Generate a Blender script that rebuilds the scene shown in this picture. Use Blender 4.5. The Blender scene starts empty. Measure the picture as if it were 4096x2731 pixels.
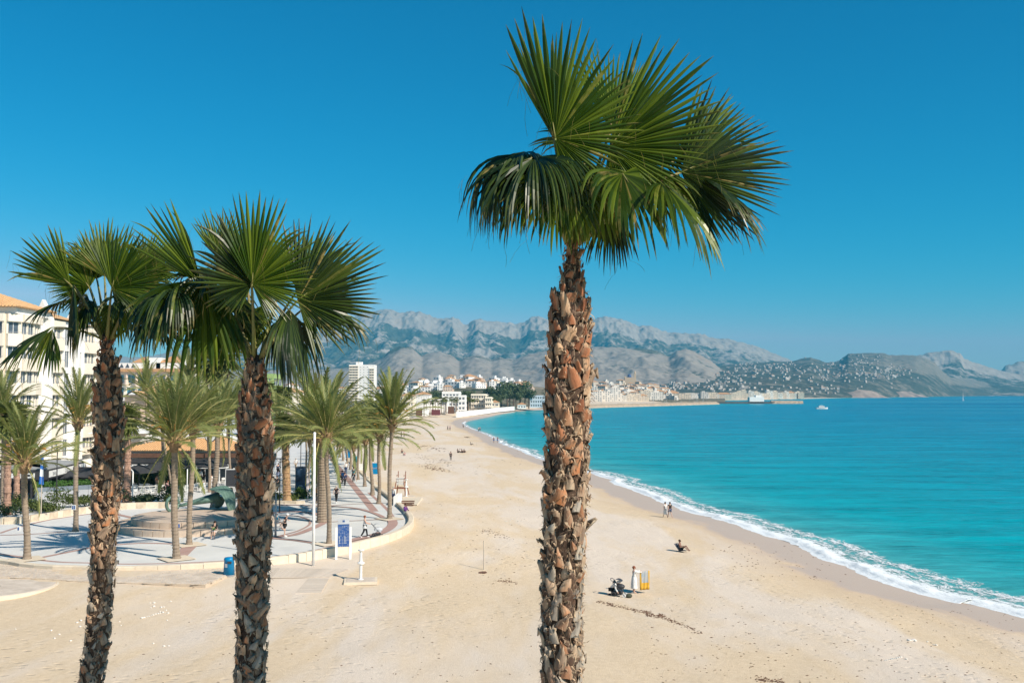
import bpy, math, random
import numpy as np
from mathutils import Vector, Matrix, Quaternion
R = math.radians
scene = bpy.context.scene
COL = scene.collection
rnd = random.Random(7)

# ---------------------------------------------------------------- camera
CAMZ = 14.0
F = 3985.0                      # focal length in source pixels (4096 wide)
HOR = 1572.6
PITCH = math.atan((HOR - 1365.5) / F)
cd = bpy.data.cameras.new('camera'); cam = bpy.data.objects.new('camera', cd); COL.objects.link(cam)
cam.location = (0, 0, CAMZ); cam.rotation_euler = (R(90) + PITCH, 0, 0)
cd.sensor_width = 36.0; cd.lens = 36.0 * F / 4096.0; cd.clip_start = 0.1; cd.clip_end = 60000
scene.camera = cam

# ---------------------------------------------------------------- world and sun
SUN_EL = R(38)
SUN_DIR = Vector((0.8, -0.6, 0)).normalized()          # horizontal direction towards the sun
w = bpy.data.worlds.new('World'); scene.world = w; w.use_nodes = True
nt = w.node_tree; nt.nodes.clear()
sky = nt.nodes.new('ShaderNodeTexSky'); sky.sky_type = 'NISHITA'; sky.sun_disc = False
sky.sun_elevation = SUN_EL
sky.sun_rotation = math.atan2(SUN_DIR.x, SUN_DIR.y)
sky.altitude = 0; sky.air_density = 1.0; sky.dust_density = 0.1; sky.ozone_density = 4.0
sp_ = nt.nodes.new('ShaderNodeSeparateColor'); cb = nt.nodes.new('ShaderNodeCombineColor')
def _m(op, s, v):
    x = nt.nodes.new('ShaderNodeMath'); x.operation = op; nt.links.new(s, x.inputs[0]); x.inputs[1].default_value = v; return x.outputs[0]
nt.links.new(sky.outputs[0], sp_.inputs[0])            # deep cyan grade: red falls away faster than green and blue
nt.links.new(_m('MINIMUM', _m('MULTIPLY', _m('POWER', _m('MULTIPLY', sp_.outputs[0], .05), 5.0), 7800.0), 6.0), cb.inputs[0])
g2_ = _m('POWER', _m('MULTIPLY', sp_.outputs[1], .05), 2.0); gm_ = nt.nodes.new('ShaderNodeMath'); gm_.operation = 'MULTIPLY'
nt.links.new(_m('ADD', _m('MULTIPLY', g2_, 1.7), .95), gm_.inputs[0]); nt.links.new(sp_.outputs[1], gm_.inputs[1]); nt.links.new(gm_.outputs[0], cb.inputs[1]); nt.links.new(_m('MULTIPLY', sp_.outputs[2], 1.25), cb.inputs[2])
bg = nt.nodes.new('ShaderNodeBackground'); bg.inputs['Strength'].default_value = 0.064
wo = nt.nodes.new('ShaderNodeOutputWorld')
nt.links.new(cb.outputs[0], bg.inputs[0]); nt.links.new(bg.outputs[0], wo.inputs[0])
sd = bpy.data.lights.new('sun', 'SUN'); sd.energy = 5.0; sd.angle = R(0.53); sd.color = (1.0, 0.90, 0.77)
sun = bpy.data.objects.new('sun', sd); COL.objects.link(sun)
sv = Vector((SUN_DIR.x * math.cos(SUN_EL), SUN_DIR.y * math.cos(SUN_EL), math.sin(SUN_EL)))
sun.rotation_euler = sv.to_track_quat('Z', 'Y').to_euler(); sun.location = (60, -40, 80)
vs = scene.view_settings
vs.view_transform = 'Standard'; vs.look = 'None'; vs.gamma = 1.0; vs.exposure = 0.45; vs.use_curve_mapping = False
scene.render.engine = 'CYCLES'
cy = scene.cycles
cy.use_denoising = True; cy.max_bounces = 6; cy.transparent_max_bounces = 24; cy.volume_bounces = 0
cy.diffuse_bounces = 3; cy.glossy_bounces = 3; cy.sample_clamp_indirect = 4.0

# ---------------------------------------------------------------- pixel -> place
CT, ST = math.cos(PITCH), math.sin(PITCH)
def ray(sx, sy):
    u = (sx - 2048.0) / F; v = (1365.5 - sy) / F
    dy = CT - v * ST; dz = ST + v * CT
    return u / dy, dz / dy               # x and z per metre of depth
def at(sx, sy, d):
    a, b = ray(sx, sy); return Vector((a * d, d, CAMZ + b * d))
def on(sx, sy, z):
    a, b = ray(sx, sy); d = (z - CAMZ) / b; return Vector((a * d, d, z))

# ---------------------------------------------------------------- noise (numpy)
_rs = np.random.RandomState(3); _perm = _rs.permutation(512); _ang = _rs.rand(512) * 2 * np.pi
def perlin(x, y, seed=0):
    x = np.asarray(x, float) + seed * 17.3; y = np.asarray(y, float) - seed * 9.1
    xi = np.floor(x).astype(int); yi = np.floor(y).astype(int); xf = x - xi; yf = y - yi
    def g(ix, iy):
        h = _perm[(ix + _perm[iy & 511]) & 511]; a = _ang[h]; return np.cos(a), np.sin(a)
    u = xf * xf * xf * (xf * (xf * 6 - 15) + 10); v = yf * yf * yf * (yf * (yf * 6 - 15) + 10)
    def d(ix, iy, fx, fy):
        a, b = g(ix, iy); return a * fx + b * fy
    n0 = d(xi, yi, xf, yf) * (1 - u) + d(xi + 1, yi, xf - 1, yf) * u
    n1 = d(xi, yi + 1, xf, yf - 1) * (1 - u) + d(xi + 1, yi + 1, xf - 1, yf - 1) * u
    return (n0 * (1 - v) + n1 * v) * 1.5
def fbm(x, y, o=4, seed=0, g=.5):
    s = 0; a = 1
    for i in range(o):
        s = s + a * perlin(x, y, seed + i); x = np.asarray(x) * 2.03; y = np.asarray(y) * 2.03; a *= g
    return s
def ridged(x, y, o=4, seed=0):
    s = 0; a = 1
    for i in range(o):
        s = s + a * (1 - 2 * np.abs(perlin(x, y, seed + i))); x = np.asarray(x) * 2.07; y = np.asarray(y) * 2.07; a *= .5
    return s / 1.9

# ---------------------------------------------------------------- mesh building
class MB:
    def __init__(s): s.v = []; s.f = []; s.m = []
    def add(s, vs_, fs, mi=0):
        b = len(s.v); s.v += [tuple(p) for p in vs_]; s.f += [tuple(b + i for i in f) for f in fs]; s.m += [mi] * len(fs); return s
    def box(s, c, d, rz=0, mi=0, M=None):
        hx, hy, hz = d[0] / 2, d[1] / 2, d[2] / 2; ca, sa = math.cos(rz), math.sin(rz); P = []
        for z in (-hz, hz):
            for x, y in ((-hx, -hy), (hx, -hy), (hx, hy), (-hx, hy)):
                p = Vector((c[0] + x * ca - y * sa, c[1] + x * sa + y * ca, c[2] + z))
                P.append(M @ p if M else p)
        return s.add(P, [(3, 2, 1, 0), (4, 5, 6, 7), (0, 1, 5, 4), (1, 2, 6, 5), (2, 3, 7, 6), (3, 0, 4, 7)], mi)
    def prism(s, poly, z0, z1, mi=0):
        n = len(poly); P = [(p[0], p[1], z0 if len(p) < 3 else p[2]) for p in poly] + [(p[0], p[1], z1) for p in poly]
        return s.add(P, [tuple(range(n - 1, -1, -1)), tuple(range(n, 2 * n))] + [(i, (i + 1) % n, n + (i + 1) % n, n + i) for i in range(n)], mi)
    def tube(s, pts, rad, n=8, mi=0, cap=True):
        pts = [Vector(p) for p in pts]; k = len(pts)
        if not hasattr(rad, '__len__'): rad = [rad] * k
        P = []; up = None
        for i, p in enumerate(pts):
            t = (pts[min(i + 1, k - 1)] - pts[max(i - 1, 0)]).normalized()
            if up is None: up = Vector((1, 0, 0)) if abs(t.x) < .9 else Vector((0, 1, 0))
            a = (up - t * up.dot(t)).normalized(); b = t.cross(a); up = a
            for j in range(n):
                q = 2 * math.pi * j / n; P.append(p + (a * math.cos(q) + b * math.sin(q)) * rad[i])
        fs = [(i * n + j, i * n + (j + 1) % n, (i + 1) * n + (j + 1) % n, (i + 1) * n + j) for i in range(k - 1) for j in range(n)]
        if cap: fs += [tuple(range(n - 1, -1, -1)), tuple((k - 1) * n + j for j in range(n))]
        return s.add(P, fs, mi)
    def lathe(s, prof, c=(0, 0, 0), n=16, mi=0):
        P = [(c[0] + r * math.cos(2 * math.pi * j / n), c[1] + r * math.sin(2 * math.pi * j / n), c[2] + z) for r, z in prof for j in range(n)]
        k = len(prof)
        fs = [(i * n + j, i * n + (j + 1) % n, (i + 1) * n + (j + 1) % n, (i + 1) * n + j) for i in range(k - 1) for j in range(n)]
        fs += [tuple(range(n - 1, -1, -1)), tuple((k - 1) * n + j for j in range(n))]
        return s.add(P, fs, mi)
    def ball(s, c, r, n=8, mi=0):
        if not hasattr(r, '__len__'): r = (r, r, r)
        P = [(c[0], c[1], c[2] - r[2])]; k = max(4, n // 2 + 1)
        for i in range(1, k):
            a = -math.pi / 2 + math.pi * i / k
            for j in range(n):
                q = 2 * math.pi * j / n; P.append((c[0] + r[0] * math.cos(a) * math.cos(q), c[1] + r[1] * math.cos(a) * math.sin(q), c[2] + r[2] * math.sin(a)))
        P.append((c[0], c[1], c[2] + r[2])); T = len(P) - 1
        fs = [(0, 1 + (j + 1) % n, 1 + j) for j in range(n)]
        for i in range(k - 2):
            for j in range(n): fs.append((1 + i * n + j, 1 + i * n + (j + 1) % n, 1 + (i + 1) * n + (j + 1) % n, 1 + (i + 1) * n + j))
        fs += [(1 + (k - 2) * n + j, 1 + (k - 2) * n + (j + 1) % n, T) for j in range(n)]
        return s.add(P, fs, mi)
    def mesh(s, name, mats, smooth=False):
        me = bpy.data.meshes.new(name); me.from_pydata(s.v, [], s.f)
        for m in (mats if isinstance(mats, (list, tuple)) else [mats]): me.materials.append(m)
        if any(s.m): me.polygons.foreach_set('material_index', s.m)
        if smooth: me.polygons.foreach_set('use_smooth', [True] * len(s.f))
        me.update(); return me
    def build(s, name, mats, parent=None, smooth=False, **k):
        return put(name, s.mesh(name, mats, smooth), parent, **k)
def put(name, me, parent=None, loc=None, rz=None, label=None, cat=None, group=None, kind=None):
    o = bpy.data.objects.new(name, me); COL.objects.link(o)
    if parent: o.parent = parent
    if loc is not None: o.location = loc
    if rz is not None: o.rotation_euler = (0, 0, rz)
    return tag(o, label, cat, group, kind)
def tag(o, label=None, cat=None, group=None, kind=None):
    if label: o['label'] = label
    if cat: o['category'] = cat
    if group: o['group'] = group
    if kind: o['kind'] = kind
    return o
def thing(name, label, cat, loc=(0, 0, 0), rz=0, group=None):
    return put(name, None, None, loc, rz, label, cat, group)
def copy_tree(o, parent=None, loc=None, rz=None, label=None):
    c = o.copy(); COL.objects.link(c)
    if parent: c.parent = parent
    if loc is not None: c.location = loc
    if rz is not None: c.rotation_euler = (0, 0, rz)
    if label: c['label'] = label
    for ch in o.children: copy_tree(ch, c)
    return c
def np_grid(name, X, Y, Z, mats, attrs=None, smooth=True, mask=None):
    r, c = X.shape
    me = bpy.data.meshes.new(name)
    co = np.stack([X, Y, Z], -1).reshape(-1, 3)
    i = np.arange(r * c).reshape(r, c)
    q = np.stack([i[:-1, :-1], i[:-1, 1:], i[1:, 1:], i[1:, :-1]], -1).reshape(-1, 4)
    if mask is not None:
        mk = (mask[:-1, :-1] | mask[:-1, 1:] | mask[1:, 1:] | mask[1:, :-1]).reshape(-1); q = q[mk]
    me.vertices.add(len(co)); me.vertices.foreach_set('co', co.ravel())
    me.loops.add(q.size); me.loops.foreach_set('vertex_index', q.ravel())
    me.polygons.add(len(q)); me.polygons.foreach_set('loop_start', np.arange(len(q)) * 4)
    me.polygons.foreach_set('loop_total', np.full(len(q), 4))
    me.update(calc_edges=True); me.validate()
    if smooth: me.polygons.foreach_set('use_smooth', [True] * len(me.polygons))
    for k, a in (attrs or {}).items():
        at_ = me.attributes.new(k, 'FLOAT', 'POINT'); at_.data.foreach_set('value', np.ascontiguousarray(a.ravel(), dtype=np.float32))
    me.materials.append(mats); return me

# ---------------------------------------------------------------- materials
class NT:
    def __init__(s, name):
        s.m = bpy.data.materials.new(name); s.m.use_nodes = True; s.t = s.m.node_tree
        s.b = s.t.nodes['Principled BSDF']; s.out = s.t.nodes['Material Output']
    def n(s, k, **kw):
        x = s.t.nodes.new(k)
        for a, v in kw.items(): setattr(x, a, v)
        return x
    def l(s, a, b): s.t.links.new(a, b)
    def val(s, x, sock):
        if isinstance(x, (int, float)): sock.default_value = x
        elif isinstance(x, tuple): sock.default_value = (x + (1,))[:4] if len(sock.default_value) == 4 else x
        else: s.l(x, sock)
    def math(s, op, a, b=0.0, clamp=False):
        x = s.n('ShaderNodeMath', operation=op); x.use_clamp = clamp; s.val(a, x.inputs[0]); s.val(b, x.inputs[1]); return x.outputs[0]
    def mix(s, f, a, b):
        x = s.n('ShaderNodeMix', data_type='RGBA'); s.val(f, x.inputs[0]); s.val(a, x.inputs[6]); s.val(b, x.inputs[7]); return x.outputs[2]
    def mulc(s, a, b):
        x = s.n('ShaderNodeMix', data_type='RGBA', blend_type='MULTIPLY'); x.inputs[0].default_value = 1; s.val(a, x.inputs[6]); s.val(b, x.inputs[7]); return x.outputs[2]
    def pos(s, scale=(1, 1, 1), rz=0, src='Object'):
        if src == 'World': o = s.n('ShaderNodeNewGeometry').outputs['Position']
        else: o = s.n('ShaderNodeTexCoord').outputs[src]
        mp = s.n('ShaderNodeMapping'); mp.inputs['Scale'].default_value = scale; mp.inputs['Rotation'].default_value = (0, 0, rz)
        s.l(o, mp.inputs['Vector']); return mp.outputs[0]
    def noise(s, vec, scale, detail=3, rough=.55, dist=0):
        x = s.n('ShaderNodeTexNoise'); x.inputs['Scale'].default_value = scale; x.inputs['Detail'].default_value = detail
        x.inputs['Roughness'].default_value = rough; x.inputs['Distortion'].default_value = dist
        if vec is not None: s.l(vec, x.inputs['Vector'])
        return x.outputs['Fac']
    def vor(s, vec, scale, feat='F1'):
        x = s.n('ShaderNodeTexVoronoi', feature=feat); x.inputs['Scale'].default_value = scale; s.l(vec, x.inputs['Vector']); return x
    def ramp(s, f, stops, interp='LINEAR'):
        x = s.n('ShaderNodeValToRGB'); e = x.color_ramp.elements; x.color_ramp.interpolation = interp
        while len(e) < len(stops): e.new(.5)
        for q, (p, c) in zip(e, stops): q.position = p; q.color = (c if isinstance(c, tuple) else (c, c, c)) + (1,)
        s.l(f, x.inputs[0]); return x.outputs[0]
    def rng(s, f, a, b, c=0.0, d=1.0):
        x = s.n('ShaderNodeMapRange'); s.val(f, x.inputs[0])
        for i, v in enumerate((a, b, c, d)): x.inputs[i + 1].default_value = v
        return x.outputs[0]
    def attr(s, nme): return s.n('ShaderNodeAttribute', attribute_name=nme).outputs['Fac']
    def bump(s, h, strength=.3, dist=.05):
        x = s.n('ShaderNodeBump'); x.inputs['Strength'].default_value = strength; x.inputs['Distance'].default_value = dist
        s.l(h, x.inputs['Height']); s.l(x.outputs[0], s.b.inputs['Normal'])
    def col(s, c): s.val(c, s.b.inputs['Base Color'])
    def rough(s, r): s.val(r, s.b.inputs['Roughness'])
    def spec(s, r): s.val(r, s.b.inputs['Specular IOR Level'])
def mat(name, c, c2=None, scale=3, rough=.75, bump=0, bscale=None, spec=.35, metal=0, detail=4, src='Object', sv=(1, 1, 1), rand=0, bdist=.02):
    n = NT(name); n.rough(rough); n.spec(spec); n.b.inputs['Metallic'].default_value = metal
    if c2 is None: c2 = tuple(x * .82 for x in c)
    p = n.pos(sv, src=src)
    f = n.noise(p, scale, detail, .6); o = n.mix(n.rng(f, .35, .65), c, c2)
    if rand:
        r_ = n.n('ShaderNodeObjectInfo').outputs['Random']; o = n.mix(n.math('MULTIPLY', r_, rand), o, tuple(x * .45 for x in c))
    n.col(o)
    if bump: n.bump(n.noise(p, bscale or scale * 6, 4, .6), bump, bdist)
    return n.m
def leafmat(name, c, c2, trans=.35, rough=.45, rand=.4, scale=2.0, tip=None, spec=.4, segcol=None):
    n = NT(name); n.rough(rough); n.spec(spec)
    p = n.pos(); f = n.noise(p, scale, 3); o = n.mix(n.rng(f, .3, .7), c, c2)
    r_ = n.n('ShaderNodeObjectInfo').outputs['Random']
    o = n.mix(n.math('MULTIPLY', r_, rand), o, tip or tuple(x * .6 for x in c))
    if tip:
        a = n.attr('tip'); k = n.noise(p, 7.0, 2); o = n.mix(n.math('MULTIPLY', n.rng(a, .70, 1.0, 0, .75), n.rng(k, .42, .6)), o, (0.32, 0.24, 0.08))
        sv_ = n.attr('sv'); o = n.mix(n.rng(sv_, .45, 1.0, 0, .75), o, c2 if not segcol else segcol); o = n.mix(n.rng(sv_, 0, .35, .55, 0), o, tuple(x * .45 for x in c))
    n.col(o)
    tr = n.n('ShaderNodeBsdfTranslucent'); n.l(n.mulc(o, (1.5, 1.6, .6)), tr.inputs[0])
    mx = n.n('ShaderNodeMixShader'); mx.inputs[0].default_value = trans
    n.l(n.b.outputs[0], mx.inputs[1]); n.l(tr.outputs[0], mx.inputs[2]); n.l(mx.outputs[0], n.out.inputs[0])
    return n.m

# ---------------------------------------------------------------- shoreline and beach heights
SHORE_S = [(4096, 2468), (3831, 2412), (3657, 2363), (3413, 2273), (3135, 2165), (2960, 2099), (2786, 2055), (2612, 1990), (2473, 1933),
           (2386, 1898), (2161, 1835), (2078, 1799), (2014, 1775), (1976, 1751), (1935, 1732), (1887, 1714), (1855, 1695), (1871, 1684),
           (1903, 1677), (1951, 1667), (1999, 1656), (2062, 1646), (2110, 1642), (2170, 1639), (2375, 1626), (2600, 1620.5), (2842, 1617)]
_sp = [on(a, b, 0) for a, b in SHORE_S]
_ctl = [(175, -320), (70, -60), (47, 20)] + [(p.x, p.y) for p in _sp] + [(205, 1420), (420, 1960), (723, 2490), (1500, 3850), (3050, 5935), (9000, 7500)]
def crom(P, k=8):
    out = []
    for i in range(len(P) - 1):
        p0 = P[max(i - 1, 0)]; p1 = P[i]; p2 = P[i + 1]; p3 = P[min(i + 2, len(P) - 1)]
        for j in range(k):
            t = j / k
            out.append(tuple(.5 * ((2 * b) + (-a + c) * t + (2 * a - 5 * b + 4 * c - d) * t * t + (-a + 3 * b - 3 * c + d) * t ** 3) for a, b, c, d in zip(p0, p1, p2, p3)))
    out.append(tuple(P[-1])); return out
SH = np.array(crom(_ctl, 6))
def shore_dist(x, y):
    """signed metres from the waterline: positive on land"""
    x = np.asarray(x, float); y = np.asarray(y, float); shp = x.shape; x = x.ravel(); y = y.ravel()
    best = np.full(x.shape, 1e18); inside = np.zeros(x.shape, bool)
    poly = np.vstack([SH, [[9000, -320]]])
    for i in range(len(poly)):
        a = poly[i]; b = poly[(i + 1) % len(poly)]
        if i < len(SH) - 1:
            d = b - a; L = d @ d + 1e-9; t = np.clip(((x - a[0]) * d[0] + (y - a[1]) * d[1]) / L, 0, 1)
            best = np.minimum(best, (x - a[0] - t * d[0]) ** 2 + (y - a[1] - t * d[1]) ** 2)
        c = (a[1] > y) != (b[1] > y)
        if a[1] != b[1]: inside ^= c & (x < (b[0] - a[0]) * (y - a[1]) / (b[1] - a[1]) + a[0])
    s = np.sqrt(best); return np.where(inside, -s, s).reshape(shp)
ZP = 3.2
EDGE_S = [(-700, 2180), (-300, 2205), (0, 2240), (80, 2254), (191, 2264), (351, 2268), (470, 2272), (687, 2268), (897, 2258), (1089, 2243), (1249, 2222), (1348, 2203),
          (1472, 2174), (1574, 2146), (1632, 2116), (1650, 2088), (1640, 2062), (1615, 2035), (1583, 2008)]
EDGE = crom([tuple(on(a_, b_, ZP).xy) for a_, b_ in EDGE_S], 6)
TAIL = [(-11.5 - .235 * (y - 98.4), y) for y in (112, 130, 160, 200, 250, 320, 420, 560, 700)]
_PE = np.array(EDGE[::2] + TAIL)
def plaza_dist(x, y):
    best = np.full(x.shape, 1e18)
    for a, b in zip(_PE[:-1], _PE[1:]):
        d = b - a; L = d @ d; t = np.clip(((x - a[0]) * d[0] + (y - a[1]) * d[1]) / L, 0, 1)
        best = np.minimum(best, (x - a[0] - t * d[0]) ** 2 + (y - a[1] - t * d[1]) ** 2)
    return np.sqrt(best)
def sand_from(s, x, y):
    z = np.where(s > 0, 2.75 * (1 - np.exp(-np.maximum(s, 0) / 23.0)), s * .06)
    pd = plaza_dist(x, y); lv = 3.08 - .13 * np.clip((x + 28) / 14, 0, 1)
    k_ = np.exp(-(pd / 9.0) ** 2); z = np.where(s > 4, z * (1 - k_) + np.maximum(z, lv) * k_, z)
    und = .10 * fbm(x * .07, y * .045, 3, 5) + .03 * fbm(x * .45, y * .3, 2, 9)
    return z + und * np.clip(s / 8, 0, 1)
def sand_h(x, y):
    s = shore_dist(np.array([x]), np.array([y])); return float(sand_from(s, np.array([x]), np.array([y]))[0])
def on_sand(sx, sy):
    z = 1.5
    for _ in range(7): p = on(sx, sy, z); z = .4 * z + .6 * sand_h(p.x, p.y)
    p = on(sx, sy, z); return Vector((p.x, p.y, sand_h(p.x, p.y)))
ZP = 3.2
# ================================================================ BEACH
def sand_mat():
    n = NT('beach_sand'); s = n.attr('shore')
    p = n.pos((1, 1, 1), src='World'); ps = n.pos((.11, .035, .1), rz=R(-14), src='World')
    big = n.noise(ps, 1.0, 4, .6, .6); mid = n.noise(n.pos((.5, .16, .3), rz=R(-14), src='World'), 1.0, 5, .65, .4)
    grains = n.noise(p, 3.2, 7, .8); fine = n.noise(p, 30.0, 3, .6)
    tan = n.mix(n.rng(grains, .35, .65), (.70, .56, .395), (.60, .465, .31))
    grav = n.mix(n.rng(fine, .3, .7), (.78, .67, .55), (.58, .485, .39))
    f = n.math('ADD', n.rng(big, .42, .57), n.math('MULTIPLY', n.math('SUBTRACT', mid, .5), 1.6), clamp=True)
    c = n.mix(f, tan, grav)
    # footprints and small debris
    fp = n.vor(n.pos((1.0, 1.5, 1), src='World'), 1.3); spot = n.rng(fp.outputs['Distance'], .10, .24, 1, 0)
    reg = n.rng(n.noise(n.pos((.09, .06, 1), src='World'), 1.0, 3), .46, .60)
    c = n.mix(n.math('MULTIPLY', n.math('MULTIPLY', spot, reg), .16), c, (.30, .21, .14))
    deb = n.vor(n.pos((.6, 1.6, 1), rz=R(10), src='World'), 2.2); db = n.rng(deb.outputs['Distance'], .03, .09, 1, 0)
    dreg = n.rng(n.noise(n.pos((.10, .03, .1), rz=R(-14), src='World'), 2.0, 4, .7, 1.0), .57, .66)
    c = n.mix(n.math('MULTIPLY', n.math('MULTIPLY', db, dreg), .8), c, (.13, .08, .05))
    # wet strip
    ed = n.math('ADD', s, n.math('MULTIPLY', n.math('SUBTRACT', n.noise(n.pos((.25, .12, 1), src='World'), 1.0, 3, .5, .8), .5), 6.0))
    wet = n.rng(ed, 5.2, 6.4, 1, 0)
    damp = n.rng(ed, 6.0, 12.0, 1, 0)
    c = n.mix(n.math('MULTIPLY', damp, .55), c, (.55, .41, .27))
    c = n.mix(wet, c, (.52, .40, .305))
    n.col(c); n.rough(n.rng(wet, 0, 1, .92, .42)); n.spec(n.rng(wet, 0, 1, .12, .22))
    fphole = n.rng(fp.outputs['Distance'], .05, .30)
    h = n.math('ADD', n.math('MULTIPLY', grains, .6), n.math('ADD', n.math('MULTIPLY', fine, .3), n.math('MULTIPLY', n.math('MULTIPLY', fphole, reg), .8)))
    x = n.n('ShaderNodeBump'); x.inputs['Distance'].default_value = .10
    n.l(n.rng(wet, 0, 1, .8, .03), x.inputs['Strength']); n.l(h, x.inputs['Height']); n.l(x.outputs[0], n.b.inputs['Normal'])
    return n.m
ys = np.concatenate([np.linspace(-60, 30, 40), np.linspace(31, 130, 260), np.geomspace(131, 6500, 170)])
us = np.linspace(-1.15, 1.15, 430)
Y, U = np.meshgrid(ys, us, indexing='ij'); X = U * (np.maximum(Y, 0) + 62)
S = shore_dist(X, Y); Z = sand_from(S, X, Y)
put('beach_sand', np_grid('beach_sand', X, Y, Z, sand_mat(), {'shore': S}), label='pale sand and pebble beach with tan patches and footprints', kind='structure')

# ================================================================ SEA
def sea_mat():
    n = NT('sea_water'); s = n.math('MULTIPLY', n.attr('shore'), -1.0)
    patch = n.noise(n.pos((.006, .0022, 1), src='World'), 1.0, 4, .6, .5)
    s2 = n.math('ADD', s, n.math('MULTIPLY', n.math('SUBTRACT', patch, .5), n.math('MULTIPLY', s, .9)))
    lg = n.math('LOGARITHM', n.math('MAXIMUM', s2, 1.0), 10.0)
    c = n.ramp(n.rng(lg, 0, 3.6), [(0, (.20, .33, .29)), (.20, (.05, .34, .34)), (.34, (.0, .285, .315)), (.50, (.0, .235, .30)), (.64, (.0, .18, .285)), (.8, (.0, .125, .255)), (1, (.0, .10, .22))])
    # calm lanes and darker wind lanes far out
    band = n.noise(n.pos((.0005, .0042, 1), rz=R(4), src='World'), 1.0, 3, .5, .2)
    far = n.rng(s, 150, 500)
    c = n.mix(n.math('MULTIPLY', far, n.rng(band, .50, .56)), c, (.035, .22, .30))
    c = n.mix(n.math('MULTIPLY', far, n.rng(band, .47, .41)), c, (.0, .085, .20))
    q1_ = n.noise(n.pos((.35, 1.5, 1), rz=R(-8), src='World'), 1.0, 5, .7, .5); q2_ = n.noise(n.pos((.03, .16, 1), rz=R(4), src='World'), 1.0, 4, .65, .4)
    c = n.mulc(c, n.ramp(n.math('ADD', n.math('MULTIPLY', q1_, .5), n.math('MULTIPLY', q2_, .5)), [(.36, .58), (.5, 1.0), (.62, 1.36)]))  # ripple light and shade painted into the water colour as streaks
    n.col(c); n.rough(.25); n.spec(.10); n.b.inputs['IOR'].default_value = 1.333
    w1 = n.noise(n.pos((.9, 2.6, 1), rz=R(-8), src='World'), .55, 5, .62, .3)
    w2 = n.noise(n.pos((.10, .32, 1), rz=R(6), src='World'), 1.0, 4, .6, .4)
    h = n.math('ADD', n.math('MULTIPLY', w1, .35), n.math('MULTIPLY', w2, 1.2))
    x = n.n('ShaderNodeBump'); x.inputs['Distance'].default_value = .45; x.inputs['Strength'].default_value = .38
    n.l(h, x.inputs['Height']); n.l(x.outputs[0], n.b.inputs['Normal'])
    return n.m
ys = np.concatenate([np.linspace(-300, 28, 40), np.linspace(29, 200, 380), np.geomspace(201, 14000, 260)])
us = np.concatenate([np.linspace(-.25, .62, 440), np.linspace(.63, 1.6, 60)])
Y, U = np.meshgrid(ys, us, indexing='ij'); X = U * (np.maximum(Y, 0) + 62)
S = shore_dist(X, Y); d = -S
def sea_z(X, Y, d): return .05 * fbm(X * .12, Y * .3, 3, 21) * np.clip(d / 10, .3, 1) + .10 * np.exp(-((d - 9 - 2 * fbm(X * .05, Y * .03, 2, 4)) / 1.8) ** 2)
sw = sea_z(X, Y, d)
put('sea_water', np_grid('sea_water', X, Y, sw - .02, sea_mat(), {'shore': S}, mask=S < 3.0), label='calm turquoise sea turning deep blue far out', kind='structure')

# surf along the waterline
def foam_mat():
    n = NT('surf_foam'); a = n.attr('along'); r_ = n.attr('reach')
    cv = n.n('ShaderNodeCombineXYZ'); n.l(a, cv.inputs[0]); n.l(r_, cv.inputs[1])
    mp = n.n('ShaderNodeMapping'); mp.inputs['Scale'].default_value = (.55, 1.5, 1); n.l(cv.outputs[0], mp.inputs[0])
    k1 = n.noise(mp.outputs[0], 1.3, 5, .68, .9); k2 = n.noise(mp.outputs[0], 4.0, 4, .65, .5)
    k = n.math('ADD', n.math('MULTIPLY', k1, .62), n.math('MULTIPLY', k2, .38))
    th = n.ramp(n.math('MULTIPLY', n.attr('frac'), 1.0), [(0, .42), (.05, .28), (.22, .37), (.38, .50), (.58, .56), (.72, .49), (.88, .60), (1, .85)])
    al = n.rng(n.math('SUBTRACT', k, th), -.06, .03)
    n.col(n.mix(n.rng(k2, .3, .7), (.80, .82, .82), (.66, .71, .72))); n.rough(.8); n.spec(.2); n.bump(k2, .6, .12)
    tp = n.n('ShaderNodeBsdfTransparent'); mx = n.n('ShaderNodeMixShader'); n.l(al, mx.inputs[0]); n.l(tp.outputs[0], mx.inputs[1]); n.l(n.b.outputs[0], mx.inputs[2])
    n.l(mx.outputs[0], n.out.inputs[0]); return n.m
seg = np.diff(SH, axis=0); L = np.concatenate([[0], np.cumsum(np.hypot(seg[:, 0], seg[:, 1]))])
i0 = int(np.argmin(np.abs(SH[:, 1] - 20))); l0 = L[i0]; al = l0 + np.concatenate([np.arange(0, 110, .22), np.arange(110, 480, .8)])
px = np.interp(al, L, SH[:, 0]); py = np.interp(al, L, SH[:, 1])
tx = np.gradient(px, al); ty = np.gradient(py, al); tl = np.hypot(tx, ty); tx /= tl; ty /= tl
nx, ny = ty, -tx
kk = 25; tx_s = np.convolve(np.pad(nx, kk, 'edge'), np.ones(2 * kk + 1) / (2 * kk + 1), 'valid'); ty_s = np.convolve(np.pad(ny, kk, 'edge'), np.ones(2 * kk + 1) / (2 * kk + 1), 'valid')
nx, ny = tx_s, ty_s
fr = np.linspace(0, 1, 64); A, Fr = np.meshgrid(al, fr, indexing='ij')
W = (7.5 + 2.6 * fbm(A * .05, A * 0 + 3, 2, 2)) * np.clip(1.12 - (A - l0) / 420, .25, 1)
edge = .9 * fbm(A * .10, A * 0, 3, 11) + .25 * fbm(A * .9, A * 0, 2, 12)
C = -.6 + edge + Fr * W
X = px[:, None] + nx[:, None] * C; Y = py[:, None] + ny[:, None] * C
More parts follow.
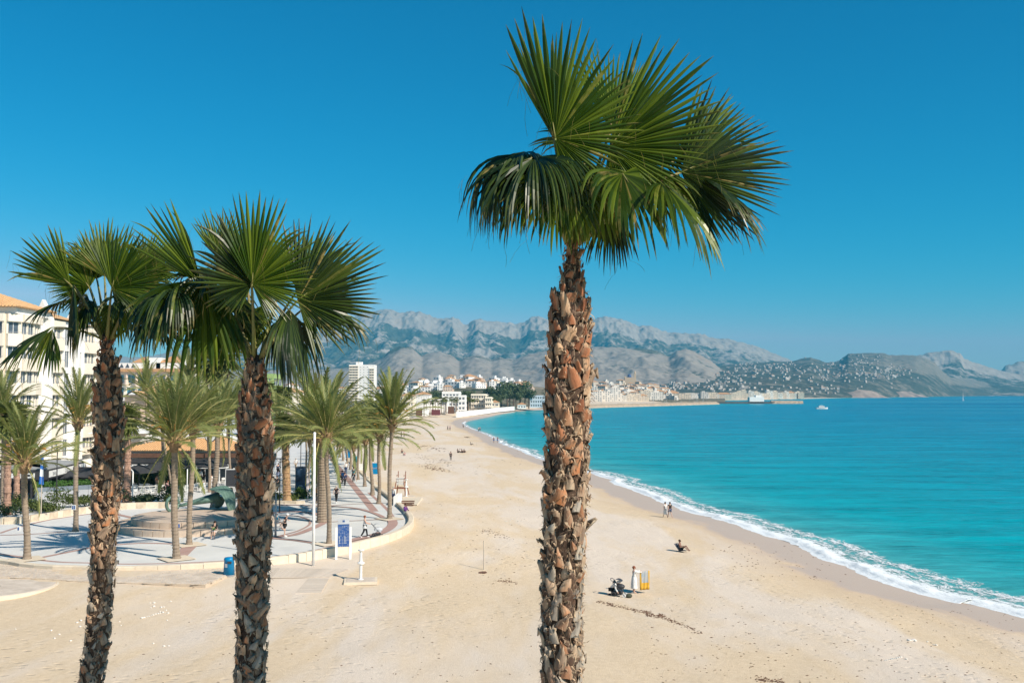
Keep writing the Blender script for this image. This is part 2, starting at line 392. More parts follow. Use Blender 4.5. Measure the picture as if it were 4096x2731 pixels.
roll = .24 * np.exp(-((Fr - .16) / .10) ** 2) * (.6 + .5 * fbm(A * .3, C * .3, 2, 6)) + .12 * np.exp(-((Fr - .55) / .12) ** 2) * (.5 + fbm(A * .2, C * .2, 2, 8))
Sx = shore_dist(X, Y)
ease = np.clip(Fr / .12, 0, 1) ** .8
Z = np.maximum(np.maximum(.02, sand_from(Sx, X, Y) + .006), 0) + (np.maximum(roll, 0) + .05 * np.abs(fbm(A * 1.3, C * 1.6, 3, 7)) * (1 - Fr) + .03) * ease
flat = sea_z(X, Y, -Sx) + .012; k_ = np.clip((Fr - .30) / .18, 0, 1); Z = np.where(Sx < 0, Z * (1 - k_) + np.maximum(flat, .0) * k_, Z)
put('surf_foam', np_grid('surf_foam', X, Y, Z, foam_mat(), {'along': A, 'reach': C, 'frac': Fr}), label='white breaking surf foam along the waterline', kind='stuff')

# ================================================================ MOUNTAINS AND HILLS
def hill_mat(name, rock, rock2, forest, fs=.004, soil=(.30, .25, .18)):
    n = NT(name); n.rough(.95); n.spec(.1)
    p = n.pos(src='World'); f = n.noise(p, fs, 6, .7, .3); g = n.noise(p, fs * 6, 5, .7); k = n.noise(p, fs * 1.6, 4, .6, .5)
    c = n.mix(n.rng(g, .35, .65), rock, rock2); c = n.mix(n.rng(k, .58, .68), c, soil)
    fo = n.math('ADD', n.attr('forest'), n.math('MULTIPLY', n.math('SUBTRACT', f, .5), 1.8)); dots = n.math('MULTIPLY', n.math('SUBTRACT', g, .5), 1.3)
    c = n.mix(n.rng(n.math('ADD', fo, dots), .38, .62), c, n.mix(n.rng(g, .4, .6), forest, tuple(x * .6 for x in forest)))
    n.col(c); n.bump(n.math('ADD', g, n.math('MULTIPLY', n.noise(p, fs * 22, 3, .7), .4)), .5, .35 / fs * .12); return n.m
LAY = {}
def layer(name, sil, rf, rc, zf, m, nu=500, nt_=110, amp=.10, seed=1, wl=(260, 700), pw=1.5, back=1.3, cliff=0.0, label=None, forest=None, crag=.012, fall=.55):
    u = np.linspace(sil[0][0], sil[-1][0], nu); sx = np.array([p[0] for p in sil], float); sy = np.interp(u, sx, [p[1] for p in sil])
    uu = (u - 2048) / F; vv = (1365.5 - sy) / F; el = (ST + vv * CT) / (CT - vv * ST); az = uu / (CT - vv * ST)
    rf = np.interp(u, *rf) if isinstance(rf, tuple) else np.full(u.shape, float(rf)); rc = np.maximum(rc, rf * 1.22); H = CAMZ + el * rc
    t = np.concatenate([np.linspace(0, 1, nt_), np.linspace(1.02, back, 14)])
    T, Hh = np.meshgrid(t, H, indexing='ij'); Az = np.broadcast_to(az, T.shape)
    Yd = rf[None, :] + (rc - rf)[None, :] * T; Xd = Az * Yd
    pr = np.minimum(T, 1) ** pw
    if cliff: pr = pr * (1 - cliff) + cliff * 1 / (1 + np.exp(-(np.minimum(T, 1) - .86) / .022)) / (1 / (1 + math.exp(-.14 / .022)))
    warp = 60 * fbm(Xd / 900, Yd / 900, 2, seed + 40)
    rd = ridged((Xd + warp) / wl[0], Yd / wl[1], 4, seed) ; fb = fbm(Xd / (wl[0] * .35), Yd / (wl[0] * .5), 4, seed + 9)
    win = np.sin(np.clip(T, 0, 1) * np.pi) ** .7 * .9 + .06
    Zd = zf + (Hh - zf) * pr + (Hh - zf) * (amp * (rd - .35) * win + amp * .22 * fb * win)
    Zd = Zd + (Hh - zf) * crag * 1.3 * ridged(Xd / 105, Yd / 240, 3, seed + 6) * np.clip(T * 2 - .5, 0, 1) * np.clip((1.0 - T) * 14, .25, 1)
    Zd = Zd + (Hh - zf) * crag * fbm(Xd / 45, Yd / 120, 3, seed + 3) * np.clip(T * 2 - .8, 0, 1)
    # nothing in front may rise above the crest line
    lim = CAMZ + (el[None, :] * Yd) ; Zd = np.where(T < .97, np.minimum(Zd, CAMZ + (el[None, :] * .985 - .0002) * Yd), Zd)
    Zd = np.where(T > 1, zf + (Zd - zf) * (1 - (T - 1) / (back - 1) * fall), Zd)
    Zd[0] = zf - 6
    fo = forest(T, Az, Zd, Hh, rd) if forest else .5 + 0 * T
    o = put(name, np_grid(name, Xd, Yd, Zd, m, {'forest': fo}), label=label, kind='structure')
    LAY[name] = dict(u=u, t=t, X=Xd, Y=Yd, Z=Zd); return o
def on_layer(name, sx, sy):
    L_ = LAY[name]; j = int(np.clip(np.searchsorted(L_['u'], sx), 0, len(L_['u']) - 1))
    a, b = ray(sx, sy); zz = L_['Z'][:, j]; yy = L_['Y'][:, j]; k = np.nonzero(zz >= CAMZ + b * yy)[0]
    if len(k) == 0: return None
    k = k[0]; return Vector((L_['X'][k, j], yy[k], zz[k]))
SIL_MAIN = [(-700, 1440), (200, 1432), (469, 1427), (560, 1430), (650, 1415), (800, 1390), (1000, 1372), (1120, 1352), (1250, 1335), (1310, 1318), (1345, 1302), (1379, 1285), (1411, 1270),
    (1451, 1256), (1485, 1250), (1517, 1240), (1548, 1236), (1580, 1247), (1609, 1249), (1652, 1244), (1680, 1250), (1709, 1258), (1735, 1272), (1761, 1275), (1789, 1273), (1812, 1270),
    (1835, 1279), (1852, 1298), (1873, 1301), (1884, 1288), (1900, 1277), (1916, 1276), (1940, 1284), (1970, 1286), (2000, 1291), (2038, 1291), (2065, 1302), (2100, 1287), (2122, 1271), (2153, 1266),
    (2180, 1273), (2230, 1300), (2300, 1285), (2379, 1279), (2398, 1269), (2429, 1266), (2452, 1275), (2482, 1275), (2517, 1289), (2555, 1306), (2597, 1306), (2631, 1315), (2670, 1331), (2716, 1331),
    (2746, 1336), (2796, 1335), (2815, 1340), (2842, 1352), (2899, 1357), (2920, 1358), (2981, 1374), (3052, 1394), (3103, 1417), (3154, 1437), (3185, 1450), (3300, 1500), (3500, 1540)]
m_rock = hill_mat('mountain_rock', (.36, .315, .27), (.265, .23, .20), (.085, .092, .065), .0022, (.33, .27, .22))
m_foot = hill_mat('foothill_rock', (.31, .27, .23), (.235, .205, .175), (.09, .10, .07), .004, (.30, .24, .19))
m_villa = hill_mat('scrub_slope', (.21, .185, .15), (.14, .13, .105), (.075, .085, .065), .009, (.26, .21, .16))
m_near = hill_mat('dry_slope', (.22, .185, .13), (.13, .125, .08), (.038, .055, .028), .02, (.34, .26, .18))
def f_main(T, Az, Z, H, rd):
    return np.where(T < .84, .66 - .45 * (rd - .3), -.1) * np.clip((T - .15) * 5, 0, 1) + .05
def f_foot(T, Az, Z, H, rd): return .18 + .35 * np.clip(.5 - rd, 0, 1) + .25 * np.clip((T - .85) * 6, 0, 1)
layer('mountain_range', SIL_MAIN, 4600, 8200, 30, m_rock, 1000, 190, .13, 1, (300, 900), 1.35, 1.35, .12, label='hazy grey limestone mountain range behind the bay', forest=f_main, crag=.022)
SIL_PEAK = [(3560, 1450), (3640, 1428), (3678, 1422), (3714, 1414), (3764, 1407), (3800, 1402), (3841, 1412), (3856, 1435), (3892, 1450), (3968, 1470), (4003, 1482), (4080, 1500), (4300, 1520)]
layer('peak_hill', SIL_PEAK, 5200, 7000, 0, m_rock, 260, 70, .10, 5, (220, 700), 1.3, 1.35, .15, label='pointed rocky hill behind the right shore', forest=lambda T, A, Z, H, r: .55 - .5 * np.clip((T - .8) * 8, 0, 1), crag=.03)
SIL_CAPE = [(3930, 1500), (3990, 1486), (4008, 1478), (4019, 1465), (4049, 1455), (4075, 1447), (4096, 1445), (4250, 1425), (4500, 1400), (4900, 1380)]
layer('cape_hill', SIL_CAPE, 5950, 7600, 0, m_rock, 260, 60, .12, 6, (200, 600), 1.2, 1.3, .2, label='rocky cape at the right edge of the bay', forest=lambda T, A, Z, H, r: .35 + 0 * T, crag=.03)
SIL_FOOT = [(-700, 1500), (400, 1490), (900, 1480), (1250, 1478), (1400, 1468), (1488, 1452), (1520, 1438), (1560, 1402), (1600, 1382), (1650, 1390), (1686, 1425), (1720, 1413), (1759, 1407), (1800, 1417), (1836, 1445),
    (1860, 1428), (1906, 1419), (1950, 1432), (1965, 1440), (1999, 1428), (2050, 1440), (2090, 1425), (2126, 1414), (2200, 1402), (2300, 1390), (2385, 1387), (2504, 1392), (2606, 1398), (2655, 1416), (2674, 1424), (2708, 1402),
    (2742, 1396), (2776, 1404), (2844, 1442), (2878, 1470), (2930, 1500), (3050, 1530), (3200, 1560)]
layer('foothills', SIL_FOOT, 2900, 4600, 10, m_foot, 700, 110, .15, 12, (210, 800), 1.05, 1.3, 0, label='rounded bare foothills below the mountain range', forest=f_foot, crag=.02)
SIL_RIGHT = [(2350, 1560), (2500, 1530), (2620, 1500), (2760, 1480), (2880, 1462), (3000, 1452), (3100, 1446), (3169, 1445), (3205, 1435), (3241, 1429), (3266, 1437), (3302, 1450), (3332, 1449), (3358, 1442), (3373, 1430), (3393, 1414),
    (3459, 1411), (3536, 1412), (3561, 1420), (3663, 1422), (3700, 1432), (3740, 1450), (3765, 1480), (3800, 1508), (3900, 1522), (4000, 1530), (4100, 1540), (4400, 1552)]
def rf_right(): pass
layer('villa_hillside', SIL_RIGHT, ([2350, 3100, 3250, 3500, 3700, 3900, 4096, 4400], [2000, 2450, 2700, 3330, 4050, 4950, 5950, 6500]), 5300, 2, m_villa, 620, 110, .07, 23, (260, 500), 1.0, 1.3, 0, label='scrubby hillside dotted with white villas right of the town', forest=lambda T, A, Z, H, r: .62 - .45 * np.clip((A - .33) * 14, 0, 1) * np.clip((T - .45) * 5, 0, 1), crag=.012)
SIL_TOWN = [(1900, 1575), (2100, 1558), (2200, 1548), (2350, 1541), (2426, 1540), (2484, 1536), (2503, 1532), (2537, 1536), (2570, 1541), (2614, 1553), (2637, 1562), (2675, 1572), (2760, 1584), (2900, 1590)]
layer('town_hill', SIL_TOWN, 1500, 2150, 2.5, m_near, 240, 50, .04, 31, (90, 160), 1.1, 1.5, 0, label='low hill under the white old town', forest=lambda T, A, Z, H, r: .3 + 0 * T, crag=.005, fall=.9)
SIL_ALB = [(-900, 1560), (0, 1562), (800, 1562), (1300, 1566), (1560, 1562), (1650, 1548), (1740, 1532), (1800, 1524), (1880, 1521), (1990, 1529), (2080, 1537), (2140, 1546), (2250, 1560), (2330, 1590)]
layer('resort_hillside', SIL_ALB, ([-900, 1980, 2110, 2250, 2330], [720, 740, 900, 1120, 1200]), 1450, 2.4, m_near, 420, 70, .05, 41, (60, 120), 1.15, 1.4, 0, label='terraced hillside of villas and pines behind the resort', forest=lambda T, A, Z, H, r: .42 - .2 * np.clip((T - .6) * 6, 0, 1), crag=.01, fall=.8)
# spit of rocks, port mole
def rockbar(name, a, b, wd, h, col, lab, n=60, seed=1):
    mb = MB(); a = Vector(a); b = Vector(b); d = (b - a); ln = d.length; d.normalize(); q = Vector((-d.y, d.x, 0)); rr = random.Random(seed); N = int(ln / 3.2)
    rows = []
    for i in range(N + 1):
        c = a + d * (ln * i / N)
        for k, (o_, z) in enumerate(((-1, -.8), (-.62, .55), (-.3, .95), (.3, 1.0), (.62, .6), (1, -.8))):
            mb.v.append(tuple(c + q * (o_ * wd / 2 + rr.uniform(-.6, .6)) + Vector((rr.uniform(-.8, .8), 0, z * h + rr.uniform(-.35, .35)))))
    for i in range(N):
        for k in range(5): mb.f.append((i * 6 + k, i * 6 + k + 1, (i + 1) * 6 + k + 1, (i + 1) * 6 + k)); mb.m.append(0)
    return mb.build(name, col, None, kind='structure', label=lab)
m_spit = mat('rubble_stone', (.46, .36, .25), (.30, .24, .18), .35, .95, .5, src='World')
m_dkmole = mat('mole_stone', (.13, .12, .11), (.08, .08, .08), .4, .95, src='World')
pa = on(2170, 1637, 0); pb = on(2860, 1616.5, 0)
rockbar('rock_breakwater', (pa.x, pa.y + 12, 0), (pb.x, pb.y + 8, 0), 20, 3.2, m_spit, 'long tan rubble breakwater in front of the harbour', seed=2)

# ================================================================ HAZE
hz = MB().box((0, 6900, 368), (23000, 14600, 748)); n = NT('haze'); n.t.nodes.remove(n.b)
pv = n.n('ShaderNodeVolumePrincipled'); pv.inputs['Color'].default_value = (.09, .61, .93, 1); pv.inputs['Density'].default_value = 8.5e-5; pv.inputs['Anisotropy'].default_value = 0.0
n.l(pv.outputs[0], n.out.inputs['Volume']); ho = hz.build('haze', n.m, None, kind='stuff', label='thin blue sea haze')
# ================================================================ FAN PALMS (near)
m_fan = leafmat('fan_leaf_green', (.021, .050, .005), (.038, .076, .007)  , .30, .33, .35, 1.2, tip=(.03, .055, .009), spec=.25, segcol=(.15, .20, .020))  # green kept low for shadow; segcol paints the highlights of bright segments
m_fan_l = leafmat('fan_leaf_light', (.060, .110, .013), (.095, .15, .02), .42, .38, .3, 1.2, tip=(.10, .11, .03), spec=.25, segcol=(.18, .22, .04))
m_fan_d = leafmat('fan_leaf_shaded', (.009, .022, .005), (.016, .035, .008), .12, .36, .3, 1.2, tip=(.02, .034, .010), spec=.28, segcol=(.07, .105, .015))  # shaded fronds: their shade is put into a darker leaf green
m_pet = mat('petiole_green', (.17, .19, .045), (.22, .17, .07), 4, .5)
def boot_mat(name, stops):
    n = NT(name); n.rough(.85); n.spec(.25)
    r_ = n.n('ShaderNodeObjectInfo').outputs['Random']; p = n.pos((6, 6, 1.2)); f = n.noise(p, 4.0, 5, .7); g = n.noise(n.pos(), 5.0, 3)
    c = n.ramp(n.math('ADD', n.math('MULTIPLY', r_, .75), n.math('MULTIPLY', g, .3)), stops)
    edge = n.attr('edge'); c = n.mix(n.math('MULTIPLY', edge, .65), c, (.50, .39, .27))
    c = n.mulc(c, n.ramp(f, [(.3, .55), (.6, 1.1)])); n.col(c); n.bump(f, .5, .01); return n.m
m_boot_lo = boot_mat('leaf_base_grey', [(0, (.10, .085, .07)), (.28, (.25, .22, .185)), (.5, (.38, .34, .285)), (.7, (.21, .17, .13)), (.93, (.33, .15, .075)), (1, (.29, .255, .21))])
m_boot_mid = boot_mat('leaf_base_tan', [(0, (.10, .055, .035)), (.25, (.30, .215, .15)), (.5, (.26, .12, .06)), (.72, (.44, .34, .24)), (.92, (.40, .16, .065)), (1, (.30, .20, .13))])
m_boot_hi = boot_mat('leaf_base_red', [(0, (.09, .038, .022)), (.3, (.27, .10, .048)), (.55, (.35, .145, .07)), (.78, (.50, .33, .20)), (.9, (.16, .065, .03)), (1, (.42, .15, .06))])
m_stub = boot_mat('leaf_base_shaded', [(0, (.045, .032, .024)), (.3, (.09, .065, .05)), (.6, (.15, .115, .09)), (.85, (.10, .05, .03)), (1, (.12, .095, .075))])  # stubs coloured darker to paint shade in the gaps between leaf bases
m_core = mat('palm_trunk_fibre', (.045, .027, .018), (.10, .062, .04), 9, .95, .9, 30)
m_fib = mat('dry_fibre', (.46, .34, .22), (.28, .18, .11), 5, .9)

def boot_variants():
    out = []
    for v in range(10):
        r_ = random.Random(v * 11 + 1); n_t, n_c = 7, 7; P = []; E = []
        Ln = r_.uniform(.17, .30); Wd = r_.uniform(.12, .19); out_ = r_.uniform(.012, .055); curl = r_.uniform(-.06, .03); skew = r_.uniform(-.05, .05)
        tipw = r_.choice((.06, .12, .25, .5, .75)); jag = [r_.uniform(-.05, .045) for _ in range(n_c)]
        if v % 3 == 0: jag[n_c // 2] -= .07
        for i in range(n_t):
            t = i / (n_t - 1)
            wdt = Wd * (1 - (1 - tipw) * t ** 1.6) * (1 + .15 * math.sin(t * math.pi))
            for j in range(n_c):
                c = j / (n_c - 1) * 2 - 1
                z = -.05 + Ln * t + (jag[j] * t * t if i == n_t - 1 else 0) - .02 * c * c * (1 - t)
                y = -(.012 + out_ * t ** 1.3 + curl * t * t * t) + (.045 + .02 * t) * c * c * (1 - .2 * t)
                P.append((c * wdt / 2 + skew * t * t, y, z)); E.append(max(max(0, abs(c) - .6) / .4 * .8, 1 if i == n_t - 1 else 0) if t > .1 else 0)
        N = len(P); P += [(x * .93, y + .016, z - .004) for x, y, z in P]; E += E
        fs = []
        for i in range(n_t - 1):
            for j in range(n_c - 1):
                a = i * n_c + j; fs.append((a, a + 1, a + n_c + 1, a + n_c)); fs.append((N + a + n_c, N + a + n_c + 1, N + a + 1, N + a))
        for j in range(n_c - 1): a = (n_t - 1) * n_c + j; fs.append((a, a + 1, N + a + 1, N + a))
        for i in range(n_t - 1):
            a = i * n_c; fs.append((a, a + n_c, N + a + n_c, N + a)); a += n_c - 1; fs.append((a + n_c, a, N + a, N + a + n_c))
        out.append((P, fs, E))
    return out
BOOT = boot_variants()
def boot_meshes(m, nm):
    o = []
    for P, fs, E in BOOT:
        me = bpy.data.meshes.new(nm); me.from_pydata(P, [], fs); me.materials.append(m)
        a = me.attributes.new('edge', 'FLOAT', 'POINT'); a.data.foreach_set('value', E); me.polygons.foreach_set('use_smooth', [True] * len(fs)); me.update(); o.append(me)
    return o
BM_LO, BM_MID, BM_HI = boot_meshes(m_boot_lo, 'leaf_base'), boot_meshes(m_boot_mid, 'leaf_base'), boot_meshes(m_boot_hi, 'leaf_base')

def fan_frond(parent, C, H, A, Nf, Ln, spread, droop, nseg, mt, seed, ext=1.0, petw=.021, fold=.35, split=.48, fullness=1.0, rng=None, short=.62):
    """one fan leaf: petiole from C to hastula H, blade opening along A with face normal Nf"""
    r_ = random.Random(seed); C = Vector(C); H = Vector(H); A = A.normalized(); Nf = (Nf - A * Nf.dot(A)).normalized(); B = Nf.cross(A).normalized()
    V = []; Fc = []; Tp = []; SV = []; rng = tuple(R(x) for x in rng) if rng else None
    K = 10
    lo, hi = rng if rng else (-spread, spread)
    angs = [lo + (hi - lo) * i / (nseg - 1) for i in range(nseg)]
    dth = (hi - lo) / (nseg - 1)
    for i, th in enumerate(angs):
        if r_.random() > fullness: continue
        q = abs(th) / math.pi
        L_ = Ln * (1 - short * q ** .85) * r_.uniform(.88, 1.06)
        if r_.random() < .12: L_ *= r_.uniform(.75, .9)
        dirv = (A * math.cos(th) + B * math.sin(th)); side = (-A * math.sin(th) + B * math.cos(th))
        dirv = (dirv + Nf * (fold * (q - .25) + r_.uniform(-.02, .02))).normalized()
        nr = side.cross(dirv).normalized()
        sp = L_ * split * r_.uniform(.8, 1.15); sv0 = r_.random(); dead = r_.random() < .045
        dg = (droop + .55 * max(0, q - .42)) * r_.uniform(.5, 1.5); p = H.copy(); d = dirv.copy(); b = len(V)
        side_r = side.copy(); kink = r_.random() < (.30 if droop > .12 else .07); kt = r_.uniform(.5, .85)
        for k in range(K + 1):
            t = k / K; s = t * L_
            if k:
                g = dg * max(0, (s - sp * .6) / L_) ** 1.0 * 1.4 + dg * .06
                if kink and t > kt: g += .55
                d = (d + Vector((0.05, 0, -1)) * g * (1.0 / K) * 3.2).normalized(); p = p + d * (L_ / K)
                side_r = (side_r - d * side_r.dot(d)).normalized()
            if s < sp: wv = s * math.tan(dth / 2) * 1.02 + .0035
            else:
                x = (s - sp) / max(L_ - sp, .01); w0 = sp * math.tan(dth / 2) + .0035; wv = w0 * (1 - x) ** .62 * (1 + .30 * math.sin(x * math.pi)) + .0010
            nn = side_r.cross(d).normalized(); fd = wv * (.95 if s < sp else .6)
            V += [tuple(p - side_r * wv + nn * fd), tuple(p - nn * fd * .3), tuple(p + side_r * wv + nn * fd)]; Tp += [1, 1, 1] if dead else [t, t * .85, t]; SV += [sv0] * 3
            if k: c = b + 3 * (k - 1); Fc += [(c, c + 1, c + 4, c + 3), (c + 1, c + 2, c + 5, c + 4)]
    for _ in range(16):                       # loose pale threads between the segment tips
        q0 = Vector(V[r_.randrange(len(V) // 2, len(V))]); d = Vector((r_.uniform(-.6, .6), r_.uniform(-.6, .6), r_.uniform(-1, .3))).normalized(); b = len(V); q = q0
        for k in range(5):
            V += [tuple(q + Vector((.0016, 0, 0))), tuple(q - Vector((.0016, 0, .001)))]; Tp += [1, 1]; SV += [.5, .5]; d = (d + Vector((r_.uniform(-.3, .3), r_.uniform(-.3, .3), -.45))).normalized(); q = q + d * Ln * r_.uniform(.04, .09)
            if k: c_ = b + 2 * (k - 1); Fc.append((c_, c_ + 1, c_ + 3, c_ + 2))
    me = bpy.data.meshes.new('frond'); me.from_pydata([tuple(Vector(v) - C) for v in V], [], Fc); me.materials.append(mt)
    a = me.attributes.new('tip', 'FLOAT', 'POINT'); a.data.foreach_set('value', Tp); a = me.attributes.new('sv', 'FLOAT', 'POINT'); a.data.foreach_set('value', SV); me.update()
    fr = put('frond', me, parent); fr.location = C - parent.location
    mb = MB(); mid = (C + H) * .5 + Vector((0, 0, .16 * (H - C).length)) ; pts = []
    for k in range(9):
        t = k / 8; pts.append((C * (1 - t) ** 2 + mid * 2 * t * (1 - t) + H * t * t) - C)
    mb.tube(pts, [petw * (1.6 - .95 * k / 8) for k in range(9)], 6)
    mb.tube([pts[-1], pts[-1] + A * Ln * .12], [petw * .7, petw * .15], 5)
    mb.build('petiole', m_pet, fr, smooth=True)
    return fr

DS = 1.7415
def fan_palm(label, depth, axis, halfw, crown, fronds, seed, ground, nb, leafset, bend=0):
    """axis: list of (Dx,Dy) down the trunk; halfw: list of (Dy, px)"""
    r_ = random.Random(seed)
    AX = [at(x * DS, y * DS, depth) for x, y in axis]
    HW = [(at(0, y * DS, depth).z, wpx * DS / F * depth) for y, wpx in halfw]
    def hw(z):
        zs = [a for a, _ in HW][::-1]; ws = [b for _, b in HW][::-1]; return float(np.interp(z, zs, ws))
    zs = [p.z for p in AX][::-1]
    def ax(z):
        if z < zs[0]:
            dx = (AX[-1].x - AX[-2].x) / (AX[-1].z - AX[-2].z); return Vector((AX[-1].x + dx * .6 * (z - AX[-1].z), depth, z))
        return Vector((float(np.interp(z, zs, [p.x for p in AX][::-1])), depth, z))
    base = ax(ground); root = thing('fan_palm', label, 'palm tree', base, group='tall fan palms in the foreground')
    ztop = AX[0].z; zlow = AX[-1].z - 1.2
    mb = MB(); n = 70; pts = []; rad = []
    for i in range(n):
        z = ground - .3 + (ztop + .05 - ground + .3) * i / (n - 1); pts.append(ax(z) - base); h = hw(z); rad.append(max(.05, h * (.80 if z > zlow else .88) - .03) + r_.uniform(-.008, .008))
    mb.tube(pts, rad, 16); mb.build('trunk', m_core, root, smooth=True)
    # leaf bases in a spiral
    z = zlow; i = 0; ga = R(137.5); tot = ztop - zlow
    for i in range(nb):
        z = zlow + tot * (i + .5) / nb * 1.0; h = hw(z); th = i * ga + r_.uniform(-.22, .22)
        fz = (z - zlow) / tot
        pool = BM_HI if fz > .66 + r_.uniform(-.08, .08) else (BM_MID if fz > .40 + r_.uniform(-.2, .16) else BM_LO)
        me = pool[r_.randrange(10)]; o = bpy.data.objects.new('leaf_base', me); COL.objects.link(o); o.parent = root
        sc = .76 * h / .27 * r_.choice((.62, .75, .9, 1.0, 1.1, 1.2, 1.3)) * r_.uniform(.9, 1.1); c = ax(z) - base; rr = h - .060 * sc
        o.location = c + Vector((math.sin(th) * rr, -math.cos(th) * rr, 0))
        o.rotation_euler = (r_.uniform(-.14, .12), r_.gauss(0, .38), th + r_.uniform(-.35, .35)); o.scale = (sc * r_.uniform(.8, 1.15), sc * r_.uniform(.8, 1.5), sc * r_.uniform(.85, 1.15))
    # more, smaller stubs under them, joined
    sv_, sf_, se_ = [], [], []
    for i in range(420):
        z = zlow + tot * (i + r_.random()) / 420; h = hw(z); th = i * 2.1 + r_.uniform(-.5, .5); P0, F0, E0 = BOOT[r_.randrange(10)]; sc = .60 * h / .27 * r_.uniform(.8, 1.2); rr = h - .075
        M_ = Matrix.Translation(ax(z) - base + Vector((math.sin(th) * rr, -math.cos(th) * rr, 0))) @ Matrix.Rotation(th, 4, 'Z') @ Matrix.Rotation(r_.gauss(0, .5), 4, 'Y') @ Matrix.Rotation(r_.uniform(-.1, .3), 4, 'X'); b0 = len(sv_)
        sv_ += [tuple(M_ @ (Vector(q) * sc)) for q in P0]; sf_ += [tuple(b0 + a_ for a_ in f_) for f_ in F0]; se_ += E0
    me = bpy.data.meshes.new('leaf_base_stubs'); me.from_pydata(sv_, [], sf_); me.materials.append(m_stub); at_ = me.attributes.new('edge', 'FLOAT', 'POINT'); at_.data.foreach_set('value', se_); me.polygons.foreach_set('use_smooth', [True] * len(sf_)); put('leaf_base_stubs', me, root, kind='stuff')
    # wiry fibre between the leaf bases
    V = []; Fc = []
    for i in range(4200):
        z = zlow + tot * r_.random() ** .8; h = hw(z); th = r_.uniform(0, 2 * math.pi); p = ax(z) - base + Vector((math.sin(th), -math.cos(th), 0)) * (h - .04)
        d = Vector((math.sin(th + r_.uniform(-1.2, 1.2)), -math.cos(th + r_.uniform(-1.2, 1.2)), r_.uniform(-1.2, 1.0))).normalized(); flap = i % 3 == 0; ln = r_.uniform(.04, .13) * (1 if not flap else .8); wd = r_.uniform(.0012, .003) if not flap else r_.uniform(.006, .024)
        sd_ = d.cross(Vector((0, 0, 1))).normalized() * wd; b = len(V)
        for k in range(4):
            V += [tuple(p - sd_ * (1 - k / 3.4)), tuple(p + sd_ * (1 - k / 3.4))]; d = (d + Vector((r_.uniform(-.6, .6), r_.uniform(-.6, .6), r_.uniform(-.9, .4)))).normalized(); p = p + d * ln / 3
            if k: c = b + 2 * (k - 1); Fc.append((c, c + 1, c + 3, c + 2))
    me = bpy.data.meshes.new('fibre'); me.from_pydata(V, [], Fc); me.materials.append(m_fib); put('fibre', me, root, kind='stuff')
    # crown
    Cc = at(crown[0] * DS, crown[1] * DS, depth); px = DS / F * depth
    for k, f in enumerate(fronds):
        hx, hy, dd, ang, tilt, Ln, spr, dr, face, mk = f[:10]; kw = f[10] if len(f) > 10 else {}
        Hh = at(hx * DS, hy * DS, depth + dd); a = R(ang); tl = R(tilt)
        A = Vector((math.cos(a) * math.cos(tl), math.sin(tl), math.sin(a) * math.cos(tl)))
        Nf = {'cam': Vector((.15, -1, .25)), 'up': Vector((.1, -.35, 1)), 'r': Vector((1, -.5, .3)), 'l': Vector((-1, -.5, .3)), 'back': Vector((0, .9, .5))}[face]
        off = Vector((hx - crown[0], dd / px * .5, 0)); off = off.normalized() * min(.07, off.length * px * .2) if off.length > 0 else off
        fan_frond(root, Cc + Vector((off.x, off.y, 0)), Hh, A, Nf, Ln * px, R(spr), dr, kw.get('n', 52), {'g': m_fan, 'l': m_fan_l, 'd': m_fan_d}[mk], seed * 100 + k, **{q: v for q, v in kw.items() if q != 'n'})
    return root
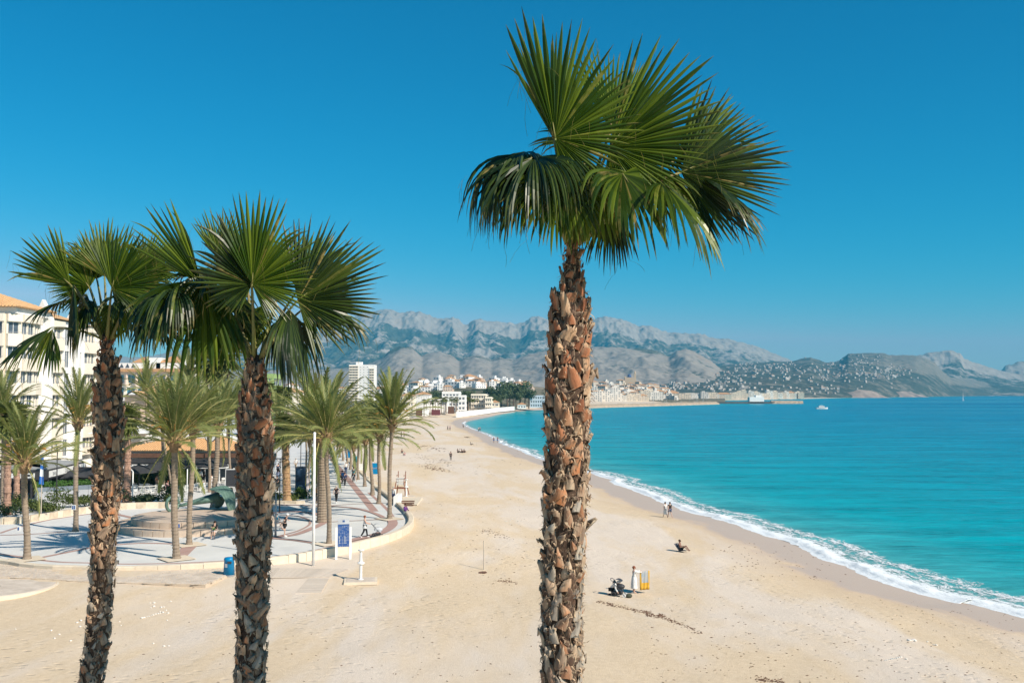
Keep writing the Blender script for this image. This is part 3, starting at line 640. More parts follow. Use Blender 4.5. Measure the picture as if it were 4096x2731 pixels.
big = fan_palm('tallest fan palm in front of the sea with a reddish flaking trunk', 12.0,
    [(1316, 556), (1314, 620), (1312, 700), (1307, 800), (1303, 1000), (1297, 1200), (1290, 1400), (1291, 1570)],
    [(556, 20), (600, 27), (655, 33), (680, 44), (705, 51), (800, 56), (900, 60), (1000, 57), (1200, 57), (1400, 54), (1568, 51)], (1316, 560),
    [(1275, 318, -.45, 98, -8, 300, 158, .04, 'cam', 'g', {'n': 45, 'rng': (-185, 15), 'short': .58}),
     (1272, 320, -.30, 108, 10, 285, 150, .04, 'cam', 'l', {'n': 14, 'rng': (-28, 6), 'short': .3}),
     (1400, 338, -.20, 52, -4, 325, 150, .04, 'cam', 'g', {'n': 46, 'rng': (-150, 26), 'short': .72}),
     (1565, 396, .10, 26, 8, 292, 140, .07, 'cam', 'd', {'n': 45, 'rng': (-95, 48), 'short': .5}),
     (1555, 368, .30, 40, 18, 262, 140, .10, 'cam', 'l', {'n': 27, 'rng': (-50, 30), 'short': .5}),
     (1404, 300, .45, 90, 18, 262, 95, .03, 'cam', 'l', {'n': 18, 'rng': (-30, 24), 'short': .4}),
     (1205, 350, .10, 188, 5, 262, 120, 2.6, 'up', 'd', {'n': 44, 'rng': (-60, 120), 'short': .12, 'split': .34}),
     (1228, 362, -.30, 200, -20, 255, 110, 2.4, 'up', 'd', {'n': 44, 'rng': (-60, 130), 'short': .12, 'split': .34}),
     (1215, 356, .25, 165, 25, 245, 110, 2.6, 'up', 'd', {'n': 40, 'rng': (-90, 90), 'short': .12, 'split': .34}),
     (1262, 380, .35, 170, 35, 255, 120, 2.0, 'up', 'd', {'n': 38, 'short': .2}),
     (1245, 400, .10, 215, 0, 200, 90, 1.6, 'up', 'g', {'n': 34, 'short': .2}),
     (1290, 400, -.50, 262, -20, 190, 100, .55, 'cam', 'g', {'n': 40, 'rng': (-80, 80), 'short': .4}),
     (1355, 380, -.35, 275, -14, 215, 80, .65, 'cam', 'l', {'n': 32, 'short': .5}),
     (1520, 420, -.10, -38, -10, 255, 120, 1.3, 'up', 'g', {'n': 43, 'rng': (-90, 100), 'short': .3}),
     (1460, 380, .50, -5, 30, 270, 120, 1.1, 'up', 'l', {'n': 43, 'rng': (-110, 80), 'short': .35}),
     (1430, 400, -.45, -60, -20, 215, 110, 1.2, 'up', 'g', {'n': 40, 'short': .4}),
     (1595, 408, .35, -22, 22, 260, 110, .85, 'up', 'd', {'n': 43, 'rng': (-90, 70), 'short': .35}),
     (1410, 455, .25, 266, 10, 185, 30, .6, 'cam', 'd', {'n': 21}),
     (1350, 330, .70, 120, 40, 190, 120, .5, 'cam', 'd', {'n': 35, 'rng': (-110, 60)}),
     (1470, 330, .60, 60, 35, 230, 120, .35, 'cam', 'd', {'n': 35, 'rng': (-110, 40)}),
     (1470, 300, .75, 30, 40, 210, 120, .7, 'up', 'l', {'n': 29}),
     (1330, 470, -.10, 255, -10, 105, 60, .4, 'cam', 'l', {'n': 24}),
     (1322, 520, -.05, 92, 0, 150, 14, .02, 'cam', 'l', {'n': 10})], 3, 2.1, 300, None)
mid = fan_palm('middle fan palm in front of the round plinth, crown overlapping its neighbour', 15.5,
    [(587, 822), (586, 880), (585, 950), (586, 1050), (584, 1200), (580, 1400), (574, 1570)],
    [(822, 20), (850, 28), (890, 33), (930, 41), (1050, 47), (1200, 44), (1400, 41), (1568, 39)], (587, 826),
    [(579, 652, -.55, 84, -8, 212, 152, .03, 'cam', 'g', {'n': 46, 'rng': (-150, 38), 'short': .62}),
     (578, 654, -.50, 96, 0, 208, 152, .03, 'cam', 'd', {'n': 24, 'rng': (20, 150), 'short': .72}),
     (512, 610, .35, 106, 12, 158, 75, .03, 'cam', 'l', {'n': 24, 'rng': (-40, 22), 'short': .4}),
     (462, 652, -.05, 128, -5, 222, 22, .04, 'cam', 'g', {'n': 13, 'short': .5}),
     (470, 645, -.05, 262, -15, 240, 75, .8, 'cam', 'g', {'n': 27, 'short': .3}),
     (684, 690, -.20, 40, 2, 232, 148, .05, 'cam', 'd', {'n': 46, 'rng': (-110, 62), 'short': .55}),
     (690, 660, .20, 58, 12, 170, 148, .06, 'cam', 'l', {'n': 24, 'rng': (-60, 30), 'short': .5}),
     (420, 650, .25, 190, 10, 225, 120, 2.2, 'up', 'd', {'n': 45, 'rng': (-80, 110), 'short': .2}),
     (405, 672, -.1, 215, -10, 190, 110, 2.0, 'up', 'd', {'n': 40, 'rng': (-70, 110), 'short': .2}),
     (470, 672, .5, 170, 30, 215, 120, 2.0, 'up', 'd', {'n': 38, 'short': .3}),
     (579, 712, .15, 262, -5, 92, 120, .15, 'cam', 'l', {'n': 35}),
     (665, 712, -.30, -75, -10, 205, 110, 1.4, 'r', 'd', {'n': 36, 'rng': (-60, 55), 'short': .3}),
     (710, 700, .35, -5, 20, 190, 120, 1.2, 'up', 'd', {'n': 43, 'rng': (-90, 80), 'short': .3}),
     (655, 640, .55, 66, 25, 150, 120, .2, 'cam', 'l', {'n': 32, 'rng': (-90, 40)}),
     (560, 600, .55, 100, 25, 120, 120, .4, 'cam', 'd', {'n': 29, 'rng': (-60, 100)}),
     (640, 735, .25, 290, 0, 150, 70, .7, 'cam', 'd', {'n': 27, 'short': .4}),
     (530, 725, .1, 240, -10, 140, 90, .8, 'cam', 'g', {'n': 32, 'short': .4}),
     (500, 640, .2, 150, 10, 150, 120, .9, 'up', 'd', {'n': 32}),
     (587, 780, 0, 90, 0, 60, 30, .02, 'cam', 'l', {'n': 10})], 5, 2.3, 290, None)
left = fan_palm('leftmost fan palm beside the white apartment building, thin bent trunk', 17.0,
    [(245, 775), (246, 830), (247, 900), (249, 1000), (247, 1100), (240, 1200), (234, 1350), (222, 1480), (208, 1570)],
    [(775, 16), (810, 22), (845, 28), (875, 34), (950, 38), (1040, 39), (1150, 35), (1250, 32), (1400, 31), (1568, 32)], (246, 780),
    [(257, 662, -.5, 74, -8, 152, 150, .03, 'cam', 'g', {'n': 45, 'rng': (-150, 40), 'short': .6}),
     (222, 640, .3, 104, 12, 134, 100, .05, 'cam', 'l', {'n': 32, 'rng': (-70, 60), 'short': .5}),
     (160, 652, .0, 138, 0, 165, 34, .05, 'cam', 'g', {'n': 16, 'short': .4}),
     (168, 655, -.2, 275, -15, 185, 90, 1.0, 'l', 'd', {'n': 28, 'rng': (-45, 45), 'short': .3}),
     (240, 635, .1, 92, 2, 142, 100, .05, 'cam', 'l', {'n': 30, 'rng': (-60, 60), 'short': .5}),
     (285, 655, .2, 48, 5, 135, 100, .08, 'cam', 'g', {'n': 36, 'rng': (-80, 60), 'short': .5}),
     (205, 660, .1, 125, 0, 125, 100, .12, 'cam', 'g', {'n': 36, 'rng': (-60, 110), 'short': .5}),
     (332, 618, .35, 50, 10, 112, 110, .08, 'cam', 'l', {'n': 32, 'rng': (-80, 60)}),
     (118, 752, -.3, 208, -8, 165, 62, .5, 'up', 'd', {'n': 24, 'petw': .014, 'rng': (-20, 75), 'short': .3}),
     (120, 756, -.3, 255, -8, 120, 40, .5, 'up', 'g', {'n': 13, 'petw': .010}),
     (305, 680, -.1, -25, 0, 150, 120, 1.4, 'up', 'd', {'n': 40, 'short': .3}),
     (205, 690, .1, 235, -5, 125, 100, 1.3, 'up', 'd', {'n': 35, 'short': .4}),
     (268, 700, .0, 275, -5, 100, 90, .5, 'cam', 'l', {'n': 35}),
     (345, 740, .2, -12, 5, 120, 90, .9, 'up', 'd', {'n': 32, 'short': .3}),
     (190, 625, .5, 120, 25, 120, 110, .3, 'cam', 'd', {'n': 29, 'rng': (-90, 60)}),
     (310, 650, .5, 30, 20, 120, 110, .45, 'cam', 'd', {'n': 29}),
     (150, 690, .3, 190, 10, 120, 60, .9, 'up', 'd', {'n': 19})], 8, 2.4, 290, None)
# ================================================================ PLAZA AND PROMENADE
m_pave = mat('pale_concrete_paving', (.66, .65, .62), (.58, .575, .555), .5, .8, .15, 20, src='World', detail=6)
m_band = mat('red_paving_band', (.44, .29, .25), (.38, .24, .205), 1.2, .85, .15, 20, src='World')
m_cope = mat('cream_coping_stone', (.74, .635, .495), (.66, .56, .43), 2.5, .85, .2, 20, rand=.25)
m_plinth = mat('sandstone_plinth', (.60, .48, .375), (.52, .41, .32), 1.5, .85, .15, 14, rand=.15)
m_wallst = mat('rough_wall_stone', (.62, .52, .39), (.46, .38, .28), 2.0, .9, .4, 12, src='World')
PL = EDGE + TAIL
poly = PL + [(-330, 700), (-330, 40)]
mb = MB(); mb.prism(poly, ZP - 1.2, ZP); mb.build('plaza_paving', m_pave, None, kind='structure', label='pale paved plaza and promenade')
# coping stones round the curved edge, each a piece
root = thing('plaza_edge_wall', 'low curved sandstone seat wall round the sand side of the plaza', 'wall', (EDGE[0][0], EDGE[0][1], ZP))
PLn = np.array(PL); sg = np.hypot(*np.diff(PLn, axis=0).T); Lc = np.concatenate([[0], np.cumsum(sg)])
def pl_at(l): return float(np.interp(l, Lc, PLn[:, 0])), float(np.interp(l, Lc, PLn[:, 1]))
def pl_n(l):
    a = pl_at(l - .3); b = pl_at(l + .3); d = Vector((b[0] - a[0], b[1] - a[1])).normalized(); return d, Vector((d.y, -d.x))   # outward (sand side)
l = 6.0; k = 0; rr = random.Random(4)
while l < Lc[len(EDGE)] + 60:
    w_ = 1.35 if l < Lc[len(EDGE)] else 2.4; a0, a1 = l + .012, l + w_ - .012; P = []
    hgt = .04 + .24 * min(1, max(0, (l - 24) / 16)) if l < Lc[len(EDGE)] else .12
    prof = [(-.34, 0.004), (-.34, hgt), (-.28, hgt + .035), (.06, hgt + .035), (.12, hgt), (.12, -.6)]
    for q in (a0, a1):
        x, y = pl_at(q); d, nn = pl_n(q)
        for o_, z in prof: P.append((x + nn.x * o_ - EDGE[0][0], y + nn.y * o_ - EDGE[0][1], z + (rr.uniform(-.004, .004) if q == a0 else 0)))
    m_ = len(prof); fs = [(i, i + 1, m_ + i + 1, m_ + i) for i in range(m_ - 1)] + [tuple(range(m_ - 1, -1, -1)), tuple(range(m_, 2 * m_))]
    MB().add(P, fs).build('coping_stone', m_cope, root); l += w_; k += 1
# red bands: ribbons 4 mm above the paving
def ribbon(pts, wd, z=ZP + .005, nm='paving_band', closed=False):
    mb = MB(); pts = [Vector((p[0], p[1])) for p in pts]; n_ = len(pts)
    wds = wd if hasattr(wd, '__len__') else [wd] * n_
    for i, p in enumerate(pts):
        a = pts[(i - 1) % n_ if closed else max(i - 1, 0)]; b = pts[(i + 1) % n_ if closed else min(i + 1, n_ - 1)]; d = (b - a).normalized(); q = Vector((-d.y, d.x)) * wds[i] / 2
        mb.v += [(p.x - q.x, p.y - q.y, z), (p.x + q.x, p.y + q.y, z)]
    for i in range(n_ if closed else n_ - 1): j = (i + 1) % n_; mb.f.append((2 * i, 2 * j, 2 * j + 1, 2 * i + 1)); mb.m.append(0)
    return mb.build(nm, m_band, None, kind='structure', label='brick red paving band')
def rs(L_, wd, z=ZP + .005, n=4): ribbon(crom([tuple(on(a, b, ZP).xy) for a, b in L_], n), wd, z)
C0 = on(785, 2104, ZP); PCX, PCY = C0.x, C0.y
off = []
for q in np.arange(3, Lc[len(EDGE)] - 2, .7):
    x, y = pl_at(q); d, nn = pl_n(q); off.append((x - nn.x * 1.55, y - nn.y * 1.55))
ribbon(off, .34)
off = [(-11.5 - 2.6 - .235 * (y - 98.4), y) for y in range(92, 400, 10)]
ribbon(off, [.75] * len(off), ZP + .009)
rs([(150, 2232), (220, 2218), (330, 2196), (380, 2188), (560, 2172), (800, 2178)], .42, ZP + .013)
rs([(0, 2132), (60, 2112), (180, 2082), (280, 2066), (380, 2052), (480, 2040)], .30, ZP + .017)
rs([(0, 2140), (120, 2136), (300, 2124)], .25, ZP + .021)
rs([(455, 2054), (520, 2068), (570, 2078)], .5, ZP + .025)
rs([(715, 2228), (760, 2185)], .95, ZP + .029, 1)
rs([(1075, 2152), (1180, 2160), (1310, 2180)], .55, ZP + .033, 2)
rs([(1080, 2150), (1180, 2138), (1260, 2108), (1300, 2085), (1290, 2065), (1240, 2050), (1160, 2046), (1080, 2052)], .62, ZP + .037)
rs([(1110, 2145), (1190, 2124), (1236, 2100), (1235, 2080), (1190, 2064), (1120, 2060)], .2, ZP + .041)
rs([(1090, 2018), (1240, 2022), (1400, 2030), (1490, 2050), (1545, 2076)], .45, ZP + .045)
rs([(1090, 2050), (1240, 2030), (1400, 2017), (1510, 2012)], .22, ZP + .049)
rs([(1320, 2088), (1440, 2082), (1560, 2076)], .2, ZP + .053)
rs([(1565, 2078), (1572, 2095), (1555, 2115), (1505, 2138), (1400, 2162), (1330, 2175)], .8, ZP + .057)
# stepped round plinth
rt = thing('round_plinth', 'two stepped round sandstone plinth under the green bronze sculpture', 'plinth', (PCX, PCY, ZP))
def ringblocks(Rr, z0, z1, nb, nm='facing_block'):
    me = None
    for i in range(nb):
        if me is None:
            mb = MB(); a0, a1 = -.5 * 2 * math.pi / nb + .004, .5 * 2 * math.pi / nb - .004; n_ = 4; P = []
            for z in (z0, z1 - .0):
                for r_ in (Rr, Rr - .3):
                    for t in range(n_): a = a0 + (a1 - a0) * t / (n_ - 1); P.append((r_ * math.cos(a), r_ * math.sin(a), z))
            fs = []
            for t in range(n_ - 1): fs += [(t, t + 1, 2 * n_ + t + 1, 2 * n_ + t), (2 * n_ + t, 2 * n_ + t + 1, 3 * n_ + t + 1, 3 * n_ + t), (n_ + t + 1, n_ + t, 3 * n_ + t, 3 * n_ + t + 1)]
            fs += [(0, 2 * n_, 3 * n_, n_), (n_ - 1, 2 * n_ - 1, 4 * n_ - 1, 3 * n_ - 1)]
            me = mb.add(P, fs).mesh(nm, m_plinth)
        put(nm, me, rt, rz=2 * math.pi * i / nb)
for nm, Rr, z0, z1, nb in (('lower_step', 6.3, .0, .46, 44), ('upper_step', 5.0, .46, .92, 36)):
    MB().lathe([(Rr - .29, z0), (Rr - .29, z1 - .004), (.01, z1 - .004)], n=96).build(nm, m_plinth, rt); ringblocks(Rr, z0 + .002, z1, nb)
m_plq = mat('blue_plaque_enamel', (.05, .14, .42), rough=.3)
pp = on(803, 2103, ZP); a = math.atan2(pp.y - PCY, pp.x - PCX); a = R(-93)
MB().box((5.02 * math.cos(a) + .35, 5.02 * math.sin(a) - .0, .70), (.45, .04, .26)).build('plaque', m_plq, rt)

# ---- green bronze sculpture
def bronze():
    n = NT('green_bronze'); p = n.pos(); f = n.noise(p, .9, 5, .65, .4); st = n.noise(n.pos((2.5, 2.5, .4)), 3.0, 4, .6)
    c = n.ramp(n.math('ADD', n.math('MULTIPLY', f, .6), n.math('MULTIPLY', st, .4)), [(.3, (.04, .07, .06)), (.48, (.09, .16, .13)), (.62, (.16, .24, .195)), (.75, (.25, .30, .25))])
    n.col(c); n.rough(.55); n.spec(.4); n.b.inputs['Metallic'].default_value = .15; n.bump(st, .3, .03); return n.m
m_brz = bronze()
ZT = ZP + .92; sc0 = on(860, 2040, ZT); rt = thing('bronze_sculpture', 'green bronze anchor shaped sculpture lying on the round plinth', 'sculpture', (sc0.x, sc0.y, ZT))
dS = sc0.y
def sp3(sx, sy, dy=0): return at(sx, sy, dS + dy) - sc0 - Vector((0, 0, 0))
def sheet(pts, thick, nm, sub=1):
    """closed thick plate from a grid of points"""
    r_, c_ = len(pts), len(pts[0]); V = [Vector(p) for row in pts for p in row]; N = []
    for i in range(r_):
        for j in range(c_):
            a = V[min(i + 1, r_ - 1) * c_ + j] - V[max(i - 1, 0) * c_ + j]; b = V[i * c_ + min(j + 1, c_ - 1)] - V[i * c_ + max(j - 1, 0)]; N.append(a.cross(b).normalized())
    mb = MB(); n_ = len(V); mb.v = [tuple(v + q * thick / 2) for v, q in zip(V, N)] + [tuple(v - q * thick / 2) for v, q in zip(V, N)]
    for i in range(r_ - 1):
        for j in range(c_ - 1):
            a = i * c_ + j; mb.f.append((a, a + 1, a + c_ + 1, a + c_)); mb.f.append((n_ + a + c_, n_ + a + c_ + 1, n_ + a + 1, n_ + a))
    for j in range(c_ - 1):
        a = j; mb.f.append((a, n_ + a, n_ + a + 1, a + 1)); a = (r_ - 1) * c_ + j; mb.f.append((a, a + 1, n_ + a + 1, n_ + a))
    for i in range(r_ - 1):
        a = i * c_; mb.f.append((a, a + c_, n_ + a + c_, n_ + a)); a = i * c_ + c_ - 1; mb.f.append((a, n_ + a, n_ + a + c_, a + c_))
    mb.m = [0] * len(mb.f); o = mb.build(nm, m_brz, rt, smooth=True)
    s_ = o.modifiers.new('s', 'SUBSURF'); s_.levels = 2; s_.render_levels = 2; return o
mb = MB(); ring = []
for i in range(25):
    a = 2 * math.pi * i / 24; ring.append(Vector((sp3(704, 2040).x + .34 * math.cos(a) * 1.0, -.9 + .5 * math.cos(a), .62 + .60 * math.sin(a))))
mb.tube(ring, .13, 8); mb.build('ring', m_brz, rt, smooth=True)
A_ = sp3(716, 2040, -.9); B_ = sp3(790, 2005, -.3); C_ = sp3(880, 1985, .3)
A_.z = .45
mb = MB(); mb.tube([A_, A_.lerp(B_, .35) + Vector((0, 0, .02)), B_, C_], [.10, .15, .26, .44], 8); mb.build('shank', m_brz, rt, smooth=True)
fluke = [[sp3(822, 1958, -.9), sp3(852, 1948, -.2), sp3(895, 1936, .7)],
         [sp3(868, 1962, -.9), sp3(890, 1956, 0), sp3(925, 1950, .9)],
         [sp3(892, 1985, -.8), sp3(915, 1978, .1), sp3(942, 1972, 1.0)],
         [sp3(906, 2022, -.7), sp3(925, 2018, .1), sp3(945, 2010, 1.0)],
         [sp3(914, 2066, -.4), sp3(926, 2062, .2), sp3(938, 2052, .8)]]
fluke[4][0].z = max(fluke[4][0].z, .02)
sheet(fluke, .16, 'fluke')
brace_ = [[sp3(862, 1975, .2), sp3(905, 1990, .3)], [sp3(862, 2008, .6), sp3(898, 2015, .7)], [sp3(852, 2052, 1.1), sp3(882, 2045, 1.6)]]
for q in brace_[2]: q.z = max(q.z, 0)
sheet(brace_, .22, 'support')
leg3 = [[sp3(905, 1990, .8), sp3(930, 2000, 1.2)], [sp3(908, 2025, .9), sp3(926, 2030, 1.2)], [sp3(914, 2064, .6), sp3(928, 2062, .9)]]
for q in leg3[2]: q.z = max(q.z - .05, 0)
sheet(leg3, .14, 'support')

# ---- cobble path on the sand, discs, boardwalks
m_cob = mat('cobble_stone', (.64, .55, .455), (.50, .42, .34), 1.3, .9, .2, 10, src='World')
m_mort = mat('cobble_bedding', (.58, .47, .36), rough=.95, src='World')
def quad_pts(s4, z=None): return [on(a, b, z) if z is not None else on_sand(a, b) for a, b in s4]
c4 = [on(-60, 2292, 2.9), on(905, 2296, 2.9), on(822, 2345, 2.9), on(-60, 2338, 2.9)]
def inpoly(x, y, P):
    ins = False
    for i in range(len(P)):
        a = P[i]; b = P[i - 1]
        if (a[1] > y) != (b[1] > y) and x < (b[0] - a[0]) * (y - a[1]) / (b[1] - a[1]) + a[0]: ins = not ins
    return ins
bed = [on(-60, 2262, 2.95)] + [on(a, b, 2.95) for a, b in ((191, 2278), (470, 2284), (700, 2284), (905, 2278), (960, 2285), (822, 2342), (340, 2330), (120, 2315), (-60, 2312))]
mb = MB(); mb.prism([(p.x, p.y) for p in bed], 2.4, 3.02); mb.build('cobble_path', m_mort, None, kind='structure', label='cobbled path below the plaza edge')
mb = MB(); rr = random.Random(9); P2 = [(p.x, p.y) for p in bed]
y = min(p.y for p in bed); r_ = 0
while y < max(p.y for p in bed):
    x = min(p.x for p in bed) + (r_ % 2) * .14
    while x < max(p.x for p in bed):
        w_ = rr.uniform(.20, .34)
        if inpoly(x + w_ / 2, y + .1, P2): mb.box((x + w_ / 2, y + .09, 3.03 + rr.uniform(-.012, .014)), (w_ - .035, .155, .05), rr.uniform(-.05, .05))
        x += w_
    y += .19; r_ += 1
mb.build('cobble_stones', m_cob, None, kind='stuff', label='small squared cobbles of the path')
dc = on(-20, 2352, 2.85)
rt = thing('stone_disc', 'round pale stone slab sunk in the sand by the lower left corner', 'slab', (dc.x, dc.y, 2.85))
MB().lathe([(3.25, -.4), (3.25, .06), (3.18, .12), (.3, .12), (.3, .05), (.01, .05)], n=64).build('slab', m_cob, rt); MB().lathe([(3.4, -.4), (3.4, .10), (3.26, .13), (3.26, 0)], n=64).build('rim', m_cope, rt)
m_wood = mat('weathered_plank', (.64, .55, .45), (.54, .46, .38), 5, .85, .3, 25, sv=(1, 6, 1), rand=.35)
def boards(q, n_, lab, nm='boardwalk', across=True):
    """planks between side q0-q1 and side q3-q2"""
    q = [Vector(p) for p in q]; c = sum(q, Vector()) / 4; rt = thing(nm, lab, 'boardwalk', c); rr = random.Random(n_)
    for i in range(n_):
        a = (i + .06) / n_; b = (i + .94) / n_
        P = [q[0].lerp(q[1], a), q[0].lerp(q[1], b), q[3].lerp(q[2], b), q[3].lerp(q[2], a)]
        ext = rr.uniform(-.01, .01); P = [p - c + Vector((0, 0, rr.uniform(-.004, .004))) for p in P]
        MB().prism([(p.x, p.y, p.z - .03) for p in P], 0, 0).v
        mb = MB(); mb.add([p + Vector((0, 0, -.035)) for p in P] + [p + Vector((0, 0, .0)) for p in P], [(3, 2, 1, 0), (4, 5, 6, 7), (0, 1, 5, 4), (1, 2, 6, 5), (2, 3, 7, 6), (3, 0, 4, 7)]); mb.build('plank', m_wood, rt)
def bw(sx, sy, up=.09): p = on(sx, sy, 2.95); p = on(sx, sy, sand_h(p.x, p.y) + up); return p
boards([bw(1000, 2268), bw(1395, 2274), bw(1318, 2306), bw(985, 2309)], 30, 'wide wooden boardwalk on the sand below the white pole')
boards([bw(1236, 2309, .11), bw(1180, 2372, .12), bw(1284, 2368, .12), bw(1318, 2309, .11)], 26, 'narrow wooden boardwalk running down the sand from the wide one')
# ================================================================ DATE PALMS
def date_leaf(nm, c, c2): return leafmat(nm, c, c2, .34, .55, .35, 1.0, tip=tuple(x * .55 for x in c), spec=.3)
m_date = date_leaf('date_leaf_sage', (.27, .30, .125), (.18, .205, .07))
m_rach = mat('date_rachis', (.42, .34, .12), (.34, .30, .12), 3, .6)
m_dtr = mat('date_trunk', (.30, .235, .175), (.20, .155, .115), 3.2, .9, .7, 9, sv=(1, 1, 3))
m_hut = mat('cut_leaf_bases', (.34, .235, .13), (.16, .095, .05), 6, .9, .5, 16)
m_fruit = mat('orange_fruit_stalk', (.55, .30, .06), (.42, .18, .04), 5, .6)
def date_frond(ln, curve, seed, lift=.0):
    r_ = random.Random(seed); V = []; Fc = []; Tp = []; d = Vector((1, 0, .0)); p = Vector((0, 0, 0)); K = 56; pts = [p.copy()]; side0 = Vector((0, 1, 0)); tw = r_.uniform(-.5, .5); yaw = r_.uniform(-.25, .25)
    for k in range(K):
        t = k / K; d = (d + Vector((0, yaw * .02, -1)) * curve * (.25 + t * 1.4) / K).normalized(); p = p + d * ln / K; pts.append(p.copy())
        if t < .10: continue
        L_ = ln * .175 * (math.sin(math.pi * min(1, (t - .05) * 1.02)) ** .45) * r_.uniform(.8, 1.1) * (1 - .35 * t); up = side0.cross(d).normalized(); up = -up if up.z < 0 else up
        rot = Matrix.Rotation(tw * t, 3, d)
        for s_ in (-1, 1):
            sd_ = (rot @ side0) * s_; dr = (d * (.75 + .5 * t) + sd_ * .95 + up * r_.uniform(.05, .55)).normalized(); w_ = .025 * ln / 3.6 + .008
            wv = d.cross(dr).cross(dr).normalized() * w_; b = len(V); q = p.copy(); dd = dr.copy()
            for j in range(4):
                V += [tuple(q - wv * (1 - j / 3.2)), tuple(q + wv * (1 - j / 3.2))]; Tp += [j / 3 * .8, j / 3 * .8]; dd = (dd + Vector((.0, 0, -.20)) + Vector((r_.uniform(-.1, .1), r_.uniform(-.1, .1), 0))).normalized(); q = q + dd * L_ / 3
                if j: c = b + 2 * (j - 1); Fc.append((c, c + 1, c + 3, c + 2))
    mb = MB(); mb.v = V; mb.f = Fc; mb.m = [0] * len(Fc); n0 = len(V)
    mb.tube(pts[::4], [.034 * (1 - .8 * i / (len(pts[::4]) - 1)) for i in range(len(pts[::4]))], 4, 1)
    me = mb.mesh('frond', [m_date, m_rach]); a = me.attributes.new('tip', 'FLOAT', 'POINT'); a.data.foreach_set('value', Tp + [0] * (len(mb.v) - n0)); a = me.attributes.new('sv', 'FLOAT', 'POINT'); a.data.foreach_set('value', [r_.random() * .8 + .1 for _ in range(len(mb.v))]); return me
DF = [date_frond(3.6, c, i * 5 + 2) for i, c in enumerate((.42, .6, .82, 1.0, 1.25, .35, 1.6, 2.1))]
DFdead = None
def date_palm(base, crown, tr, label, seed, R_=3.6, n=38, fruit=False, flare=1.4, hang=1, group='date palms on the plaza and promenade', lod=0, up=0.0):
    tr = tr * .52; base = Vector(base); crown = Vector(crown); r_ = random.Random(seed); rt = thing('date_palm', label, 'palm tree', base, group=group); h = crown - base
    mb = MB(); N = max(10, int(h.z / (.11 if lod == 0 else .35))); P = []; Rd = []
    for i in range(N + 1):
        t = i / N; wob = Vector((.10 * math.sin(t * 4 + seed), .08 * math.cos(t * 5 + seed), 0)) * math.sin(t * math.pi); P.append(h * t + wob)
        Rd.append(tr * (1 + (flare - 1) * math.exp(-t * h.z / .35)) * (1.0 - .12 * t) * (1.0 + (.085 if i % 2 else -.03)) + r_.uniform(-.008, .008))
    P[0].z -= .15
    mb.tube(P, Rd, 12 if lod == 0 else 7); mb.build('trunk', m_dtr, rt)
    s = R_ / 3.6; mb = MB()
    tr = tr * 1.35; mb.lathe([(tr * .80, -.7 * s), (tr * 1.2, -.3 * s), (tr * 1.4, .1 * s), (tr * .8, .45 * s)], tuple(h), 10)
    for i in range(26 if lod == 0 else 8):
        th = i * 2.4; z = -.45 + .9 * i / (26 if lod == 0 else 8); q = h + Vector((math.cos(th) * tr * 1.15, math.sin(th) * tr * 1.15, z * s)); dd = Vector((math.cos(th), math.sin(th), 1.5)).normalized(); mb.tube([q, q + dd * .3 * s], [.06 * s, .03 * s], 4)
    mb.build('leaf_bases', m_hut, rt)
    n = int(n * 1.2)
    for i in range(n):
        th = i * 2.39996 + r_.uniform(-.2, .2); f = (i + .5) / n
        el = R(86 - 84 * f ** 1.2 + up) + r_.uniform(-.12, .12)
        if i >= n - hang: el = R(r_.uniform(-75, -45))
        idx = min(7, max(0, int(1 + f * 4 + r_.uniform(-1.2, 1.5)))) if i < n - hang else r_.choice((0, 1))
        o = bpy.data.objects.new('frond', DF[idx]); COL.objects.link(o); o.parent = rt
        rt_ = tr * .8; o.location = h + Vector((math.cos(th) * rt_, math.sin(th) * rt_, (.30 - .5 * f) * s))
        sc = s * r_.uniform(.85, 1.12) * (1 if i < n - hang else .85)
        m4 = Matrix.Rotation(th, 4, 'Z') @ Matrix.Rotation(-el, 4, 'Y') @ Matrix.Rotation(r_.uniform(-.4, .4), 4, 'X'); o.rotation_mode = 'QUATERNION'; o.rotation_quaternion = m4.to_quaternion(); o.scale = (sc, sc, sc)
    if fruit:
        mb = MB()
        for i in range(16):
            th = r_.uniform(0, 6.28); el = r_.uniform(.5, 1.2); q = h + Vector((0, 0, .2 * s)); dd = Vector((math.cos(th) * math.cos(el), math.sin(th) * math.cos(el), math.sin(el))); e = q + dd * 1.1 * s; mb.tube([q, e, e + (dd + Vector((0, 0, -.8))).normalized() * .35 * s], [.03, .025, .05], 4)
        mb.build('fruit_stalks', m_fruit, rt)
    return rt
def dp(bs, cs, tr, label, seed, **k):
    b = on(bs[0], bs[1], ZP); c = at(cs[0], cs[1], b.y); return date_palm(b, c, tr, label, seed, **k)
dp((108, 2238), (98, 1848), .40, 'leaning date palm with orange stalks in the lower left of the plaza', 1, fruit=True, n=40, R_=3.9, hang=1)
dp((302, 2124), (312, 1690), .36, 'date palm with a small sign on its trunk beside the leftmost fan palm', 2, fruit=True, R_=3.8, up=6)
dp((706, 2236), (697, 1758), .42, 'date palm nearest the round plinth with a long frond hanging down its trunk', 3, R_=4.3, n=48, hang=4, fruit=True)
dp((757, 2180), (772, 1712), .36, 'date palm right behind the one nearest the plinth', 4, R_=4.2, n=44, hang=1)
dp((853, 2034), (872, 1700), .48, 'thick ringed date palm behind the bronze sculpture', 5, R_=4.2, n=40, hang=1)
dp((1287, 2088), (1286, 1742), .78, 'stout date palm with the widest crown, left of the walking man in black', 6, R_=5.4, n=60, hang=5, flare=1.15)
dp((1316, 2176), (1306, 1740), .33, 'slender date palm in front of the stout one beside the white pole', 7, R_=4.2, n=40, flare=1.35)
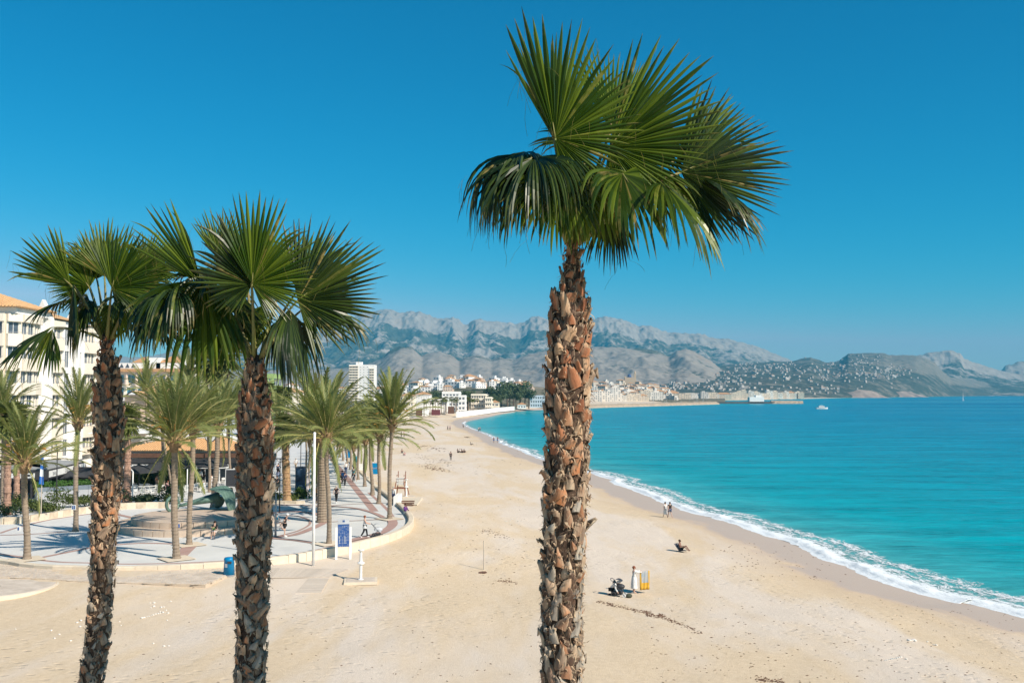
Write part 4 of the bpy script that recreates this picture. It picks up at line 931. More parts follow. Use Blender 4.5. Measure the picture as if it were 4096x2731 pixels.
dp((1273, 2010), (1278, 1745), .42, 'date palm hidden behind the stout one', 8, R_=4.0, n=36)
dp((1558, 2076), (1568, 1690), .35, 'date palm nearest the sand with the tallest crown of the row', 9, R_=4.3, n=44, fruit=True, flare=1.5, up=4)
rowS = [(1515, 2014, 1518, 1742, .33), (1490, 1979, 1482, 1735, .36), (1459, 1945, 1462, 1760, .32), (1433, 1918, 1432, 1742, .28), (1415, 1893, 1414, 1790, .24), (1402, 1878, 1400, 1755, .30),
        (1388, 1862, 1386, 1762, .28), (1372, 1843, 1372, 1768, .28), (1360, 1829, 1360, 1770, .28), (1350, 1816, 1350, 1774, .26)]
ORD = ['second', 'third', 'fourth', 'fifth', 'sixth', 'seventh', 'eighth', 'ninth', 'tenth', 'eleventh']
for i, (bx, by, cx, cyy, tr) in enumerate(rowS):
    dp((bx, by), (cx, cyy), tr, '%s date palm of the beach side row, counted from the plaza' % ORD[i], 20 + i, R_=3.9, n=38 if i < 5 else 26, fruit=i in (0, 3), lod=0 if i < 4 else 1, flare=1.6)
for i in range(10):
    y = 225 + i * 26; x = -11.5 - 2.0 - .235 * (y - 98.4)
    date_palm((x, y, ZP), (x, y, ZP + rnd.uniform(6.5, 8.5)), .28, 'small date palm far down the beach side row, ' + ['just past the eleventh', 'second past the eleventh', 'third past the eleventh', 'fourth past the eleventh', 'fifth past the eleventh', 'sixth past the eleventh', 'seventh past the eleventh', 'third from its far end', 'second from its far end', 'at its far end'][i], 50 + i, R_=3.8, n=22, lod=1)
for i, (bx, by, cx, cyy, tr, lb) in enumerate([(12, 2040, 10, 1640, .36, 'date palm cut by the left edge of the picture'), (652, 1960, 650, 1690, .42, 'thick trunked date palm behind the white chairs'), (838, 1968, 832, 1690, .30, 'slim date palm by the round hanging sign'), (690, 1985, 640, 1640, .22, 'thin crooked date palm beside the tiled restaurant roof'),
        (925, 1960, 915, 1660, .26, 'slim date palm left of the middle fan palm trunk'), (952, 1955, 955, 1665, .26, 'slim date palm hidden by the middle fan palm trunk'), (1235, 1950, 1238, 1760, .26, 'short date palm left of the white pole'), (1225, 1905, 1222, 1715, .26, 'date palm far behind the white pole'), (1258, 1930, 1262, 1750, .40, 'date palm with an orange crown shaft behind the white pole'),
        (590, 1880, 585, 1560, .24, 'date palm behind the tiled restaurant'), (760, 1900, 755, 1520, .26, 'tall date palm over the tiled restaurant'), (880, 1880, 880, 1540, .26, 'tall date palm rising beside the middle fan palm'), (1010, 1890, 1005, 1560, .26, 'tall date palm behind the middle fan palm'), (1105, 1840, 1108, 1660, .24, 'small palm before the far low building')]):
    dp((bx, by), (cx, cyy), tr, lb, 80 + i, R_=3.9 if by > 1950 else 4.4, n=34 if by > 1950 else 28, lod=0 if by > 1950 else 1, fruit=i == 8, hang=1)
# ================================================================ FOLIAGE HELPERS
m_pine = leafmat('pine_needles', (.055, .085, .035), (.085, .115, .045), .1, .7, .3, .3)
m_bush = leafmat('shrub_leaves', (.06, .095, .02), (.11, .13, .03), .25, .6, .3, 1.5)
m_bushd = leafmat('shrub_leaves_dark', (.035, .065, .022), (.06, .085, .03), .2, .6, .3, 1.5)
m_hedge = leafmat('hedge_leaves', (.05, .13, .018), (.075, .17, .03), .25, .6, .1, 3)
m_bark = mat('tree_bark', (.16, .12, .09), (.10, .075, .055), 4, .9, .5, 12)
m_fcrown = leafmat('far_fan_leaf', (.11, .135, .035), (.17, .185, .05), .3, .6, .3, 1.5)
m_ftrunk = mat('far_palm_trunk', (.25, .19, .14), rough=.9)
def leafblob(mb, c, r, n, size, rr, mi=0, shell=.55):
    for _ in range(n):
        v = Vector((rr.gauss(0, 1), rr.gauss(0, 1), rr.gauss(0, 1))).normalized(); k = shell + (1 - shell) * rr.random()
        p = Vector((c[0] + v.x * r[0] * k, c[1] + v.y * r[1] * k, c[2] + v.z * r[2] * k)); s = size * rr.uniform(.6, 1.3)
        a = (v + Vector((rr.uniform(-.7, .7), rr.uniform(-.7, .7), rr.uniform(-.5, .9)))).normalized(); b = a.cross(Vector((rr.random(), rr.random(), rr.random()))).normalized(); e = a.cross(b)
        b0 = len(mb.v); mb.v += [tuple(p - b * s * .5), tuple(p + e * s * .32), tuple(p + b * s * .5), tuple(p - e * s * .32)]; mb.f.append((b0, b0 + 1, b0 + 2, b0 + 3)); mb.m.append(mi)
def pine_variant(i):
    rr = random.Random(i + 60); mb = MB()
    for k in range(7): leafblob(mb, (rr.uniform(-2.2, 2.2), rr.uniform(-2.2, 2.2), rr.uniform(4.2, 7.2)), (rr.uniform(1.6, 2.4), rr.uniform(1.6, 2.4), rr.uniform(1.0, 1.6)), 110, .75, rr)
    c = mb.mesh('crown', m_pine); t = MB(); t.tube([(0, 0, -.5), (.1, 0, 2.5), (.3, .1, 5)], [.28, .22, .12], 6)
    for q in ((1.4, .6, 5.6), (-1.3, -.4, 5.4), (.2, 1.5, 5.8)): t.tube([(.15, 0, 3), q], [.12, .05], 5)
    return c, t.mesh('trunk', m_bark)
PV = [pine_variant(i) for i in range(4)]
def tree(p, s, label, i, nm='pine_tree', group='pines and evergreen trees around the resort'):
    rt = thing(nm, label, 'tree', p, rnd.uniform(0, 6), group=group); c, t = PV[i % 4]
    for m_, n_ in ((t, 'trunk'), (c, 'crown')): o = put(n_, m_, rt); o.scale = (s, s, s * rnd.uniform(.8, 1.05))
    return rt
def bush(nm, p, r, n, size, label, m_, seed, cat='shrub', group=None, lumps=5):
    rr = random.Random(seed); mb = MB(); p = Vector(p)
    for k in range(lumps): leafblob(mb, (rr.uniform(-.5, .5) * r[0], rr.uniform(-.5, .5) * r[1], r[2] * rr.uniform(.4, .75)), (r[0] * .6, r[1] * .6, r[2] * .5), n // lumps, size, rr, 0, .35)
    for k in range(8): a = rr.uniform(0, 6.28); mb.tube([(0, 0, -.1), (math.cos(a) * r[0] * .5, math.sin(a) * r[1] * .5, r[2] * .7)], [.03, .012], 4)
    return mb.build(nm, m_, None, loc=p, label=label, cat=cat, group=group)
# ================================================================ BUILDINGS
m_white = mat('white_render', (.82, .80, .77), (.77, .75, .71), .4, .85, src='World')
m_cream = mat('cream_render', (.80, .72, .60), (.74, .66, .54), .4, .85, src='World')
m_pink = mat('pinkish_render', (.66, .52, .42), (.60, .47, .38), .3, .85, src='World')
m_ochre = mat('ochre_render', (.52, .40, .28), rough=.85, src='World')
m_tile = mat('terracotta_tile', (.52, .30, .15), (.42, .22, .11), 2.5, .8, .4, 9, src='World')
m_tile2 = mat('pale_clay_tile', (.60, .38, .19), (.50, .29, .14), 2.5, .8, .4, 9, src='World')  # second roof colour, a paler clay tile
m_glass = mat('window_glass', (.055, .075, .10), (.10, .13, .165), 1.2, .12, spec=.6, src='World')
m_teal = mat('teal_glass', (.06, .24, .28), (.12, .30, .36), 1.5, .15, spec=.6, src='World')
m_frame = mat('white_frame', (.80, .80, .78), rough=.5)
m_darkm = mat('dark_metal', (.035, .035, .04), (.05, .05, .055), 2, .5)
m_grey = mat('grey_metal', (.30, .31, .32), rough=.45)
m_blk = mat('black_canvas', (.030, .032, .036), (.045, .046, .05), 1.5, .8)
m_green = mat('green_render', (.30, .42, .16), rough=.8)
m_dkred = mat('dark_red_paint', (.16, .045, .05), rough=.7)
m_brown = mat('brown_timber', (.17, .085, .055), (.11, .06, .04), 3, .7)
def sbox(mb, p, q, z0, z1, out, back=0, mi=0, s0=0, s1=None):
    """box along the wall line p->q (outward = right of p->q), from s0 to s1 metres, thickness out (proud) and back (into wall)"""
    p = Vector((p[0], p[1])); q = Vector((q[0], q[1])); d = q - p; L_ = d.length; d.normalize(); nn = Vector((d.y, -d.x)); s1 = L_ if s1 is None else s1
    a = p + d * s0; b = p + d * s1
    return mb.prism([tuple(a - nn * back), tuple(a + nn * out), tuple(b + nn * out), tuple(b - nn * back)], z0, z1)
def facade(rt, base, p, q, floors, wins, mw, sp_out=.0, glass=None, wall_out=.18, frame=True, rail=False, piers=True, merge=False):
    """floors: [(z_bottom, z_top) of each window band]; wins: [(s0,s1)] window spans along p->q. Wall in front of the glass plane."""
    glass = glass or m_glass; base = Vector(base); p = Vector((p[0] - base.x, p[1] - base.y)); q = Vector((q[0] - base.x, q[1] - base.y)); L_ = (q - p).length
    fz = sorted([(a - base.z, b - base.z) for a, b in floors]); mb = MB(); zlo = fz[0][0] - .9; ztop = fz[-1][1] + .9
    edges = [zlo] + [z for f_ in fz for z in f_] + [ztop]
    for i in range(0, len(edges), 2): sbox(mb, p, q, edges[i], edges[i + 1], wall_out + sp_out)
    s = 0
    for a, b in list(wins) + [(L_, L_)]:
        if a - s > .02:
            for f0, f1 in fz: sbox(mb, p, q, f0, f1, wall_out, 0, 0, s, a)
        s = b
    mb.build('wall', mw, rt)
    g1 = MB()
    for f0, f1 in fz:
        for a, b in wins:
            g = g1 if merge else MB(); sbox(g, p, q, f0 + .003, f1 - .003, .03, .02, 0, a + .003, b - .003)
            if frame:
                for x in (a + .03, (a + b) / 2, b - .03) if b - a > .9 else (a + .03, b - .03): sbox(g, p, q, f0 + .003, f1 - .003, .075, -.031, 1, x - .03, x + .03); g.m[-6:] = [1] * 6
                sbox(g, p, q, f1 - .07, f1 - .004, .08, -.031, 1, a + .06, b - .06); g.m[-6:] = [1] * 6
            if not merge: g.build('window', [glass, m_frame], rt)
    if merge: g1.build('windows_glazing', [glass, m_frame], rt, kind='stuff')
    if rail:
        r2 = MB()
        for f0, f1 in fz:
            sbox(r2, p, q, f0 + .18, f0 + .22, wall_out + sp_out + .02, -(wall_out + sp_out - .02))
            sbox(r2, p, q, f0 + .08, f0 + .11, wall_out + sp_out + .02, -(wall_out + sp_out - .02))
        r2.build('railing', m_grey, rt)
def fl(z0, n, h, a, b): return [(z0 + i * h + a, z0 + i * h + b) for i in range(n)]
def even(L_, n, gap, m0=.4):
    w_ = (L_ - 2 * m0 - gap * (n - 1)) / n; return [(m0 + i * (w_ + gap), m0 + i * (w_ + gap) + w_) for i in range(n)]
def hip(mb, x0, x1, y0, y1, z, h, ov=.5, mi=0, ridge=None):
    x0 -= ov; x1 += ov; y0 -= ov; y1 += ov; w_ = min(x1 - x0, y1 - y0) / 2
    if x1 - x0 >= y1 - y0: a = (x0 + w_, (y0 + y1) / 2, z + h); b = (x1 - w_, (y0 + y1) / 2, z + h)
    else: a = ((x0 + x1) / 2, y0 + w_, z + h); b = ((x0 + x1) / 2, y1 - w_, z + h)
    P = [(x0, y0, z), (x1, y0, z), (x1, y1, z), (x0, y1, z), a, b]
    if x1 - x0 >= y1 - y0: F_ = [(0, 1, 5, 4), (1, 2, 5), (2, 3, 4, 5), (3, 0, 4), (3, 2, 1, 0)]
    else: F_ = [(0, 1, 4), (1, 2, 5, 4), (2, 3, 5), (3, 0, 4, 5), (3, 2, 1, 0)]
    return mb.add(P, F_, mi)
def tiles_on(rt, x0, x1, y0, y1, z, h, ov, pitch, m_):
    """rows of round tile ribs down the four slopes of a hip roof, joined"""
    mb = MB(); X0, X1, Y0, Y1 = x0 - ov, x1 + ov, y0 - ov, y1 + ov; w_ = min(X1 - X0, Y1 - Y0) / 2; k = h / w_
    def rib(a, b): mb.tube([a, b], pitch * .3, 5, cap=True)
    n = int((X1 - X0) / pitch)
    for i in range(n):
        x = X0 + (i + .5) * pitch; t = min(x - X0, X1 - x, w_)
        rib((x, Y0, z), (x, Y0 + t, z + t * k))
    n = int((Y1 - Y0) / pitch)
    for i in range(n):
        y = Y0 + (i + .5) * pitch; t = min(y - Y0, Y1 - y, w_)
        rib((X1, y, z), (X1 - t, y, z + t * k))
    mb.build('roof_tiles', m_, rt, kind='stuff')
# ---- big white apartment building at the left edge
bs = Vector((-58, 115, ZP)); rt = thing('apartment_building', 'large white curving apartment block with clay roof at the left edge', 'building', bs)
XF = -58.0; fls = [(20.9, 22.3), (18.05, 19.45), (15.2, 16.6), (12.35, 13.8), (9.5, 10.9), (6.65, 8.05)]
core = MB(); core.box((-14.2, 14.6, 10.1), (28, 28.8, 20.3)); core.build('core', m_white, rt)
def sec(y0, y1, xo, mw, wins, sp, rail=True, fl_=fls): facade(rt, bs, (XF + xo, y0), (XF + xo, y1), fl_, wins, mw, sp, rail=rail)
facade(rt, bs, (XF - 27, 114.6), (XF - .4, 114.6), fls, even(26.6, 9, .22, .3), m_cream, .35, rail=True)
facade(rt, bs, (XF - .4, 114.6), (XF + .5, 116.2), fls, [(.25, 1.6)], m_cream, .35, rail=True)
sec(116.2, 119.4, .5, m_cream, [(.15, 1.45), (1.65, 3.05)], .35)
facade(rt, bs, (XF + .5, 119.4), (XF + .1, 121.6), fls, [(.2, 1.0), (1.2, 2.0)], m_cream, .35, rail=True)
sec(121.6, 123.0, -.1, m_white, [], 0, False)
sec(124.0, 128.0, -.1, m_cream, [(.2, 1.5), (1.7, 2.5), (2.7, 3.7)], .45)
sec(128.0, 130.6, .1, m_white, [(.5, 1.9)], 0, False, [(a - .7, b) for a, b in fls])
sec(131.6, 134.4, .1, m_white, [(.5, 1.9)], 0, False, [(a - .7, b) for a, b in fls])
sec(134.4, 138.4, -.1, m_cream, [(.3, 1.6), (1.8, 2.5), (2.7, 3.6)], .45)
sec(138.8, 142.6, -.1, m_cream, [(.5, 1.9), (2.3, 3.4)], .4)
fn = MB()
for y0, y1, zt in ((123.0, 124.0, 25.2), (130.6, 131.6, 24.2), (138.4, 138.8, 24.0)):
    yc = (y0 + y1) / 2 - bs.y; fn.box((-.2, yc, (zt - 2 - ZP) / 2), (2.2, y1 - y0 - .01, zt - 2 - ZP))
    fn.add([(-1.3, yc - (y1 - y0) / 2 + .01, zt - 2.0 - ZP), (.9, yc - (y1 - y0) / 2 + .01, zt - 2.0 - ZP), (-.2, yc - (y1 - y0) / 2 + .01, zt + .4 - ZP), (-1.3, yc + (y1 - y0) / 2 - .01, zt - 2.0 - ZP), (.9, yc + (y1 - y0) / 2 - .01, zt - 2.0 - ZP), (-.2, yc + (y1 - y0) / 2 - .01, zt + .4 - ZP)], [(0, 1, 2), (5, 4, 3), (0, 3, 4, 1), (1, 4, 5, 2), (2, 5, 3, 0)])
fn.build('gable_fin', m_white, rt)
z_ = 23.3 - ZP; pr = MB(); pr.box((-13.6, 4.2, z_ + .3), (28.6, 8.6, .7)); pr.build('parapet', m_white, rt)
rf = MB(); hip(rf, -20, .7, -.5, 8.6, z_ + .66, 2.0, .55); rf.build('roof', m_tile2, rt); tiles_on(rt, -20, .7, -.5, 8.6, z_ + .68, 2.0, .55, .42, m_tile2)
rf = MB(); hip(rf, -14, .3, 9.2, 15.4, z_ + .1, 1.5, .5); hip(rf, -14, .3, 16.8, 27, z_ - .2, 1.3, .5); rf.build('roof', m_tile2, rt)
# low shops joined to its foot, with terrace roof
def simple_block(nm, label, sx0, sx1, d, deep, ztop, mw, floors, nw, roof=None, cat='building', zb=ZP, side=True, glass=None, sp=.12, group=None, wh=(.95, 2.3), fh=3.0, merge=False, roofh=1.6, ov=.6, nside=None):
    x0 = at(sx0, 1500, d).x; x1 = at(sx1, 1500, d).x; b = Vector(((x0 + x1) / 2, d, zb)); r_ = thing(nm, label, cat, b, group=group); w_ = x1 - x0; h = ztop - zb
    MB().box((0, deep / 2, h / 2), (w_, deep, h)).build('core', mw, r_)
    f_ = [(zb + (h - floors * fh) + i * fh + wh[0], zb + (h - floors * fh) + i * fh + wh[1]) for i in range(floors)]
    if nw: facade(r_, b, (x0, d), (x1, d), f_, even(w_, nw, .7, .6), mw, sp, glass=glass, merge=merge)
    if nw and side and x1 < 0: facade(r_, b, (x1, d), (x1, d + deep), f_, even(deep, nside or max(1, int(deep / 2.6)), .8, .6), mw, sp, glass=glass, merge=merge)
    if roof: m_ = MB(); hip(m_, -w_ / 2, w_ / 2, 0, deep, h + .02, roofh, ov); m_.build('roof', roof, r_)
    else: m_ = MB(); [m_.box(c_, s_) for c_, s_ in (((0, .1, h + .3), (w_, .2, .6)), ((w_ / 2 - .1, deep / 2, h + .3), (.2, deep - .42, .6)), ((-w_ / 2 + .1, deep / 2, h + .3), (.2, deep - .42, .6)))]; m_.build('parapet', mw, r_)
    return r_, b
r_, b = simple_block('terrace_building', 'wide building with orange eaves and teal glass balconies behind the palms', 455, 770, 240, 14, 19.0, m_cream, 5, 7, None, glass=m_teal, wh=(.5, 2.5), side=False)
xw = at(770, 1500, 240).x - at(455, 1500, 240).x
MB().box((0, -.7, 16.3), (xw + 1.5, 2.6, .75)).build('eaves', m_tile, r_)
pl = MB()
for i in range(8): pl.lathe([(.55, 12.6), (.42, 13.8), (.3, 14.2), (.3, 15.8)], (-xw / 2 + 1.2 + i * (xw - 2.4) / 7, -1.2, 0), 8)
pl.build('pillar', m_pink, r_)
rfm = MB(); rfm.box((-xw / 2 + 6, 3, 17.3), (10, 5, 1.6)); rfm.box((-xw / 2 + 9, 3, 18.6), (3.4, 4, 1.6)); rfm.box((xw / 2 - 5, 3, 17.3), (8, 5, 1.6)); rfm.box((-.5, 3, 17.0), (5, 4, 1.2)); rfm.build('rooftop_hut', m_white, r_)
for i in range(3):
    MB().add([(-xw / 2 + 1.2 + i * 1.4, .4, 17.0), (-xw / 2 + 2.2 + i * 1.4, .4, 17.0), (-xw / 2 + 1.7 + i * 1.4, .4, 18.0), (-xw / 2 + 1.2 + i * 1.4, .44, 17.0), (-xw / 2 + 2.2 + i * 1.4, .44, 17.0), (-xw / 2 + 1.7 + i * 1.4, .44, 18.0)], [(0, 1, 2), (5, 4, 3), (0, 3, 4, 1), (1, 4, 5, 2), (2, 5, 3, 0)]).build('dormer_window', m_glass, r_)
rfm = MB(); hip(rfm, -xw / 2 + 4, -xw / 2 + 8.5, 1.5, 5, 18.2, 1.4, .3); hip(rfm, xw / 2 - 8.5, xw / 2 - 3, 1.5, 5.5, 18.2, 1.6, .3); rfm.build('hut_roof', m_tile, r_)
ds = MB(); ds.lathe([(.02, -.3), (.6, -.12), (1.0, .15), (1.02, .17), (.6, -.05), (.02, -.22)], (0, 0, 0), 16); o = ds.build('satellite_dish', m_frame, r_); o.location = (xw / 2 - 1.2, 0, 18.4); o.rotation_euler = (R(65), 0, R(20))
r_, b = simple_block('gabled_house', 'small cream house with hipped clay roof and white window grid', 478, 590, 172, 16, 12.6, m_pink, 3, 2, None, wh=(.6, 2.6))
w_ = at(590, 1500, 172).x - at(478, 1500, 172).x; rfm = MB(); hip(rfm, -w_ / 2, w_ / 2 + 4, 3, 16, 9.5, 3.2, .8); rfm.add([(-w_ / 2 - .5, -.6, 9.5), (w_ / 2 + .5, -.6, 9.5), (0, -.6, 11.2), (-w_ / 2 - .5, 9, 9.5), (w_ / 2 + .5, 9, 9.5), (0, 9, 11.2)], [(0, 3, 5, 2), (2, 5, 4, 1), (0, 1, 4, 3)]); rfm.add([(-w_ / 2, -.55, 9.5), (w_ / 2, -.55, 9.5), (0, -.55, 11.0)], [(0, 1, 2)], 1); rfm.build('roof', [m_tile2, m_white], r_)
simple_block('blank_walled_building', 'tall blank cream wall of a building behind the palm trunks', 500, 640, 142, 12, 13.2, m_pink, 0, 0, None)
simple_block('yellow_low_building', 'low pale yellow building below the blank cream wall', 515, 650, 134, 6, 6.6, mat('yellow_render', (.78, .66, .38), rough=.85), 0, 0, None)
simple_block('balcony_building', 'white building with dark balconies right of the blank cream wall', 645, 720, 150, 12, 12.0, m_white, 3, 3, None, wh=(.8, 2.4))
simple_block('green_tower_block', 'slim green apartment block right of the middle fan palm', 1050, 1092, 250, 10, 18.3, m_green, 5, 2, None, wh=(.7, 2.4), nside=2)
simple_block('long_tiled_building', 'long low cream building with orange roof behind the promenade palms', 1086, 1200, 300, 12, 14.2, m_cream, 3, 10, m_tile2, wh=(.9, 2.2), merge=True)
simple_block('ochre_arcade_building', 'ochre low building glimpsed between far palm trunks', 1105, 1300, 235, 10, 8.6, m_ochre, 2, 8, None, merge=True)
# white tower
r_, b = simple_block('white_tower_block', 'tall white tower block standing alone behind the promenade palms', 1396, 1496, 980, 20, 41.5, m_white, 0, 0, None)
x0, x1 = at(1396, 1500, 980).x, at(1496, 1500, 980).x
tf = fl(4.4, 14, 2.6, .9, 2.1)
facade(r_, b, (x0, 980), (x0 + 9, 980), tf, even(9, 3, .5, .4), m_cream, .9, merge=True, rail=False)
facade(r_, b, (x0 + 9, 980), (x0 + 20, 980), [(a + .3, c - .3) for a, c in tf], [(1.6, 2.6), (5, 6), (8.6, 9.6)], m_white, 0, merge=True)
facade(r_, b, (x0 + 20, 980), (x1, 980), tf[:-1], even(x1 - x0 - 20, 2, .5, .3), m_cream, .8, merge=True)
MB().box((-3, 6, 40.0), (6, 6, 3.5)).build('rooftop_hut', m_white, r_)
# resort front
r_, b = simple_block('arched_hotel', 'white hotel with orange hipped roof and tall arched windows by the far beach', 1662, 1718, 560, 14, 13.2, m_white, 3, 8, m_tile, wh=(.5, 2.3), roofh=1.7, merge=False, side=True)
simple_block('orange_roof_annex', 'low building with orange roof left of the arched hotel', 1600, 1655, 540, 12, 12.6, m_cream, 3, 5, m_tile, merge=True)
r_, b = simple_block('plain_white_hotel', 'plain white hotel wall with big grey letters SUN', 1722, 1790, 575, 16, 10.8, m_white, 0, 0, None)
def text(s, size, mtl, parent, loc, rz=0, ext=.02, rx=90, nm='lettering', align='CENTER', bold=0.0):
    cu = bpy.data.curves.new(nm, 'FONT'); cu.body = s; cu.size = size; cu.extrude = ext; cu.offset = bold; cu.align_x = align; cu.materials.append(mtl)
    o = bpy.data.objects.new(nm, cu); COL.objects.link(o)
    me = bpy.data.meshes.new_from_object(o); bpy.data.objects.remove(o); o = put(nm, me, parent); o.location = loc; o.rotation_euler = (R(rx), 0, rz); return o
text('SUN', 2.6, m_grey, r_, (1.6, -.06, 4.0), bold=.05)
simple_block('stepped_white_hotel', 'stepped white modern hotel in the middle of the resort front', 1768, 1838, 640, 18, 14.5, m_white, 4, 5, None, wh=(.9, 2.0), merge=False)
simple_block('stepped_white_hotel_wing', 'lower right wing of the stepped white hotel', 1832, 1862, 622, 12, 12.3, m_white, 3, 2, None, wh=(.8, 2.2), merge=False)
r_, b = simple_block('balconied_cream_hotel', 'cream hotel with long balconies in front of the pines', 1884, 1945, 680, 14, 13.0, m_cream, 3, 6, None, wh=(.8, 2.3), sp=.7)
simple_block('balconied_cream_hotel_wing', 'right lower wing of the cream hotel', 1940, 1967, 672, 12, 11.0, m_cream, 3, 3, None, wh=(.8, 2.3), sp=.6)
simple_block('small_beach_house', 'small pale house at the end of the palm promenade', 1962, 1996, 700, 8, 7.6, m_cream, 2, 2, m_tile, wh=(.8, 2.0))
simple_block('grey_glass_block', 'pale blue grey apartment block beside the tallest fan palm trunk', 2120, 2178, 800, 14, 11.8, mat('pale_grey_render', (.62, .68, .74), rough=.8), 3, 6, None, wh=(.7, 2.4))
simple_block('low_seafront_house', 'low white seafront house under the pines', 2070, 2104, 760, 8, 5.4, m_white, 1, 3, m_tile, wh=(.8, 2.0))
for nm, lab, a_, c_, d_, zt, m_ in (('beach_kiosk', 'dark red beach kiosk on the far sand', 1726, 1759, 520, 4.9, m_dkred), ('beach_kiosk', 'white beach hut left of the dark red kiosk', 1690, 1712, 505, 5.0, m_white),
                                    ('beach_kiosk', 'dark open beach bar left of the white hut', 1664, 1688, 505, 5.6, m_brown), ('beach_kiosk', 'cream snack bar under the nearest far palm', 1606, 1634, 440, 5.4, m_cream), ('beach_kiosk', 'brown timber kiosk right of the dark red kiosk', 1792, 1815, 560, 6.0, m_brown)):
    simple_block(nm, lab, a_, c_, d_, 5, zt, m_, 0, 0, None, cat='kiosk', zb=2.6, group='kiosks on the far beach')
# white seafront wall
wp = [on(1825, 1654, 3.0), on(1900, 1647, 3.0), on(1990, 1636, 3.0), on(2060, 1628, 3.4)]
mb = MB()
for a, c in zip(wp[:-1], wp[1:]): sbox(mb, a, c, 1.0, 4.0, .3, .3)
tag(mb.build('seafront_wall', m_white, None), 'long low white wall along the far seafront', 'wall')
# far fan palms of the resort promenade
def far_crown(i):
    rr = random.Random(i); mb = MB()
    for k in range(34):
        th = rr.uniform(0, 6.28); el = rr.uniform(-.9, 1.4); L_ = rr.uniform(1.1, 1.7); d = Vector((math.cos(th) * math.cos(el), math.sin(th) * math.cos(el), math.sin(el)))
        s = d.cross(Vector((0, 0, 1))).normalized()
        for j in range(5):
            dj = (d + s * (j - 2) * .28).normalized(); e = dj * L_ + Vector((0, 0, -.35)); q = d * .5; w_ = dj.cross(Vector((.3, .2, 1))).normalized() * .10
            b0 = len(mb.v); mb.v += [tuple(q - w_ * .4), tuple(q + w_ * .4), tuple((q + e) / 2 + w_), tuple(e), tuple((q + e) / 2 - w_)]; mb.f.append((b0, b0 + 1, b0 + 2, b0 + 3, b0 + 4)); mb.m.append(0)
    return mb.mesh('crown', m_fcrown)
FC = [far_crown(i) for i in range(3)]
FT = MB().tube([(0, 0, -.3), (.05, 0, 3), (0, .05, 6.4)], [.22, .16, .15], 6).mesh('trunk', m_ftrunk)
fp = []
for i in range(34):
    t = i / 33; sx = 1700 + (1985 - 1700) * t; d_ = 500 + 250 * t + rnd.uniform(-12, 12); fp.append((sx + rnd.uniform(-4, 4), d_, rnd.uniform(.85, 1.15) * 1.12))
for i, (sx, d_, s_) in enumerate(fp):
    p = at(sx, 1572.6, d_); side = 'left' if sx < 1790 else ('middle' if sx < 1890 else 'right')
    rt = thing('fan_palm', 'small fan palm of the far resort promenade, %s part of the row' % side, 'palm tree', (p.x, p.y, 2.9), rnd.uniform(0, 6), group='fan palms along the far resort promenade, %s part' % side)
    for me, n_, z in ((FT, 'trunk', 0), (FC[i % 3], 'crown', 6.5)): o = put(n_, me, rt, loc=(0, 0, z * s_)); o.scale = (s_ * (1.35 if n_ == 'crown' else 1),) * 2 + (s_,)
# pines around the resort
for i, (sx, sy, d_, s_) in enumerate([(1862, 1600, 700, 1.5), (1872, 1592, 740, 1.5), (1990, 1600, 760, 1.7), (2005, 1596, 800, 1.9), (2030, 1596, 820, 2.1), (2055, 1594, 820, 2.2), (2080, 1596, 830, 2.2), (2100, 1598, 820, 1.9), (2115, 1602, 800, 1.5),
        (1700, 1590, 760, 1.3), (1725, 1584, 800, 1.5), (1740, 1582, 830, 1.4), (1780, 1578, 900, 1.3), (1960, 1590, 840, 1.6), (1975, 1606, 740, 1.1), (1870, 1610, 690, 1.1), (2040, 1608, 790, 1.4), (2065, 1610, 780, 1.2), (1640, 1600, 640, 1.3), (1530, 1600, 640, 1.2), (1550, 1606, 600, 1.1), (1110, 1580, 400, 1.2), (1150, 1590, 380, 1.1), (1190, 1590, 390, 1.2), (1230, 1600, 400, 1.3), (1330, 1610, 420, 1.2), (1370, 1612, 430, 1.0)]):
    p = at(sx, 1572.6, d_); tree((p.x, p.y, 2.6), s_ * 1.25, 'dark pine ' + ['behind the cream hotel', 'left of the grey block', 'behind the stepped white hotel', 'among the promenade buildings'][0 if 1855 < sx < 1985 else 1 if sx >= 1985 else 2 if sx > 1600 else 3] + ', number %s from the left' % ['eleven', 'twelve', 'sixteen', 'seventeen', 'nineteen', 'twenty one', 'twenty four', 'twenty five', 'twenty six', 'seven', 'eight', 'nine', 'ten', 'fourteen', 'fifteen', 'thirteen', 'eighteen', 'twenty two', 'six', 'twenty three', 'twenty', 'zero', 'one', 'two', 'three', 'four', 'five'][i % 27], i)
# ---------------------------------------------------------------- houses on the hillsides
def house_mesh(i, w_, d_, h, roof, mw, nf):
    rr = random.Random(i); mb = MB(); mb.box((0, 0, h / 2 - 1.5), (w_, d_, h + 3))
    n = max(2, int(w_ / 3))
    for f_ in range(nf):
        for k in range(n):
            if rr.random() < .8: mb.box((-w_ / 2 + (k + .5) * w_ / n, -d_ / 2, h / nf * (f_ + .5)), (w_ / n * .45, .12, h / nf * .45), mi=1)
        for k in range(max(1, int(d_ / 4))): mb.box((w_ / 2, -d_ / 2 + (k + .5) * d_ / max(1, int(d_ / 4)), h / nf * (f_ + .5)), (.12, 1.4, h / nf * .42), mi=1)
    if roof == 1: hip(mb, -w_ / 2, w_ / 2, -d_ / 2, d_ / 2, h + .02, w_ * .16, .4, 2)
    elif rr.random() < .6: mb.box((rr.uniform(-.2, .2) * w_, 0, h + 1.2), (w_ * .4, d_ * .4, 2.4))
    if rr.random() < .5: mb.box((w_ * .5 + 1.2, -.2, h * .3 - 1.5), (2.4 + .3, d_ * .6, h * .6 + 3))
    return mb.mesh('house', [mw, m_glass, m_tile])
